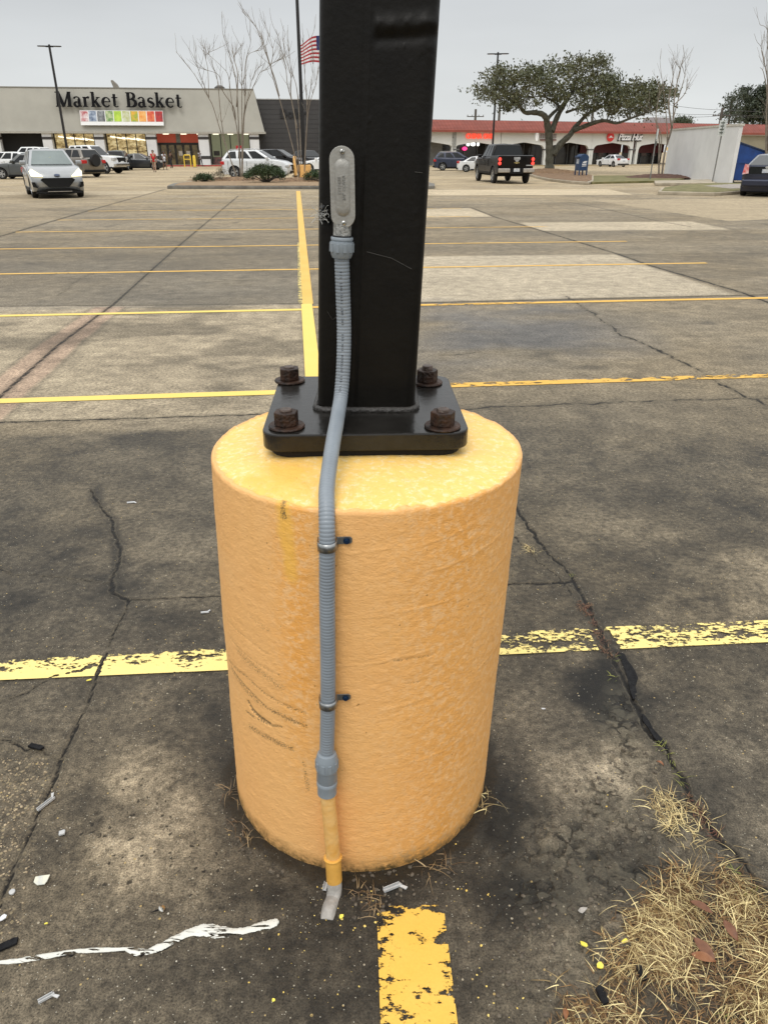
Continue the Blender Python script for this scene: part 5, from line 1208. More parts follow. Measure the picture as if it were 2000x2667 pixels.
def car(name, label, cat, kind, loc, head, mat, group=None, scale=1.0, glass=CGL, front='std', rear='std', lamps=REDL, windscreen=None, plate=True, rails=False, rim=RIM, spare=False, hatch_open=False):
    K = KIND[kind]; L, Wd, lo, r = K['L'], K['W'], K['lo'], K['r']
    o = thing(name, label, cat, loc, head, group); o.scale = (scale,)*3
    bot = [(K['top'][-1][0]-.05, lo)]
    for wx in (K['wx'][1], K['wx'][0]):
        ra = r*1.20; zc = r; a0 = math.degrees(math.asin(max(-1, min(1, (lo-zc)/ra))))
        for k in range(11): a = R(a0+(180-2*a0)*k/10); bot.append((wx+ra*math.cos(a), zc+ra*math.sin(a)))
    bot.append((K['top'][0][0]+.08, lo))
    nb = len(bot); outl = bot+K['top']; n = len(outl); mb = MB()
    lays = [-1, -.965, -.86, -.5, 0, .5, .86, .965, 1]; hl = L/2
    for q in lays:
        e = abs(q)**5
        for i, (x, z) in enumerate(outl):
            xx = x; zz = z; yy = q*Wd/2
            ins = .20*e*max(0, (abs(x)-hl*.72)/(hl*.28))
            xx = x-math.copysign(ins, x)
            if abs(q) >= .96:
                kk = .055 if abs(q) == 1 else .012
                if i >= nb: zz = z-kk*(1.2 if z > .7 else .2)
            yy *= 1-.05*max(0, (abs(x)-hl*.7)/(hl*.3))
            if abs(q) == 1: yy *= .985+.015*(1-abs(zz-.7))
            mb.v.append((xx, yy, zz))
    m_ = len(lays)
    for j in range(m_-1):
        for i in range(n): mb.f.append((j*n+i, j*n+(i+1) % n, (j+1)*n+(i+1) % n, (j+1)*n+i))
    mb.f.append(tuple(range(n-1, -1, -1))); mb.f.append(tuple((m_-1)*n+i for i in range(n)))
    body = mb.build('body', mat, o, smooth=True); smooth_angle(body, 38)
    mb = MB(); mb.box(K['wx'][0]-r*1.3, K['wx'][1]+r*1.3, -Wd/2+.22, Wd/2-.22, lo*.75, lo+.45); mb.build('underbody', BLK, o)
    # greenhouse
    (ax, az), (bx, bz), (cx, cz), (dx, dz) = K['gh']; wr, wb = K['wr'], K['wb']
    mb = MB(); P = [(ax, az-.03, wb-.02), (bx, bz, wr), (cx, cz, wr), (dx, dz-.03, wb-.02)]; V_ = []
    for x, z, w in P: V_ += [(x, -w, z), (x, w, z)]
    mx_ = (bx+cx)/2; V_ += [(mx_, 0, max(bz, cz)+.035)]
    mb.add(V_, [(0, 2, 4, 6), (7, 5, 3, 1), (0, 1, 3, 2), (6, 4, 5, 7), (2, 3, 8), (4, 8, 5), (2, 8, 4), (3, 5, 8), (0, 6, 7, 1)])
    gh = mb.build('cabin', mat, o, bevel=.05, segs=3); smooth_angle(gh, 60)
    # side windows
    def bil(s, t, sg, off=.012):
        b_ = Vector((ax+(dx-ax)*s, wb-.02, az-.03+(dz-az)*s)); tt = Vector((bx+(cx-bx)*s, wr, bz+(cz-bz)*s)); p = b_.lerp(tt, t)
        return Vector((p.x, sg*(p.y+off), p.z+off*.3))
    sp = {3: [(.07, .30), (.33, .60), (.63, .92)], 2: [(.10, .46), (.50, .90)]}[K['sw']]
    for sg in (1, -1):
        for (a, b_) in sp:
            q = [bil(a, .14, sg), bil(b_, .14, sg), bil(b_-.03, .90, sg), bil(a+.03, .90, sg)]
            mb = MB(); mb.add(q, [(0, 1, 2, 3) if sg < 0 else (3, 2, 1, 0)]); w_ = mb.build('side_window', glass, o)
            md = w_.modifiers.new('t', 'SOLIDIFY'); md.thickness = .012; md.offset = 0
        # door seams, handle, mirror
        yb = Wd/2*.992
        for xs in ((dx-.05, (ax+dx)/2, ax+.45*(kind != 'hatch')) if kind != 'hatch' else (dx-.05, -.55)):
            mb = MB(); mb.box(xs-.008, xs+.008, sg*yb-.006, sg*yb+.004, lo+.10, az-.12); mb.build('door_seam', BLK, o)
        for xs in ((dx+ax)/2+.14, ax+.60):
            mb = MB(); mb.box(xs, xs+.16, sg*yb-.005, sg*yb+.025, az-.22, az-.185); mb.build('door_handle', mat, o, bevel=.008)
        mb = MB(); mb.box(dx-.42, dx-.24, sg*(wb+.02) if sg > 0 else -(wb+.24), (wb+.24) if sg > 0 else -(wb+.02), dz+.02, dz+.17); mb.build('mirror', mat, o, bevel=.04)
        mb = MB(); mb.box(K['wx'][0]+r*1.25, K['wx'][1]-r*1.25, sg*yb-.03, sg*yb+.012, lo-.02, lo+.10); mb.build('sill', BLK, o, bevel=.015)
        if rails: mb = MB(); mb.tube([(bx+.1, sg*(wr-.06), bz+.03), (bx+.2, sg*(wr-.04), bz+.08), (cx-.3, sg*(wr-.04), cz+.08), (cx-.15, sg*(wr-.06), cz+.03)], .018, 6); mb.build('roof_rail', CHR, o)
    def endwin(p0, z0, p1, z1, nm, mt, dirx):
        a = Vector((p0, 0, z0)); b_ = Vector((p1, 0, z1)); d = b_-a; nn = Vector((dirx*abs(d.z), 0, abs(d.x))).normalized()*.014
        q = []
        for t_, ww in ((.10, wb-.13), (.90, wr-.08)):
            c_ = a+d*t_+nn; q += [(c_.x, -ww, c_.z), (c_.x, ww, c_.z)]
        mb = MB(); mb.add(q, [(0, 1, 3, 2) if dirx > 0 else (2, 3, 1, 0)]); w_ = mb.build(nm, mt, o); md = w_.modifiers.new('t', 'SOLIDIFY'); md.thickness = .012; md.offset = 0; return w_
    ws = endwin(dx, dz-.03, cx, cz, 'windscreen', windscreen or glass, 1); endwin(ax, az-.03, bx, bz, 'rear_window', glass, -1)
    for wx in K['wx']:
        for sg in (1, -1):
            Mw = Matrix.Translation((wx, sg*(Wd/2-.12), r)) @ Matrix.Rotation(R(-90*sg), 4, 'X')
            wh = thing('wheel', None, None, (0, 0, 0)); wh.parent = o
            mb = MB(); mb.lathe([(r*.62, -.10), (r*.93, -.105), (r, -.07), (r, .07), (r*.95, .10), (r*.66, .105), (r*.62, .07)], seg=28, M=Mw); smooth_angle(mb.build('tyre', TYRE, wh), 40)
            mb = MB(); mb.lathe([(r*.64, .03), (r*.66, .098), (r*.60, .098), (r*.57, .05)], seg=28, M=Mw)
            for k in range(5):
                mb.prism([(-.03, 0), (.03, 0), (.045, r*.60), (-.045, r*.60)], .03, Mw @ Matrix.Translation((0, 0, .06)) @ Matrix.Rotation(R(72*k+11), 4, 'Z'))
            mb.lathe([(.07, .055), (.07, .10)], seg=12, M=Mw); mb.build('rim', rim, wh)
            mb = MB(); mb.lathe([(r*.60, .0), (r*.60, .03)], seg=20, M=Mw); mb.build('brake_disc', BLK, wh)
    top = K['top']; fx = hl-.02
    zl = az
    if kind == 'pickup': hz0, hz1, tz0, tz1 = .92, 1.12, .95, 1.30
    else: hz0, hz1, tz0, tz1 = .64, .80, .80, 1.0
    for sg in (1, -1):
        if front == 'std':
            mb = MB(); q = [sg*(Wd/2-.015), sg*(Wd/2-.42)]; mb.box(fx-.34, fx-.055, min(q), max(q), hz0, hz1); mb.build('headlight', CLR, o, bevel=.03)
        if rear == 'std':
            mb = MB(); q = [sg*(Wd/2-.01), sg*(Wd/2-.34)]; mb.box(-hl+.05, -hl+.30, min(q), max(q), tz0, tz1); mb.build('taillight', lamps, o, bevel=.03)
    if front == 'std':
        mb = MB(); mb.box(fx-.2, fx+.012, -.42 if kind != 'pickup' else -.55, .42 if kind != 'pickup' else .55, hz0-.16, hz1); mb.build('grille', BLK, o, bevel=.03)
        mb = MB(); mb.box(fx-.2, fx+.014, -.6, .6, lo+.08, lo+.22); mb.build('lower_intake', BLK, o, bevel=.02)
    if front == 'std' and kind == 'pickup': mb = MB(); mb.box(fx-.25, fx+.05, -Wd/2+.06, Wd/2-.06, .52, .74); mb.build('front_bumper', CHR, o, bevel=.04)
    if rear == 'std':
        if plate: mb = MB(); mb.box(-hl-.005, -hl+.05, -.17, .17, .62, .78); mb.build('licence_plate', PLT, o)
        mb = MB(); mb.box(-hl-.03, -hl+.3, -Wd/2+.10, Wd/2-.10, lo+.05, lo+.20); mb.build('rear_bumper', BLK, o, bevel=.04)
    if spare:
        mb = MB(); mb.lathe([(.20, -.10), (.34, -.10), (.37, -.05), (.37, .05), (.34, .10), (.20, .11)], seg=26, M=Matrix.Translation((-hl-.13, .1, .98)) @ Matrix.Rotation(R(90), 4, 'Y')); mb.build('spare_wheel', TYRE, o, smooth=False)
    if hatch_open:
        mb = MB(); mb.box(-.02, .04, -.62, .62, 0, 1.05); w_ = mb.build('raised_tailgate', mat, o, bevel=.03); w_.location = (bx-.02, 0, bz); w_.rotation_euler = (0, R(-110), 0)
    return o
def mir(mb_fn, *a): return [mb_fn(s, *a) for s in (1, -1)]
GP = 'vehicles in the parking lot'
# ---- silver SUV driving towards us
c0 = (G(90, 513)+G(215, 512.5))/2
hd = math.radians(-90+27.5)
dirv = Vector((math.cos(hd), math.sin(hd), 0))
SILV = paint('silver_metallic_paint', (.33, .34, .345), .5)
o = car('parked_suv', 'silver suv with headlights on, driving towards the camera at far left', 'suv', 'suv', c0-dirv*1.36+Vector((0, 0, 0)), hd, SILV, GP, front='custom', windscreen=CGL2)
hl = 2.31
HL = pm('lit_headlamp', (1, .95, .7), emit=(1, .86, .45), es=1.5)
def onfront(poly, th, nm, mt, x=hl, tilt=0, cut=.0):
    """polygon in (y,z) on the nose; nose curves back towards the sides and rises back"""
    mb = MB(); n = len(poly); vs = []
    for dx_ in (.018, -.10):
        for y, z in poly:
            e = (abs(y)/.93)**5*.20; lean_ = max(0, z-.70)*.85; vs.append((x-e-lean_+dx_+th, y, z))
    mb.add(vs, [tuple(range(n)), tuple(range(2*n-1, n-1, -1))]+[(i, (i+1) % n, n+(i+1) % n, n+i)[::-1] for i in range(n)])
    return mb.build(nm, mt, o)
onfront([(-.50, .70), (-.60, .64), (-.36, .40), (.36, .40), (.60, .64), (.50, .70)], .03, 'grille', BLK)
onfront([(-.62, .30), (-.40, .34), (.40, .34), (.62, .30), (.70, .18), (-.70, .18)], .02, 'lower_intake', BLK)
onfront([(-.42, .235), (.42, .235), (.42, .255), (-.42, .255)], .05, 'skid_strip', CHR)
for s in (1, -1):
    onfront([(s*.50, .74), (s*.88, .76), (s*.91, .92), (s*.82, 1.00), (s*.53, .79)], .035, 'headlight', HL)
    onfront([(s*.72, .36), (s*.88, .40), (s*.90, .56), (s*.80, .56)], .02, 'fog_lamp_recess', BLK)
onfront([(.10*math.cos(R(a)), .80+.035*math.sin(R(a))) for a in range(0, 360, 30)], .045, 'badge', pm('dark_blue_badge', (.05, .07, .13), .3))
mb = MB(); mb.box(.62, .66, -.03, .05, 1.15, 1.38); mb.build('hanging_tag', pm('yellow_mirror_tag', (.70, .72, .22), .6), o)
mb = MB(); mb.box(2.0, 2.32, -.80, .80, .165, .23); mb.build('front_skirt', BLK, o, bevel=.02)
# ---- others on the left
MG = paint('grey_metallic_paint', (.075, .078, .075), .5); WH = paint('white_car_paint', (.72, .73, .73), .0); TAN = paint('champagne_metallic_paint', (.20, .18, .15), .5)
DG = paint('charcoal_metallic_paint', (.035, .037, .04), .5); PEARL = paint('pearl_white_paint', (.62, .64, .65), .15); BKP = pm('black_car_paint', (.006, .005, .005), .22, metal=0, var=.04, spec=.22); NAVY = paint('navy_blue_paint', (.012, .018, .045), .4)
lx = Vector((-1, 0, 0)); 
def put(px, py, dx=0): p = G(px, py); return Vector((p.x+dx, p.y, 0))
car('parked_hatchback', 'small grey hatchback half hidden behind the silver suv', 'car', 'hatch', put(5, 466, 1.25)+Vector((.0, 0.9, 0)), R(180+4), MG, GP, rim=RIM)
car('parked_car', 'white car at the left edge behind the grey hatchback', 'car', 'suv', put(-12, 456, 0)+Vector((0, 2, 0)), R(170), WH, GP, scale=.93)
car('parked_pickup', 'white pickup whose cab shows between the silver suv and dark shop opening', 'pickup', 'pickup', put(100, 450), R(172), WH, GP, scale=.97)
car('parked_suv', 'champagne suv with a black spare wheel beside the silver suv', 'suv', 'suv', put(170, 461, 0)+Vector((0, 1.2, 0)), R(152), TAN, GP, spare=True, scale=1.06)
car('parked_pickup', 'white pickup with chrome bumper nosing out towards the shop door', 'pickup', 'pickup', put(288, 452, -2.2)+Vector((0, 1.6, 0)), R(-12), WH, GP, scale=1.03)
car('parked_suv', 'dark grey suv behind the nose of the white pickup', 'suv', 'suv', put(305, 443, 0)+Vector((0, 1, 0)), R(100), DG, GP, scale=1.0)
car('parked_sedan', 'charcoal sedan beside the person in red', 'car', 'sedan', put(364, 441.5, 0)+Vector((0, .5, 0)), R(6), DG, GP, scale=.98)
car('parked_suv', 'pearl white suv parked side on behind the kerbed island', 'suv', 'suv', put(670, 464, 0)+Vector((0, .9, 0)), R(-6), PEARL, GP, rails=True, scale=1.0)
car('parked_suv', 'black suv behind the pearl white suv', 'suv', 'suv', put(722, 449, 0)+Vector((0, 1.5, 0)), R(-14), BKP, GP, rails=False, scale=1.04)
car('parked_suv', 'dark suv with its tailgate raised against the charcoal wall', 'suv', 'suv', put(800, 441, 0)+Vector((0, 2, 0)), R(-60), BKP, GP, hatch_open=True)
car('parked_sedan', 'white car just left of the thick pole behind the orange drum', 'car', 'sedan', put(858, 449, 0), R(170), WH, GP, scale=1.02)
# ---- right side
car('parked_suv', 'navy blue suv nearest the first arch of the strip mall', 'suv', 'suv', put(1190, 443.5, 0)+Vector((0, .8, 0)), R(-4), NAVY, GP, rails=True, scale=.92)
car('parked_sedan', 'old white sedan between the navy suv and black pickup', 'car', 'sedan', put(1238, 447.5, 0)+Vector((.5, .8, 0)), R(-10), WH, GP, scale=.84)
car('parked_sedan', 'small white sedan in front of the pizza shop arch', 'car', 'sedan', put(1606, 434, 0)+Vector((0, 2, 0)), R(112), WH, GP, scale=.86)
rl = G(1283, 476); rr_ = G(1370, 476); hd = R(90+6.5); dv = Vector((math.cos(hd), math.sin(hd), 0)); base = (rl+rr_)/2; tr = base+dv*1.75
o = car('pickup_truck', 'black pickup truck with lit red tail lamps driving away', 'pickup', 'pickup', tr, hd, BKP, GP, rear='custom')
hlp = 2.925
for s in (1, -1):
    for z in (1.20, 1.00): mb = MB(); mb.lathe([(.075, -.03), (.085, 0), (.06, .03)], seg=14, M=Matrix.Translation((-hlp+.07, s*.90, z)) @ Matrix.Rotation(R(90), 4, 'Y')); mb.build('taillight', REDON, o)
    mb = MB(); q = (s*.36, s*.97); mb.box(-hlp-.12, -hlp+.1, min(q), max(q), .56, .76); mb.build('rear_bumper', pm('brushed_chrome_bumper', (.45, .42, .38), .35, metal=.7), o, bevel=.03)
mb = MB(); mb.box(-hlp-.06, -hlp+.1, -.36, .36, .50, .78); mb.build('hitch_panel', BLK, o)
mb = MB(); mb.box(-hlp-.10, -hlp-.062, -.16, .16, .60, .76); mb.build('licence_plate', PLT, o)
mb = MB(); mb.box(-hlp-.03, -hlp+.02, -.17, .17, 1.18, 1.30); mb.prism([(-.13, 0), (.13, 0), (.06, -.09), (-.06, -.09)], .02, Matrix.Translation((-hlp-.02, 0, 1.17)) @ Matrix.Rotation(R(-90), 4, 'Z') @ Matrix.Rotation(R(90), 4, 'X')); mb.build('tailgate_handle', CHR, o)
mb = MB(); mb.prism([(-.14, -.02), (-.05, -.02), (-.05, -.045), (.05, -.045), (.05, -.02), (.14, -.02), (.14, .02), (.05, .02), (.05, .045), (-.05, .045), (-.05, .02), (-.14, .02)], .015, Matrix.Translation((-hlp-.0, 0, 1.03)) @ Matrix.Rotation(R(-90), 4, 'Z') @ Matrix.Rotation(R(90), 4, 'X')); mb.build('emblem', pm('gold_emblem', (.45, .36, .16), .3, metal=.7), o)
mb = MB(); mb.box(-hlp-.004, -hlp+.02, -.86, -.52, .88, .93); mb.build('small_badge', CHR, o)
pr = G(1950, 511); hd = R(90-30); dv = Vector((math.cos(hd), math.sin(hd), 0)); 
o = car('parked_liftback', 'dark navy liftback cut off by the right edge in front of the bin', 'car', 'liftback', Vector((pr.x+1.45, pr.y+1.6, 0)), hd, NAVY, GP, rear='custom')
for s in (1, -1):
    mb = MB(); mb.prism([(s*.62, .82), (s*.84, .78), (s*.80, 1.14), (s*.66, 1.12)] if s > 0 else [(s*.62, .82), (s*.66, 1.12), (s*.80, 1.14), (s*.84, .78)], .2, Matrix.Translation((-2.03, 0, 0)) @ Matrix.Rotation(R(-90), 4, 'Z') @ Matrix.Rotation(R(90), 4, 'X')); mb.build('taillight', pm('clear_and_red_lamp', (.75, .72, .72), .15, c2=(.6, .08, .07), scale=3), o)
mb = MB(); mb.box(-2.235, -2.1, -.60, .60, .80, 1.06); mb.build('tailgate_glass', CGL, o)
mb = MB(); mb.box(-2.25, -2.2, -.16, .16, .84, .97); mb.build('licence_plate', PLT, o)
mb = MB(); mb.lathe([(.06, -.01), (.05, .01)], seg=16, M=Matrix.Translation((-2.245, 0, 1.03)) @ Matrix.Rotation(R(90), 4, 'Y') @ Matrix.Diagonal((.8, 1.2, 1, 1))); mb.build('badge', CHR, o)
mb = MB(); mb.box(-2.30, -2.0, -.80, .80, .36, .62); mb.build('rear_bumper', NAVY, o, bevel=.06)

# ================================================================== LAMPS, SIGNS, MAILBOX
POLEM = pm('black_lamp_paint', (.010, .009, .009), .5)
DRUM = pm('orange_drum_paint', (.80, .46, .15), .7, var=.06, scale=3, bump=.2)
def lamp(base, label, ang, hgt=9.9, drum=True, tip=1.0):
    o = thing('street_lamp', label, 'street lamp', (base.x, base.y, 0), ang, 'twin headed lamp posts of the parking lot')
    if drum:
        mb = MB(); mb.lathe([(.38, -.05), (.37, .86), (.35, .90), (.0, .91)], seg=28); mb.build('concrete_base', DRUM, o, smooth=False)
        mb = MB(); mb.box(-.22, .22, -.22, .22, .905, .945); mb.build('base_plate', POLEM, o)
    mb = MB(); mb.add([(-.10, -.10, .9), (.10, -.10, .9), (.10, .10, .9), (-.10, .10, .9), (-.08, -.08, hgt), (.08, -.08, hgt), (.08, .08, hgt), (-.08, .08, hgt)], [(0, 3, 2, 1), (4, 5, 6, 7), (0, 1, 5, 4), (1, 2, 6, 5), (2, 3, 7, 6), (3, 0, 4, 7)]); mb.build('post', POLEM, o)
    for s in (1, -1):
        mb = MB(); mb.box(min(s*.08, s*.32), max(s*.08, s*.32), -.05, .05, hgt-.16, hgt-.04); mb.build('arm', POLEM, o)
        mb = MB(); mb.prism([(s*.30, -.16), (s*.42, -.20), (s*.85, -.19), (s*tip, -.09), (s*tip, .09), (s*.85, .19), (s*.42, .20), (s*.30, .16)][::s], .07, Matrix.Translation((0, 0, hgt-.12))); h_ = mb.build('lamp_head', POLEM, o, bevel=.02)
        mb = MB(); mb.box(min(s*.45, s*.82), max(s*.45, s*.82), -.14, .14, hgt-.128, hgt-.121); mb.build('lens', pm('unlit_lens', (.25, .25, .24), .3), h_)
    mb = MB(); mb.lathe([(.09, 0), (.06, .06)], (0, 0, hgt+.001), seg=12); mb.build('post_cap', POLEM, o)
    return o
lc = G(793, 474); lamp(Vector((lc.x, lc.y+.3, 0)), 'tall lamp post on an orange drum in the kerbed island beside the flag', R(5))
b_ = DY(128, 116, 75); lamp(Vector((b_.x, 75, 0)), 'leaning looking lamp post at left in front of the store letters', R(8), hgt=b_.z)
b_ = DY(1297, 136, 80); lamp(Vector((b_.x, 80, 0)), 'lamp post at right rising behind the oak and black pickup', R(-6), hgt=b_.z)
# bollards and rack by the store and in the island
YB = pm('yellow_bollard_paint', (.78, .55, .06), .6)
c_ = G(770, 463); bo = thing('bollard', 'slim orange bollard left of the orange drum in the island', 'bollard', c_); mb = MB(); mb.lathe([(.11, -.05), (.11, 1.20), (.09, 1.28), (.04, 1.31)], seg=16); smooth_angle(mb.build('post', DRUM, bo)); mb = MB(); mb.box(-.2, .2, -.2, .2, .1, .16); mb.build('foot_plate', POLEM, bo)
c_ = G(508, 434.5); bo = thing('bollard', 'bright yellow bollard at the kerb by the shop door', 'bollard', c_); mb = MB(); mb.lathe([(.16, 0), (.16, 1.05), (.12, 1.15), (.05, 1.18)], seg=16); smooth_angle(mb.build('post', YB, bo)); mb = MB(); mb.lathe([(.2, .001), (.2, .03)], seg=16); mb.build('foot_ring', POLEM, bo)
c_ = G(490, 434.5); bo = thing('guard_rail', 'yellow bent tube rail left of the yellow bollard', 'rail', c_); mb = MB(); mb.tube([(-.35, 0, 0), (-.35, 0, 1.1), (-.28, 0, 1.2), (.28, 0, 1.2), (.35, 0, 1.1), (.35, 0, 0)], .06, 8); mb.build('hoop', YB, bo); mb = MB(); mb.tube([(-.29, 0, .78), (.29, 0, .78)], .04, 8); mb.build('cross_bar', YB, bo)
GPo = pm('galvanised_post', (.22, .22, .21), .5, metal=.3)
def sign(base, top, label, name='road_sign'):
    o = thing(name, label, 'sign', base); return o
b0 = G(1854, 479); tp = DY(1886, 332, b0.y); so = sign(b0, tp, 'stop sign seen nearly edge on, in front of the white wall')
d = tp-b0; d.y = 0; mb = MB(); mb.box(-.03, .03, -.02, .02, 0, d.z+.35); mb.v = [(x+z*(d.x/d.z)*.35, y, z) for x, y, z in mb.v]; mb.build('post', GPo, so)
oc = [(.38*math.cos(R(22.5+45*k)), .38*math.sin(R(22.5+45*k))) for k in range(8)]
xo = d.z*(d.x/d.z)*.35; Ms = Matrix.Translation((xo, -.03, d.z+.0)) @ Matrix.Rotation(R(62), 4, 'Z') @ Matrix.Rotation(R(90), 4, 'X')
mb = MB(); mb.prism(oc, .006, Ms @ Matrix.Translation((0, 0, -.02))); mb.build('octagon_panel', pm('sign_back_aluminium', (.10, .11, .09), .5, metal=.3), so)
Mb_ = Matrix.Translation((xo-.06, -.07, d.z-.02)) @ Matrix.Rotation(R(-28), 4, 'Z') @ Matrix.Rotation(R(90), 4, 'X')
mb = MB(); mb.prism([(-.17, -.36), (.17, -.36), (.17, .36), (-.17, .36)], .006, Mb_); mb.build('white_panel', pm('white_sign_panel', (.60, .62, .60), .5), so)
mb = MB()
for k in range(4): mb.prism([(-.10, .22-.15*k), (.09-.02*(k % 2), .22-.15*k), (.09-.02*(k % 2), .28-.15*k), (-.10, .28-.15*k)], .002, Mb_ @ Matrix.Translation((0, 0, .0062)))
mb.build('lettering', pm('grey_green_lettering', (.12, .14, .12), .6), so)
b0 = G(1692, 470.5); tp = DY(1708, 335, b0.y); so = thing('road_sign', 'narrow white sign on a grey post beside the pizza shop letters', 'sign', b0)
hz = tp.z; mb = MB(); mb.box(-.03, .03, -.02, .02, 0, hz-.1); mb.build('post', GPo, so)
mb = MB(); Mz = Matrix.Rotation(R(58), 4, 'Z'); mb.box(-.16, .16, -.05, -.042, hz-.52, hz+.02); mb.v = [tuple(Mz @ Vector(v)) for v in mb.v]; mb.build('white_panel', pm('white_sign_panel', (.60, .62, .60), .5), so)
mb = MB(); mb.box(-.14, .14, -.06, -.052, hz-.85, hz-.62); mb.v = [tuple(Mz @ Vector(v)) for v in mb.v]; mb.build('small_panel', pm('sign_back_aluminium', (.10, .11, .09), .5), so)
b0 = G(630, 455); so = thing('corral_sign', 'small red sign with a white mark standing over the white suv', 'sign', b0); z = DY(630, 384, b0.y).z
mb = MB(); mb.box(-.03, .03, -.03, .03, 0, z-.28); mb.build('post', GPo, so); mb = MB(); mb.box(-.27, .27, -.04, -.02, z-.3, z+.15); pn = mb.build('red_panel', pm('red_sign_panel', (.42, .01, .02), .5), so)
mb = MB(); mb.lathe([(.10, -.004), (.10, .004)], seg=16, M=Matrix.Translation((-.04, -.046, z-.06)) @ Matrix.Rotation(R(90), 4, 'X') @ Matrix.Diagonal((1, .7, 1, 1))); mb.build('white_mark', WHT, pn)
# mailbox
b0 = G(1511, 462); mbx = thing('mailbox', 'blue street mailbox on four legs with a white eagle mark', 'mailbox', b0, R(12))
MBL = pm('mailbox_blue', (.015, .045, .115), .45, var=.08, scale=4)
pr_ = [(-.30, .42), (.30, .42), (.30, 1.16)]+[(.30*math.cos(R(a)), 1.16+.20*math.sin(R(a))) for a in range(15, 180, 15)]+[(-.30, 1.16)]
mb = MB(); mb.prism(pr_, .68, Matrix.Translation((0, .34, 0)) @ Matrix.Rotation(R(90), 4, 'X')); mb.v = [(x, y, z*1.04) for x, y, z in mb.v]; mb.build('box', MBL, mbx, bevel=.015)
mb = MB(); mb.box(-.42, -.28, -.26, .26, 1.20, 1.30); mb.build('pull_door', MBL, mbx, bevel=.02)
mb = MB(); mb.box(-.306, -.3005, -.17, .17, .85, 1.12); mb.build('notice_label', pm('white_label', (.7, .72, .72), .5, c2=(.3, .35, .42), scale=12), mbx)
for x in (-.26, .26):
    for y in (-.30, .30): mb = MB(); mb.box(x-.035, x+.035, y-.035, y+.035, .0, .434); mb.build('leg', MBL, mbx)
mb = MB(); Mq = Matrix.Translation((.03, -.341, .86)) @ Matrix.Rotation(R(90), 4, 'X')
mb.prism([(-.16, .06), (-.02, .14), (.17, .15), (.12, .04), (-.02, .00)], .003, Mq); mb.prism([(-.17, .0), (-.05, -.03), (.15, -.01), (.13, -.08), (-.16, -.10)], .003, Mq); mb.prism([(-.17, -.14), (.14, -.12), (.14, -.16), (-.17, -.18)], .003, Mq); mb.build('eagle_mark', WHT, mbx)
# flag
fp = DY(852, 166, 80); fo = thing('flag', 'red and white striped flag flying beside the tall lamp post', 'flag', (fp.x, 80, 0))
mb = MB(); mb.lathe([(.09, 0), (.06, 12)], seg=12); mb.lathe([(.02, 12), (.09, 12.05), (.09, 12.12), (.02, 12.2)], seg=12); mb.build('flagpole', pm('white_flagpole', (.6, .6, .6), .4), fo)
zt_ = DY(852, 88, 80).z; zb_ = DY(852, 160, 80).z
hh = (zt_-zb_); Lf = hh*1.45; nx_, ny_ = 40, 26; vs = []; fs = []; mi = []
for i in range(nx_+1):
    for j in range(ny_+1):
        u = i/nx_; v = j/ny_; x = -u*Lf*.78*(1-.06*math.sin(3*u)); y = .28*math.sin(u*7+v*1.2)*u; z = zb_+v*hh-.38*u**2*hh*(.2+.75*v)-.04*math.sin(u*8)
        vs.append((x, y, z))
for i in range(nx_):
    for j in range(ny_):
        fs.append((i*(ny_+1)+j, (i+1)*(ny_+1)+j, (i+1)*(ny_+1)+j+1, i*(ny_+1)+j+1)); k = int(j/2)
        mi.append(2 if (i < nx_*.4 and j >= 12) else (0 if k % 2 == 0 else 1))
mb = MB(); mb.add(vs, fs); c_ = mb.build('cloth', [pm('flag_red', (.36, .02, .03), .8), pm('flag_white', (.70, .68, .70), .8), pm('flag_blue', (.02, .03, .12), .8)], fo, smooth=True); c_.data.polygons.foreach_set('material_index', mi)
# utility poles and wires
UTL = pm('weathered_pole_wood', (.10, .09, .075), .9)
ut = []
for px, py, YY, lab in ((1239, 283, 128, 'utility pole over the red roof between the thick pole and the lamp'), (1303, 250, 130, 'utility pole behind the left side of the oak crown'), (1550, 238, 135, 'utility pole behind the middle of the oak crown'), (1882, 279, 125, 'utility pole behind the white wall with thin wires')):
    p = DY(px, py, YY); o = thing('utility_pole', lab, 'utility pole', (p.x, YY, 0)); mb = MB(); mb.tube([(0, 0, 0), (0, 0, p.z)], [.24, .17], 10); mb.build('pole', UTL, o)
    zc = p.z-1.0 if YY != 125 else DY(1882, 300, YY).z
    mb = MB(); mb.box(-1.3, 1.3, -.06, .06, zc-.06, zc+.06); mb.build('crossarm', UTL, o); ut.append((p, zc))
    mb = MB(); [mb.lathe([(.05, 0), (.07, .1), (.04, .2)], (q, 0, zc+.062), seg=8) for q in (-1.2, -.5, .5, 1.2)]; mb.build('insulator', pm('grey_insulator', (.2, .2, .2), .5), o)
wi = thing('power_lines', 'thin overhead wires running from the utility pole by the white wall', 'power line', (ut[3][0].x, 125, 0))
for k, (z0, z1) in enumerate(((ut[3][0].z-.3, 10.5), (ut[3][1]+.2, 8.6), (ut[3][1]+.0, 7.6))):
    q = []
    a = Vector((0, 0, z0)); b_ = Vector((ut[2][0].x-ut[3][0].x, 10, z1+1)); 
    for i in range(21): f_ = i/20; p = a.lerp(b_, f_); p.z -= 1.5*4*f_*(1-f_)*.6; q.append(p)
    mb = MB(); mb.tube(q, .022, 4); mb.build('wire', pm('dark_wire', (.06, .06, .06), .6), wi)
    q = [Vector((0, 0, z0)).lerp(Vector((40, 4, z0+.6)), i/20)-Vector((0, 0, 2.5*(i/20)*(1-i/20))) for i in range(21)]; mb = MB(); mb.tube(q, .022, 4); mb.build('wire', pm('dark_wire', (.06, .06, .06), .6), wi)

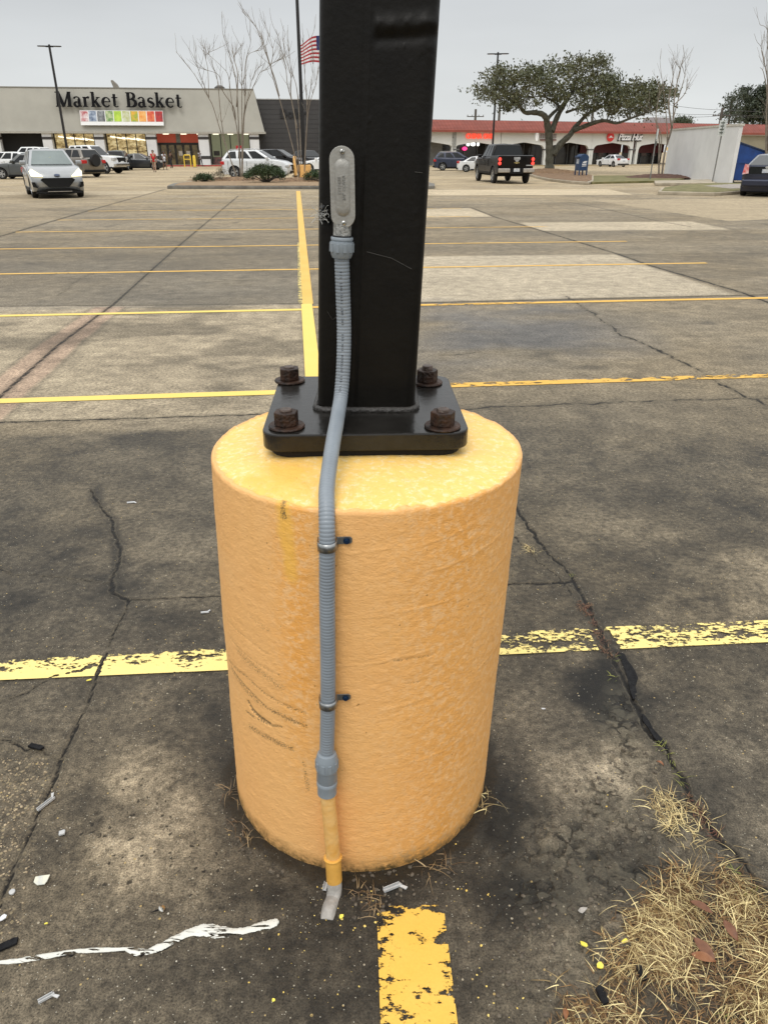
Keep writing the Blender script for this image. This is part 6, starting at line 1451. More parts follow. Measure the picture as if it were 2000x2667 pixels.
# ================================================================== TREES
BARK = pm('pale_smooth_bark', (.16, .13, .10), .85, var=.25, scale=2, c2=(.28, .24, .19))
OAKB = pm('mossy_oak_bark', (.055, .052, .035), .9, c2=(.13, .125, .095), scale=5, bump=.8)
def jit(q, a): return q+Vector((random.uniform(-a, a), random.uniform(-a, a), random.uniform(-a, a)))
def stems(root, base, lines, Y, sc_, ox, oy, r0=.036, twigs=8, spread=1.2):
    bl = Vector(root.location); k_ = 0
    for ln in lines:
        dep = random.uniform(-spread, spread); n = len(ln); q = []
        for i, (a, b_) in enumerate(ln): q.append(DY(ox+a/sc_, oy+b_/sc_, Y+dep*(i/(n-1)) if n > 1 else Y)-bl)
        q = spline(q, 5); m_ = len(q); rr_ = [max(.010, r0*(1-i/m_)**.8*(1 if len(ln) > 4 else .6)) for i in range(m_)]
        mb = MB(); mb.tube(q, rr_, 6)
        for t_ in range(twigs):
            i = random.randint(int(m_*.35), m_-1); p = q[i]; d = (q[min(i+1, m_-1)]-q[max(i-1, 0)]).normalized()
            d = (d+Vector((random.uniform(-.8, .8), random.uniform(-.8, .8), random.uniform(-.1, .5)))).normalized(); s_ = [p]
            L_ = random.uniform(.4, 1.3)
            for _ in range(5): d = (d+Vector((random.uniform(-.2, .2), random.uniform(-.2, .2), random.uniform(-.02, .25)))).normalized(); s_.append(s_[-1]+d*L_/5)
            mb.tube(s_, [.010, .009, .008, .007, .006, .005], 4)
            if random.random() < .6:
                d = (d+Vector((random.uniform(-1, 1), random.uniform(-1, 1), .2))).normalized(); mb.tube([s_[2], s_[2]+d*.25, s_[2]+d*.5+Vector((0, 0, .05))], [.006, .005, .004], 4)
        mb.build('stem', BARK, root, smooth=True)
b0 = G(620, 470); b0.z = .2
c1 = thing('bare_tree', 'leafless many stemmed tree in front of the pearl white suv', 'tree', b0, group='bare crape myrtles')
stems(c1, b0, [[(800,1690),(760,1600),(700,1430),(630,1230),(560,1000),(520,920),(450,800),(380,690),(300,590),(220,490)], [(800,1690),(690,1400),(640,1150),(600,750),(560,620),(500,430)], [(820,1690),(790,1250),(750,1050),(720,850),(700,700),(640,620),(520,510)],
  [(820,1680),(800,1200),(780,800),(740,600),(690,430),(650,300),(645,130)], [(830,1680),(830,1200),(830,800),(830,600),(820,400)], [(835,1690),(840,1200),(860,950),(850,750),(870,550),(910,400),(890,300)], [(835,1690),(850,1100),(900,900),(960,760),(1000,680),(1060,650)],
  [(850,1100),(870,1000),(940,700),(1040,590)], [(862,900),(870,600),(900,500),(1010,465)], [(770,1120),(750,1000),(650,850),(610,700),(480,650)], [(520,920),(510,650),(490,520),(560,470)], [(520,920),(440,700),(385,545)], [(780,1000),(790,700),(760,560),(770,500),(840,400)]], b0.y, 3.607, 400, 0)
b0 = G(783, 474); b0.z = .2
c2 = thing('bare_tree', 'leafless tree leaning out beside the tall lamp post and orange drum', 'tree', b0, group='bare crape myrtles')
stems(c2, b0, [[(1370,1690),(1320,1430),(1240,1130),(1190,950),(1130,750),(1080,550),(1010,330),(930,200),(840,80)], [(1180,900),(1140,740),(1090,600),(1030,420),(960,250),(830,100)], [(1370,1650),(1350,1300),(1310,1000),(1260,800),(1240,620),(1200,450),(1150,270)], [(1350,1200),(1290,900),(1290,700),(1230,500),(1230,290)],
  [(1390,1650),(1370,1100),(1340,800),(1290,650),(1270,400)], [(1410,1650),(1440,1200),(1440,950),(1420,700),(1400,350)], [(1440,1000),(1480,800),(1500,600),(1480,350)], [(1415,1680),(1430,1300),(1460,1000),(1520,800),(1560,600)], [(1100,620),(1120,450),(1040,190)], [(1090,600),(1180,560)]], b0.y, 3.607, 400, 0)
b0 = G(1719, 464); b0.z = .2
c3 = thing('bare_tree', 'leafless tree in the dark mulch at the left end of the white wall', 'tree', b0, group='bare crape myrtles')
stems(c3, b0, [[(715,1330),(718,1100),(720,1000),(690,800),(720,600),(700,450)], [(740,1330),(770,1100),(830,900),(850,650),(880,480),(910,360),(940,280)], [(740,1330),(760,1150),(790,1000),(770,700),(730,380)], [(830,900),(800,700),(820,560),(840,450),(830,360)], [(850,700),(930,620),(960,550),(965,480)], [(715,1200),(740,1000),(690,850),(640,760)], [(880,480),(900,400),(860,340)], [(800,1000),(870,700),(930,500),(945,380)]], b0.y, 3.318, 1500, 60, r0=.06, twigs=9, spread=.8)
for a, b_ in (((1701, 463), (1760, 410)), ((1690, 432), (1725, 462))):
    pass
b0 = G(1996, 505); b0.y += 12; b0 = Vector((DY(1994, 430, 44).x, 44, .1))
c4 = thing('bare_tree', 'leafless tree at the right edge behind the liftback', 'tree', b0, group='bare crape myrtles')
stems(c4, b0, [[(1645,1300),(1640,1050),(1645,800),(1650,600),(1620,420),(1590,380)], [(1650,1300),(1655,1000),(1665,700),(1655,480),(1600,230)], [(1660,700),(1650,300),(1655,60),(1590,10)], [(1655,1100),(1690,600),(1700,100)], [(1660,500),(1620,300),(1600,200)]], 44, 3.318, 1500, 60, r0=.05, twigs=8)

def leafmesh(name, pts, size, mat, parent, aspect=.5, seed=3):
    """many small pointed leaves at pts (Nx3)"""
    rn = np.random.RandomState(seed); n = len(pts); pts = np.asarray(pts)
    a = rn.normal(size=(n, 3)); a /= np.linalg.norm(a, axis=1)[:, None]; b_ = rn.normal(size=(n, 3)); b_ -= a*(a*b_).sum(1)[:, None]; b_ /= np.linalg.norm(b_, axis=1)[:, None]
    s_ = size*(.6+.8*rn.rand(n))[:, None]; a = a*s_; b_ = b_*s_*aspect
    v = np.stack([pts-a, pts+b_, pts+a, pts-b_], 1).reshape(-1, 3)
    me = bpy.data.meshes.new(name); me.vertices.add(4*n); me.vertices.foreach_set('co', v.astype(np.float32).ravel()); me.loops.add(4*n); me.loops.foreach_set('vertex_index', np.arange(4*n, dtype=np.int32)); me.polygons.add(n)
    me.polygons.foreach_set('loop_start', np.arange(0, 4*n, 4, dtype=np.int32)); me.polygons.foreach_set('loop_total', np.full(n, 4, np.int32)); me.update(calc_edges=True); me.materials.append(mat)
    at = me.attributes.new('leaf', 'FLOAT', 'FACE'); at.data.foreach_set('value', rn.rand(n).astype(np.float32))
    o = bpy.data.objects.new(name, me); COL.objects.link(o); o.parent = parent; return o
def leaf_mat(name, c1, c2, c3, sc_=.5, trans=.25):
    m = bpy.data.materials.new(name); m.use_nodes = True; t = m.node_tree; b = t.nodes['Principled BSDF']
    pos = N(t, 'ShaderNodeNewGeometry').outputs['Position']; at = N(t, 'ShaderNodeAttribute', attribute_name='leaf')
    c = mixc(t, at.outputs['Fac'], c1, c2); n = mth(t, 'MULTIPLY_ADD', noise(t, pos, sc_, 3), 4, -1.7, clamp=True); c = mixc(t, mth(t, 'MULTIPLY', n, .6), c, c3)
    t.links.new(c, b.inputs['Base Color']); b.inputs['Roughness'].default_value = .6; b.inputs['Subsurface Weight'].default_value = 0
    return m
OAKL = leaf_mat('oak_leaf', (.035, .045, .016), (.10, .108, .040), (.10, .085, .035))
PINL = leaf_mat('pine_needle', (.018, .028, .014), (.045, .06, .03), (.05, .06, .03), .3)
JUN = leaf_mat('juniper_leaf', (.015, .035, .010), (.05, .085, .02), (.04, .05, .015), 2)
# oak
b0 = G(1428, 451); OY = b0.y
oak = thing('oak_tree', 'spreading evergreen oak with a forked mossy trunk on the mulched island', 'tree', b0)
def oq(a, b_, dep=0): return DY(1100+a/3.607, 100+b_/3.607, OY+dep)-b0
def limb(mb, pts, r0, r1, dep=0, seg=9):
    n = len(pts); q = [oq(a, b_, dep*(i/(n-1))) for i, (a, b_) in enumerate(pts)]; q = spline(q, 5); m_ = len(q); mb.tube(q, [(r0+(r1-r0)*i/m_)*(1+.06*math.sin(i*1.7)) for i in range(m_)], seg); return q
mb = MB(); limb(mb, [(1188, 1262), (1190, 1225), (1192, 1180), (1195, 1060), (1190, 930), (1188, 860)], .36, .27)
mb.lathe([(.52, -.1), (.42, .15), (.36, .5)], tuple(oq(1190, 1255)), seg=12); tr_ = mb.build('trunk', OAKB, oak, smooth=True)
LB = []
mb = MB()
LB.append(limb(mb, [(1188, 900), (1172, 800), (1160, 745), (1120, 705), (1040, 692), (965, 692), (925, 645), (885, 590), (830, 520), (760, 470)], .27, .05, -1.5))
LB.append(limb(mb, [(1215, 870), (1270, 725), (1340, 605), (1400, 500), (1450, 380)], .24, .06, 1.5))
LB.append(limb(mb, [(1225, 1090), (1300, 985), (1385, 905), (1430, 835), (1470, 790), (1560, 700), (1680, 640), (1850, 600)], .27, .06, .5))
LB.append(limb(mb, [(1425, 860), (1540, 815), (1659, 775), (1730, 770), (1830, 790), (1960, 745), (2090, 700)], .18, .05, -2))
LB.append(limb(mb, [(1180, 745), (1235, 690), (1290, 640), (1330, 600), (1340, 480)], .15, .05, 2.5))
LB.append(limb(mb, [(1290, 640), (1220, 580), (1130, 540), (1050, 545)], .09, .03, 1))
LB.append(limb(mb, [(1350, 690), (1480, 650), (1600, 645), (1720, 600)], .10, .03, 1.5)); LB.append(limb(mb, [(885, 590), (800, 560), (700, 520), (560, 500)], .07, .02, -1))
LB.append(limb(mb, [(1450, 380), (1520, 300), (1600, 250)], .06, .02, 1)); LB.append(limb(mb, [(1400, 500), (1560, 430), (1750, 400), (1900, 420)], .09, .03, 0)); LB.append(limb(mb, [(1340, 480), (1260, 380), (1150, 330)], .07, .02, 2))
mb.build('limbs', OAKB, oak, smooth=True)
blobs = [(740,400,150,130,1.0),(620,500,150,75,.9),(840,330,120,70,.5),(700,310,60,60,.25),(860,560,100,70,.8),(800,640,60,60,.25),(1080,340,150,90,.7),(1030,450,130,70,.7),(1230,300,140,90,.6),(1200,480,130,80,.6),(1400,400,220,150,1.3),(1480,240,130,70,.5),(1620,350,190,150,1.2),(1600,530,150,80,.8),(1330,560,90,60,.35),(1760,420,120,110,.8),(1650,200,70,60,.25),
 (1850,560,170,80,1.0),(1960,640,170,70,.9),(1800,660,120,60,.6),(2050,460,110,70,.55),(2180,470,120,60,.55),(2130,560,120,70,.6),(2290,520,90,45,.35),(2200,640,110,50,.4),(2340,500,60,30,.15),(1100,600,130,40,.12),(960,320,80,60,.25),(1560,640,110,45,.4),(1900,480,120,60,.4)]
rn = np.random.RandomState(4); P = []; TW = MB()
for (a, b_, rx, ry, wt) in blobs:
    nc = int(40*wt)+3
    for k in range(nc):
        u = rn.normal(size=2)*.48; x = a+rx*u[0]*1.15; y = b_+ry*u[1]*1.1
        dep = rn.normal()*min(2.4, rx/60)*.9
        c_ = np.array(oq(x, y, dep)); m_ = 12+int(rn.rand()*22); cl = rn.normal(size=(m_, 3))*np.array([.30, .30, .20])*(.6+.8*rn.rand()); P.append(c_+cl)
        if k % 3 == 0:
            cands = [q for L_ in LB for q in L_[::3]]; cv = Vector(c_); near = min(cands, key=lambda q: (q-cv).length+(0 if q.z < cv.z+.3 else 2))
            mid = near.lerp(cv, .5)+Vector((0, 0, -.15*random.random())); 
            if (near-cv).length < 4: TW.tube([near, jit(mid, .15), cv], [.03, .018, .008], 4, cap=False)
TW.build('twigs', OAKB, oak)
leafmesh('crown', np.concatenate(P), .105, OAKL, oak, .5)
# pines behind the wall, a round tree over the roof
def blobtree(name, label, base_px, Y, trunkpts, blobs_, ox, oy, s_, mat, nmul, lsize, r0):
    base = DY(*base_px, Y); root = thing(name, label, 'tree', (base.x, Y, 0)); bl = Vector((base.x, Y, 0)); mb = MB()
    for tp_ in trunkpts:
        q = [DY(ox+a/s_, oy+b_/s_, Y)-bl for a, b_ in tp_]; q[0].z = min(q[0].z, 0) if tp_ is trunkpts[0] else q[0].z; mb.tube(q, [r0*(1-.7*i/(len(q)-1)) for i in range(len(q))], 7)
    mb.build('trunk', UTL, root); P = []
    for a, b_, rx, ry, w in blobs_:
        for k in range(int(nmul*w)+3):
            u = rn.normal(size=2)*.5; p = np.array(DY(ox+(a+rx*u[0])/s_, oy+(b_+ry*u[1])/s_, Y+rn.normal()*1.4)-bl); P.append(p+rn.normal(size=(26, 3))*np.array([.55, .5, .30]))
    leafmesh('crown', np.concatenate(P), lsize, mat, root, .35, seed=9); return root
blobtree('pine_tree', 'thin pine with tufted branches left of the dense pine behind the roof', (1900, 430), 140, [[(1330, 900), (1340, 700), (1375, 620)], [(1375, 860), (1395, 660)]], [(1310, 780, 30, 20, .4), (1320, 700, 28, 20, .4), (1350, 740, 40, 30, .4), (1380, 840, 25, 18, .3), (1345, 640, 25, 20, .3), (1300, 800, 20, 12, .2), (1385, 770, 25, 20, .2)], 1500, 60, 3.318, PINL, 14, .22, .22)
blobtree('pine_tree', 'dense tall pine group at the far right behind the red roof', (1975, 430), 150, [[(1600, 900), (1610, 700)], [(1480, 900), (1470, 640), (1455, 580)], [(1640, 900), (1640, 620)]], [(1455, 575, 45, 25, .8), (1440, 630, 50, 30, .6), (1490, 650, 50, 35, .8), (1440, 750, 60, 40, 1.2), (1530, 700, 70, 50, 2.2), (1600, 620, 70, 50, 2), (1640, 570, 50, 40, 1.2), (1520, 790, 80, 50, 2.2), (1620, 720, 80, 70, 3), (1590, 800, 80, 40, 2), (1700, 650, 80, 90, 3), (1480, 840, 50, 25, .6), (1650, 840, 60, 30, 1)], 1500, 60, 3.318, PINL, 14, .26, .3)
blobtree('round_tree', 'small round green tree top just over the red roof', (1776, 430), 145, [[(920, 900), (920, 850)]], [(920, 840, 50, 22, 1.6), (950, 855, 30, 14, .6), (885, 850, 25, 14, .4)], 1500, 60, 3.318, leaf_mat('distant_leaf', (.03, .045, .02), (.07, .085, .04), (.06, .07, .03)), 16, .22, .2)
# shrubs in the island
def shrub(label, px, py, w, h, n, seed, mat=JUN, name='shrub', size=.05):
    c_ = G(px, py); c_.z = .17; root = thing(name, label, 'shrub', c_); r_ = np.random.RandomState(seed); P = []; mb = MB()
    for k in range(n):
        a = r_.rand()*6.28; e = r_.rand()**.6; d = np.array([math.cos(a)*e*w/2, math.sin(a)*e*w*.36, h*(.25+.75*math.sqrt(max(0, 1-e*e)))*(.7+.5*r_.rand())])
        if k % 4 == 0: mb.tube([(d[0]*.15, d[1]*.15, 0), (d[0]*.6, d[1]*.6, d[2]*.5), tuple(d)], [.02, .012, .005], 4)
        P.append(d+r_.normal(size=(40, 3))*np.array([.10, .10, .06]))
    mb.build('branches', UTL, root); leafmesh('foliage', np.concatenate(P), size, mat, root, .3, seed); return root
shrub('largest dark green shrub in the mulch in front of the pearl white suv', 695, 482, 2.1, .66, 150, 1)
shrub('low green shrub at the left end of the kerbed island', 533, 480, 1.0, .26, 50, 2)
shrub('small green shrub against the thick pole right of the orange drum', 818, 480, .9, .40, 40, 3)
shrub('thin grey half dead shrub beside the low green shrub', 575, 478, .9, .5, 16, 4, leaf_mat('dry_leaf', (.14, .12, .08), (.25, .22, .16), (.10, .09, .06)), size=.04)

# ================================================================== PEOPLE
def skinned(name, mat, parent, pts, edges, root=0, sub=1):
    """pts: (x,y,z,r)"""
    bm = bmesh.new(); lay = bm.verts.layers.skin.verify(); vs = []
    for i, (x, y, z, r) in enumerate(pts):
        v = bm.verts.new((x, y, z)); v[lay].radius = (r, r) if not isinstance(r, tuple) else r; v[lay].use_root = (i == root); vs.append(v)
    for a, b_ in edges: bm.edges.new((vs[a], vs[b_]))
    me = bpy.data.meshes.new(name); bm.to_mesh(me); bm.free(); o = bpy.data.objects.new(name, me); COL.objects.link(o); o.parent = parent
    m_ = o.modifiers.new('skin', 'SKIN'); m_.use_smooth_shade = True; o.modifiers.new('sub', 'SUBSURF').levels = sub; o.modifiers['sub'].render_levels = sub
    me.materials.append(mat); return o
def person(label, loc, yaw, hgt, skin, shirt, pants, shoes, hair, stride=.22, armb=.5, shorts=False, long=False, bag=None):
    o = thing('person', label, 'person', loc, yaw); k = hgt/1.7; o.scale = (k, k, k)
    J = {}   # x forward, y left
    J['pel'] = (0, 0, .93, (.13, .10)); J['wst'] = (0, 0, 1.06, (.125, .09)); J['che'] = (.01, 0, 1.27, (.155, .105)); J['nek'] = (.0, 0, 1.44, .055); J['hdb'] = (.015, 0, 1.52, .07); J['hdm'] = (.02, 0, 1.60, (.078, .095)); J['hdt'] = (.015, 0, 1.68, (.06, .075))
    J['nos'] = (.115, 0, 1.585, .014); J['chn'] = (.07, 0, 1.515, .035)
    for s, t_ in (('l', 1), ('r', -1)):
        f = stride*t_
        J['hip'+s] = (.0+f*.12, .085*t_, .88, .085); J['kne'+s] = (f*.55+.03, .09*t_, .49, .058); J['ank'+s] = (f*1.0-.03, .095*t_, .08, .037); J['toe'+s] = (f*1.0+.13, .10*t_, .03, .032)
        g = -f*armb*2
        J['sho'+s] = (0, .175*t_, 1.38, .055); J['elb'+s] = (g*.45, .225*t_, 1.10, .038); J['wri'+s] = (g*1.1+.05, .215*t_, .87, .025); J['pal'+s] = (g*1.2+.06, .21*t_, .80, .030)
        for q in range(4): J['f%d%s' % (q, s)] = (g*1.2+.045+.018*q, .205*t_, .735-.008*(q in (1, 2)), .008); J['g%d%s' % (q, s)] = (g*1.2+.052+.018*q, .190*t_, .705-.008*(q in (1, 2)), .007)
        J['th'+s] = (g*1.2+.10, .195*t_, .775, .010); J['ti'+s] = (g*1.2+.112, .188*t_, .75, .008)
    names = list(J); idx = {n_: i for i, n_ in enumerate(names)}
    E_ = [('pel', 'wst'), ('wst', 'che'), ('che', 'nek'), ('nek', 'hdb'), ('hdb', 'hdm'), ('hdm', 'hdt'), ('hdm', 'nos'), ('hdb', 'chn')]
    for s in 'lr':
        E_ += [('pel', 'hip'+s), ('hip'+s, 'kne'+s), ('kne'+s, 'ank'+s), ('ank'+s, 'toe'+s), ('che', 'sho'+s), ('sho'+s, 'elb'+s), ('elb'+s, 'wri'+s), ('wri'+s, 'pal'+s), ('pal'+s, 'th'+s), ('th'+s, 'ti'+s)]
        for q in range(4): E_ += [('pal'+s, 'f%d%s' % (q, s)), ('f%d%s' % (q, s), 'g%d%s' % (q, s))]
    skinned('body', skin, o, [J[n_] for n_ in names], [(idx[a], idx[b_]) for a, b_ in E_])
    def sub_(name, mat, es, grow, root):
        used = [];
        for e in es:
            for n_ in e:
                if n_ not in used: used.append(n_)
        pts = []
        for n_ in used:
            x, y, z, r = J[n_]; g_ = grow; r = (r[0]+g_, r[1]+g_) if isinstance(r, tuple) else r+g_; pts.append((x, y, z, r))
        return skinned(name, mat, o, pts, [(used.index(a), used.index(b_)) for a, b_ in es], used.index(root))
    J['hem'] = (0, 0, .86, (.15, .115)); es = [('hem', 'pel'), ('pel', 'wst'), ('wst', 'che')]
    J['capl'] = tuple(np.array(J['shol'][:3])*.55+np.array(J['elbl'][:3])*.45)+(.045,); J['capr'] = tuple(np.array(J['shor'][:3])*.55+np.array(J['elbr'][:3])*.45)+(.045,)
    for s in 'lr': es += [('che', 'sho'+s), ('sho'+s, 'elb'+s), ('elb'+s, 'wri'+s)] if long else [('che', 'sho'+s), ('sho'+s, 'cap'+s)]
    sub_('shirt', shirt, es, .016, 'pel')
    es = [('wst', 'pel')]
    for s in 'lr':
        if shorts: J['mid'+s] = tuple(np.array(J['hip'+s][:3])*.35+np.array(J['kne'+s][:3])*.65)+(.075,); es += [('pel', 'hip'+s), ('hip'+s, 'mid'+s)]
        else: es += [('pel', 'hip'+s), ('hip'+s, 'kne'+s), ('kne'+s, 'ank'+s)]
    sub_('trousers', pants, es, .012, 'pel')
    for s in 'lr': sub_('shoe', shoes, [('ank'+s, 'toe'+s)], .016, 'ank'+s)
    mb = MB(); mb.lathe([(.03, .1), (.085, .07), (.102, .0), (.10, -.07), (.06, -.12)], (-.012, 0, 1.62), seg=14); mb.build('hair', hair, o, smooth=True)
    mb = MB(); [mb.lathe([(.004, 0), (.010, .004), (.006, .008)], (.098, y, 1.605), seg=8, M=Matrix.Rotation(R(90), 4, 'Y')) for y in (-.032, .032)]; mb.build('eyes', hair, o)
    mb = MB(); mb.box(.100, .108, -.022, .022, 1.548, 1.555); mb.build('mouth', pm('lip', (.30, .10, .08), .6), o)
    if bag: mb = MB(); mb.box(-.15, .15, -.36, -.25, .42, .80); mb.tube([(-.1, -.3, .8), (-.06, -.28, .88), (.06, -.28, .88), (.1, -.3, .8)], .01, 5); mb.build('bag', bag, o, bevel=.03)
    return o
SK = pm('skin_tan', (.42, .25, .17), .55, var=.05); SK2 = pm('skin_brown', (.16, .08, .05), .55, var=.05)
HR = pm('dark_hair', (.02, .014, .010), .6); DKC = pm('dark_cloth', (.018, .018, .022), .9); REDC = pm('red_cloth', (.50, .012, .015), .85); WHC = pm('white_cloth', (.55, .56, .58), .9); BEI = pm('beige_cloth', (.36, .28, .20), .9); SHO = pm('dark_shoe', (.03, .028, .025), .6)
person('person in a red shirt and beige shorts walking by the charcoal sedan', G(404, 447), R(-80), 1.66, SK, REDC, BEI, SHO, HR, shorts=True)
person('person in a white shirt and dark shorts walking from the shop door', G(431, 442), R(-60), 1.58, SK2, WHC, DKC, SHO, HR, shorts=True)
person('person in dark clothes walking ahead of the shop door', G(448, 437), R(-120), 1.62, SK2, pm('brown_cloth', (.05, .03, .02), .9), DKC, SHO, HR, long=True)
person('person in a pale top and black trousers by the column right of the shop door', G(523, 432.5), R(-30), 1.68, SK2, pm('pale_cloth', (.35, .36, .38), .9), DKC, SHO, HR)

# ================================================================== NEAR LITTER, WEEDS, GRASS
GPL = pm('broken_grey_plastic', (.42, .43, .43), .45, c2=(.58, .58, .57), scale=40)
def scrap(name, label, px, py, L_, wd, ang, mat, kind='bracket', cat='litter', flip=1, th_=.0022):
    p = G(px, py); p.z = .0035; o = thing(name, label, cat, p, ang); mb = MB()
    if kind == 'bracket':      # a snapped U channel with a bent tab
        mb.box(-L_/2, L_/2, -wd/2, wd/2, 0, th_); mb.box(-L_/2, L_/2, -wd/2, -wd/2+.0018, th_, wd*.8); mb.box(-L_/2, L_*.42, wd/2-.0018, wd/2, th_, wd*.8); ch_ = mb.build('channel', mat, o, bevel=.0005)
        mb = MB(); mb.prism([(L_/2-.004, 0), (L_/2+wd*1.0, -flip*wd*1.5), (L_/2+wd*.3, -flip*wd*1.9), (L_/2-wd*.9, -flip*wd*.3)][::flip], th_*1.3, Matrix.Translation((0, 0, .002))); mb.build('tab', mat, o)
    elif kind == 'shard':
        rn_ = random.Random(px); q = [(L_/2*math.cos(a)*(.6+.5*rn_.random()), wd/2*math.sin(a)*(.6+.5*rn_.random())) for a in (0, .9, 1.7, 2.7, 3.6, 4.4, 5.4)]
        mb.prism(q, th_); mb.v = [(x, y, z+.004*math.sin(x*60)*math.cos(y*50)+.003) for x, y, z in mb.v]; mb.build('piece', mat, o)
    elif kind == 'disc': mb.lathe([(L_/2, 0), (L_/2, th_), (L_/3, th_*1.2)], seg=18); mb.build('disc', mat, o)
    elif kind == 'block':
        mb.prism([(-L_/2, -wd/2), (L_*.4, -wd*.45), (L_/2, wd*.3), (L_*.3, wd/2), (-L_*.45, wd*.4)], th_); mb.build('piece', mat, o, bevel=.001)
    for c_ in o.children:
        if c_.name.startswith('piece') or c_.name.startswith('disc'):    # single-mesh litter: drop the empty
            c_.parent = None; c_.matrix_world = o.matrix_world @ c_.matrix_world; c_.location = p; c_.rotation_euler = (0, 0, ang)
            tag(c_, label, cat); bpy.data.objects.remove(o); c_.name = name; return c_
    return o
WPL = pm('broken_white_plastic', (.62, .64, .66), .4, c2=(.78, .79, .80), scale=60)
YCH = pm('yellow_paint_flake', (.80, .66, .06), .5, c2=(.85, .78, .15), scale=60)
ASB = pm('black_sealant_piece', (.005, .005, .006), .75, c2=(.016, .016, .017), spec=.2, scale=60, bump=.4)
scrap('plastic_scrap', 'longest grey plastic channel scrap, lying across the crack at left', 121, 2098, .052, .009, R(58), GPL, flip=-1)
scrap('plastic_scrap', 'grey plastic channel scrap at the lower left, below the white sealant', 122, 2604, .032, .008, R(35), GPL, flip=1)
scrap('plastic_scrap', 'grey plastic channel scrap in front of the pedestal, right of the pipe', 1022, 2316, .046, .010, R(24), GPL, flip=1)
scrap('plastic_scrap', 'short grey plastic scrap tucked against the bare pipe elbow', 848, 2313, .022, .010, R(80), GPL, flip=1)
scrap('plastic_scrap', 'white bent plastic scrap on the concrete upper left, near the wide crack', 342, 1311, .040, .007, R(12), WPL, flip=1)
scrap('plastic_scrap', 'white bent plastic scrap just above the yellow stripe left of the pedestal', 534, 1598, .030, .006, R(8), WPL, flip=-1)
scrap('plastic_scrap', 'small grey square plastic chip left of the pitted concrete', 163, 2174, .016, .014, R(20), GPL, 'block', th_=.006)
scrap('plastic_scrap', 'large pale clear plastic shard at lower left with yellow specks', 108, 2300, .034, .046, R(100), pm('clear_plastic', (.50, .52, .50), .25, c2=(.72, .70, .55), scale=50), 'shard')
scrap('bottle_cap', 'small round grey cap near the left edge', 33, 2328, .014, .014, 0, GPL, 'disc', cat='cap', th_=.004)
scrap('plastic_scrap', 'white shell shaped scrap at the left edge', 9, 2397, .022, .016, R(30), WPL, 'shard')
scrap('shell_piece', 'pale crinkled shell fragment on the dark concrete between pedestal and dry grass', 1515, 2377, .026, .014, R(15), pm('grey_shell', (.35, .33, .30), .7, c2=(.60, .57, .52), scale=90, bump=.6), 'shard', cat='shell')
scrap('seed_husk', 'small white oval husk right of the pedestal', 1414, 1851, .014, .007, R(-20), WPL, 'shard', cat='husk')
for lab, px, py, a, b_, an in (('yellow flake just below the stripe at the left crack', 233, 1776, .020, .008, 5), ('bright yellow flake right of the bare pipe elbow', 889, 2393, .013, .011, 30), ('yellow and white flake at the edge of the dry grass', 1520, 2466, .022, .012, -40),
    ('yellow diamond flake left of the dry grass', 1561, 2521, .015, .018, 60), ('small yellow flake low in the middle left of the flaking stripe', 713, 2612, .008, .008, 40), ('tiny yellow flake below the large clear shard', 122, 2412, .010, .004, 0), ('small yellow clump in the dry grass fringe', 1626, 2457, .016, .012, 20)):
    scrap('paint_flake', lab, px, py, a, b_, R(an), YCH, 'shard', cat='paint flake')
for lab, px, py, a, b_, an in (('black strip in the dry grass, the upper of the two', 1669, 2540, .016, .036, 8), ('black strip in the dry grass, the lower of the two', 1567, 2598, .018, .038, 12), ('large black lump at the left edge above the sealant', 22, 2466, .045, .018, 28), ('black lump on the crack at the left edge above the channel scrap', 96, 1950, .050, .016, -18)):
    scrap('sealant_piece', lab, px, py, a, b_, R(an), ASB, 'block', cat='sealant lump', th_=.007)
# screw with a washer
p = G(422, 2373); so = thing('roofing_screw', 'screw with a round washer lying on the pitted concrete', 'screw', Vector((p.x, p.y, .006)), R(20))
mb = MB(); mb.lathe([(.0085, -.001), (.0085, .001), (.006, .003)], seg=18, M=Matrix.Rotation(R(40), 4, 'Y')); mb.build('washer', STL, so, smooth=False)
mb = MB(); mb.lathe([(.0048, .002), (.0048, .007)], seg=6, M=Matrix.Rotation(R(40), 4, 'Y')); mb.build('head', STL, so)
mb = MB(); mb.tube([(-.002, 0, 0), (-.012, .001, -.001), (-.024, .002, -.003)], [.0022, .0018, .0006], 8); mb.build('shank', ASB, so)
# brown leaves in the grass
def leaf(label, px, py, L_, ang, c, z=.012):
    p = G(px, py); mb = MB(); n_ = 10
    for i in range(n_+1):
        u = i/n_; w = L_*.20*math.sin(math.pi*min(1, u*1.05))**.7
        for q in (-1, 0, 1): mb.v.append((u*L_-L_/2, q*w, .004*abs(q)+.006*math.sin(u*3)))
    for i in range(n_):
        for q in (0, 1): k = i*3+q; mb.f.append((k, k+3, k+4, k+1))
    o = mb.build('fallen_leaf', c, smooth=True); o.location = (p.x, p.y, z); o.rotation_euler = (R(random.uniform(-15, 15)), R(random.uniform(-15, 15)), ang); return tag(o, label, 'leaf', 'brown leaves in the dry grass')
LF = pm('brown_leaf', (.13, .05, .022), .5, c2=(.24, .10, .045), scale=30); LF2 = pm('orange_leaf', (.22, .085, .03), .5, c2=(.32, .14, .06), scale=30)
leaf('dark red brown leaf high in the dry grass', 1822, 2378, .055, R(-25), LF, .014); leaf('curled brown leaf in the middle of the dry grass', 1830, 2490, .062, R(-60), LF, .016); leaf('brown leaf nearest the right edge of the dry grass', 1899, 2437, .05, R(-70), LF, .014)
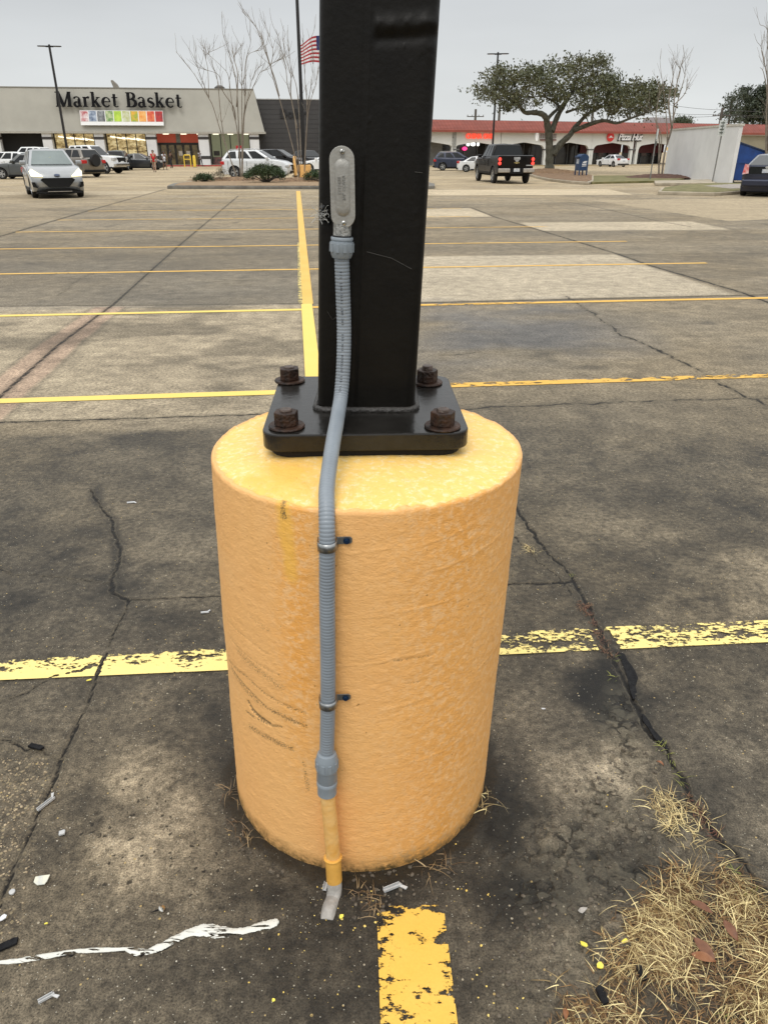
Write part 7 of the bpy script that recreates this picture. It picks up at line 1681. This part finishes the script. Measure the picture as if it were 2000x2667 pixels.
leaf('pale brown leaf just under the curled leaf', 1826, 2518, .05, R(-30), LF2, .025); leaf('small orange leaf at the bottom edge left of the grass', 1469, 2655, .028, R(80), LF2); leaf('small pinkish leaf on the crack at the right of the pedestal', 1716, 1999, .022, R(-40), LF2)
# white crack sealant
SP_ = [(-30, 2514, 3), (0, 2509, 6), (60, 2503, 9), (120, 2491, 9), (199, 2479, 7), (260, 2476, 8), (325, 2473, 5), (352, 2481, 12), (385, 2481, 11), (422, 2468, 13), (470, 2442, 12), (498, 2430, 14), (530, 2424, 20), (575, 2431, 22), (610, 2430, 14), (650, 2424, 11), (680, 2416, 15), (705, 2408, 17), (722, 2404, 12), (727, 2403, 3)]
cl = []
for i in range(len(SP_)-1):
    for k_ in range(14): f_ = k_/14; cl.append(tuple(SP_[i][q]*(1-f_)+SP_[i+1][q]*f_ for q in range(3)))
vs = []; rn2 = random.Random(5); w1_ = w2_ = 0
for (px, py, hw) in cl:
    w1_ = w1_*.88+rn2.uniform(-1, 1)*.13; w2_ = w2_*.88+rn2.uniform(-1, 1)*.13
    hw *= .8; a = G(px, py-hw*(1+.8*w1_)); b_ = G(px, py+hw*(1+.8*w2_)); m1 = a.lerp(b_, .3); m2 = a.lerp(b_, .7); vs += [(a.x, a.y, .0015), (m1.x, m1.y, .0050+.001*w1_), (m2.x, m2.y, .0052+.001*w2_), (b_.x, b_.y, .0015)]
fs = []
for i in range(len(cl)-1):
    for q in range(3): fs.append((i*4+q, (i+1)*4+q, (i+1)*4+q+1, i*4+q+1))
mb = MB(); mb.add(vs, fs); m = pm('white_sealant', (.66, .66, .60), .55, c2=(.78, .78, .72), scale=30, bump=.5, bscale=60)
wsl = mb.build('crack_sealant', None, smooth=True); tag(wsl, 'smear of white sealant along the crack at the lower left', 'sealant')
m2_ = bpy.data.materials.new('patchy_white_sealant'); m2_.use_nodes = True; t = m2_.node_tree; b = t.nodes['Principled BSDF']; pos = N(t, 'ShaderNodeNewGeometry').outputs['Position']
n1 = noise(t, pos, 38, 5, .7, .6); n2 = noise(t, pos, 9, 3); mpx = N(t, 'ShaderNodeMapping'); mpx.inputs['Rotation'].default_value = (0, 0, R(-15)); mpx.inputs['Scale'].default_value = (18, 130, 1); t.links.new(pos, mpx.inputs[0]); n3 = noise(t, mpx.outputs[0], 1, 3, .6, 1.0)
b.inputs['Roughness'].default_value = .5; t.links.new(mixc(t, n1, (.60, .60, .52), (.80, .80, .76)), b.inputs['Base Color'])
k = mth(t, 'ADD', mth(t, 'MULTIPLY', n3, .9), mth(t, 'MULTIPLY', n2, .35)); mr = N(t, 'ShaderNodeMapRange'); t.links.new(k, mr.inputs[0]); mr.inputs[1].default_value = .55; mr.inputs[2].default_value = .565; t.links.new(mr.outputs[0], b.inputs['Alpha'])
bp = N(t, 'ShaderNodeBump'); bp.inputs['Distance'].default_value = .004; bp.inputs['Strength'].default_value = .5; t.links.new(n1, bp.inputs['Height']); t.links.new(bp.outputs[0], b.inputs['Normal']); wsl.data.materials.append(m2_)
# black joint tar on the right-hand crack
def tar(pts, seed):
    rn_ = random.Random(seed); mb = MB(); L1 = []; L2 = []
    for px, py, w in pts: a = G(px-w, py); b_ = G(px+w, py); L1.append((a.x+rn_.uniform(-.002, .002), a.y)); L2.append((b_.x+rn_.uniform(-.003, .003), b_.y))
    poly = L1+L2[::-1]; ar = sum(poly[i][0]*poly[(i+1) % len(poly)][1]-poly[(i+1) % len(poly)][0]*poly[i][1] for i in range(len(poly)))
    if ar < 0: poly = poly[::-1]
    mb.prism(poly, .0035, Matrix.Translation((0, 0, -.001))); return mb.build('crack_tar', ASB, bevel=.001)
tag(tar([(1606,1700,2), (1616,1704,11), (1626,1722,9), (1634,1738,12), (1643,1750,14), (1647,1768,15), (1647,1788,10), (1650,1806,8), (1652,1822,3)], 1), 'upper black tar smear beside the crack just below the yellow stripe', 'tar')
tag(tar([(1672,1862,3), (1684,1880,9), (1694,1900,6), (1712,1922,10), (1724,1938,9), (1736,1950,5), (1738,1956,2)], 2), 'lower black tar smear beside the crack right of the pedestal', 'tar')

# dry grass and weeds
def blades(name, centres, mat, n_each, lmin, lmax, w, lay=.35, seed=1, spread=.02, flow=None):
    rn = np.random.RandomState(seed); V_ = []; F_ = []; C_ = []; b0_ = 0
    for (cx_, cy_, z_, k_) in centres:
        for _ in range(max(1, int(n_each*k_))):
            a = rn.rand()*6.283 if flow is None else flow(cx_, cy_)+rn.normal()*1.15; L_ = lmin+(lmax-lmin)*rn.rand()**1.4; up_ = lay+(1-lay)*rn.rand()*.8; x = cx_+rn.normal()*spread; y = cy_+rn.normal()*spread; z = z_
            dz = up_*.85; da = rn.normal()*.18; ww = w*(.6+.8*rn.rand()); col_ = rn.rand(); S_ = 5
            px_, py_, pz_ = x, y, z
            for i in range(S_+1):
                f_ = i/S_; wi_ = ww*(1-f_**1.5*.92); nx_, ny_ = -math.sin(a), math.cos(a)
                V_.append((px_+nx_*wi_, py_+ny_*wi_, pz_)); V_.append((px_-nx_*wi_, py_-ny_*wi_, pz_+wi_*.6)); C_ += [col_, col_]
                st_ = L_/S_; h = math.sqrt(max(.05, 1-min(.95, dz*dz))); px_ += math.cos(a)*st_*h; py_ += math.sin(a)*st_*h; pz_ = max(.003, pz_+st_*max(-.8, min(.95, dz))); dz -= .13+.16*rn.rand(); a += da*.35
            for i in range(S_): k = b0_+2*i; F_.append((k, k+2, k+3, k+1))
            b0_ += 2*(S_+1)
    me = bpy.data.meshes.new(name); me.from_pydata(V_, [], F_); me.update(); at = me.attributes.new('leaf', 'FLOAT', 'POINT'); at.data.foreach_set('value', C_); me.materials.append(mat)
    o = bpy.data.objects.new(name, me); COL.objects.link(o); return o
STRAW = leaf_mat('dry_straw', (.13, .07, .02), (1.0, .84, .42), (.30, .18, .055), 26)
STRAWD = leaf_mat('dull_dead_weed', (.10, .06, .03), (.42, .30, .15), (.16, .10, .05), 20)
GREENG = leaf_mat('green_grass_blade', (.10, .12, .02), (.30, .30, .06), (.2, .2, .05), 10)
def fillpoly(px_poly, n, seed, zf=.0):
    rn = np.random.RandomState(seed); P_ = gp(px_poly); xs = [p[0] for p in P_]; ys = [p[1] for p in P_]; out_ = []
    while len(out_) < n:
        x = rn.uniform(min(xs), max(xs), 200); y = rn.uniform(min(ys), max(ys), 200); m_ = inpoly(x, y, P_)
        den = fbm(x, y, .07, 555, 3)
        for a, b_, c_ in zip(x[m_], y[m_], den[m_]):
            if c_ > .40+.2*rn.rand(): out_.append((a, b_, 0.001, .4+1.2*rn.rand()))
    return out_[:n]
gpoly = [(1620,2440), (1660,2370), (1710,2320), (1750,2270), (1840,2240), (1930,2290), (2010,2390), (2080,2500), (2120,2760), (1960,2790), (1700,2740), (1640,2600), (1600,2520)]
flw = lambda x, y: 9*float(fbm(np.array([x]), np.array([y]), .10, 661, 2)[0])
THATCH = leaf_mat('brown_thatch', (.035, .018, .007), (.30, .17, .06), (.12, .06, .02), 30)
gt = blades('thatch', fillpoly(gpoly, 520, 11)+fillpoly([(1500,2640), (1620,2570), (1700,2580), (1960,2700), (1900,2800), (1470,2800)], 150, 12), THATCH, 9, .012, .045, .0011, lay=.0, seed=14, spread=.022, flow=flw); tag(gt, 'brown matted thatch lying under the dry grass at lower right', 'thatch', kind='stuff')
cs_ = fillpoly(gpoly, 330, 1); cs_ += fillpoly([(1480,2640), (1600,2590), (1700,2600), (1960,2700), (1900,2800), (1450,2800)], 40, 2)
gb = blades('dry_grass', cs_, STRAW, 7, .030, .095, .00085, lay=.03, seed=4, spread=.014, flow=flw); tag(gb, 'patch of straw coloured dry grass in the lower right corner', 'grass', kind='stuff')
cs_ = fillpoly([(1690,2060), (1760,2030), (1830,2100), (1900,2220), (1850,2240), (1780,2190), (1700,2110)], 34, 5)+[(G(x, y).x, G(x, y).y, .001, .5) for x, y in ((1560,2520), (1540,2480), (1580,2450), (1600,2560), (1500,2620), (1560,2600), (1440,2560), (1460,2590), (1770,2120), (1760,2160), (1810,2160), (1690,2070), (1850,2190))]
gb = blades('crack_grass', cs_, STRAW, 9, .02, .06, .0009, lay=.2, seed=6, spread=.014); tag(gb, 'thin dry grass scattered along the crumbling crack', 'grass', kind='stuff')
cs_ = [(G(x, y).x, G(x, y).y, .001, .6) for x, y in ((1780,2040), (1774,2028), (1740,1965), (1730,1950), (1600,1765), (1606,1720), (1490,1500), (1722,1940), (1745,1990), (1960,2330), (1890,2640), (1930,2280))]
gb = blades('green_sprigs', cs_, GREENG, 9, .012, .035, .0011, lay=.5, seed=8, spread=.008); tag(gb, 'tiny green sprigs growing out of the right hand crack', 'weed', kind='stuff')
def weed(label, pts, n, lmin, lmax, seed, mat=STRAWD, spread=.012):
    o = blades('dead_weed', [(G(x, y).x, G(x, y).y, .002, 1) for x, y in pts], mat, n, lmin, lmax, .0010, lay=.25, seed=seed, spread=spread); return tag(o, label, 'weed', 'dead weeds round the pedestal foot')
weed('dead weed sticking out left of the pedestal, the upper of the two', [(596, 2056), (600, 2075)], 9, .02, .075, 1); weed('dead weed left of the pedestal foot, the lower of the two', [(622, 2150), (636, 2170), (655, 2185)], 9, .015, .05, 2)
weed('dead weed with long pale stems right of the pedestal', [(1262, 2070), (1255, 2100)], 9, .03, .10, 3, STRAW); weed('dead weed drooping at the front right of the pedestal foot', [(1140, 2256), (1110, 2268), (1165, 2250)], 7, .02, .07, 4, STRAWD)
weed('dead roots between the pipe and the flaking orange stripe', [(970, 2345), (985, 2375), (940, 2330)], 11, .02, .05, 5); weed('dry tuft on the crack to the right behind the pedestal', [(1385, 1440), (1378, 1428)], 18, .02, .05, 6, STRAW)
# pine straw and red debris lying in the crack
cs_ = [(G(a, b_).x+random.uniform(-.012, .012), G(a, b_).y, .0, 1) for a, b_ in ((1510,1575), (1520,1590), (1535,1600), (1545,1625), (1556,1650), (1566,1670), (1575,1690), (1585,1705), (1528,1580), (1810,2110), (1830,2140), (1800,2080), (1850,2170))]
gb = blades('crack_debris', cs_, leaf_mat('rusty_debris', (.05, .02, .01), (.16, .06, .03), (.25, .16, .08), 30), 26, .008, .028, .0011, lay=.02, seed=10, spread=.011); tag(gb, 'rusty brown plant debris filling the crack across the stripe', 'debris', kind='stuff')
# pebbles: exposed stones at the left edge, crumbs round the foot and in the rubble
def pebbles(name, label, polys, mat, seed, smin, smax):
    rn = random.Random(seed); mb = MB(); ico = bmesh.new(); bmesh.ops.create_icosphere(ico, subdivisions=1, radius=1); IV = [v.co.copy() for v in ico.verts]; IF = [tuple(v.index for v in f.verts) for f in ico.faces]; ico.free()
    for poly, n in polys:
        P_ = gp(poly); xs = [p[0] for p in P_]; ys = [p[1] for p in P_]; k = 0
        while k < n:
            x = rn.uniform(min(xs), max(xs)); y = rn.uniform(min(ys), max(ys))
            if not inpoly(np.array([x]), np.array([y]), P_)[0]: continue
            k += 1; s_ = smin+(smax-smin)*rn.random()**2.5; M_ = Matrix.Translation((x, y, s_*.15)) @ Matrix.Rotation(rn.random()*6, 4, 'Z') @ Matrix.Diagonal((s_, s_*(.6+.4*rn.random()), s_*.5, 1))
            mb.add([M_ @ (v*rn.uniform(.8, 1.15)) for v in IV], IF)
    return tag(mb.build(name, mat), label, 'gravel', kind='stuff')
pebbles('loose_pebbles', 'pale ochre pebbles exposed in the worn concrete at the left edge', [([(-20, 1970), (110, 1985), (140, 2060), (60, 2200), (-20, 2330)], 330), ([(100, 2200), (60, 2480), (-20, 2500), (-20, 2300)], 60)], pm('ochre_pebble', (.20, .15, .09), .8, c2=(.50, .40, .26), scale=60), 1, .0012, .0048)
pebbles('concrete_crumbs', 'dark concrete crumbs scattered on the broken slab', [([(1420, 2100), (1540, 1980), (1660, 1880), (1780, 2100), (1850, 2260), (1600, 2420), (1420, 2400)], 260), ([(1330, 2350), (1420, 2300), (1480, 2700), (1280, 2700)], 110), ([(880, 2270), (1180, 2240), (1160, 2350), (960, 2420), (800, 2380)], 120), ([(590, 2100), (640, 2200), (760, 2270), (730, 2290), (600, 2210), (570, 2120)], 80)], pm('grey_brown_crumb', (.05, .04, .03), .9, c2=(.16, .135, .10), scale=60), 2, .0015, .0075)
pebbles('paint_crumbs', 'orange and yellow paint crumbs on the ground by the pipe', [([(810, 2290), (860, 2270), (960, 2300), (1000, 2400), (900, 2440), (780, 2400)], 40), ([(560, 2300), (1000, 2420), (980, 2660), (500, 2660)], 35), ([(1150, 2200), (1260, 2100), (1330, 2500), (1500, 2560), (1320, 2660), (1200, 2660)], 35), ([(1560, 1990), (1690, 2050), (1600, 2160), (1520, 2100)], 14)], pm('orange_paint_crumb', (.75, .50, .10), .7, c2=(.85, .68, .22), scale=40), 3, .0008, .0038)
pebbles('pale_specks', 'small pale stones lying loose on the dark concrete', [([(0, 1200), (560, 1150), (600, 1900), (0, 1950)], 60), ([(100, 2100), (700, 2100), (780, 2660), (0, 2660)], 80), ([(1280, 1200), (2000, 1100), (2050, 2300), (1700, 2000), (1330, 2000)], 110)], pm('pale_stone', (.42, .38, .30), .8, c2=(.60, .56, .47), scale=40), 4, .0008, .0030)
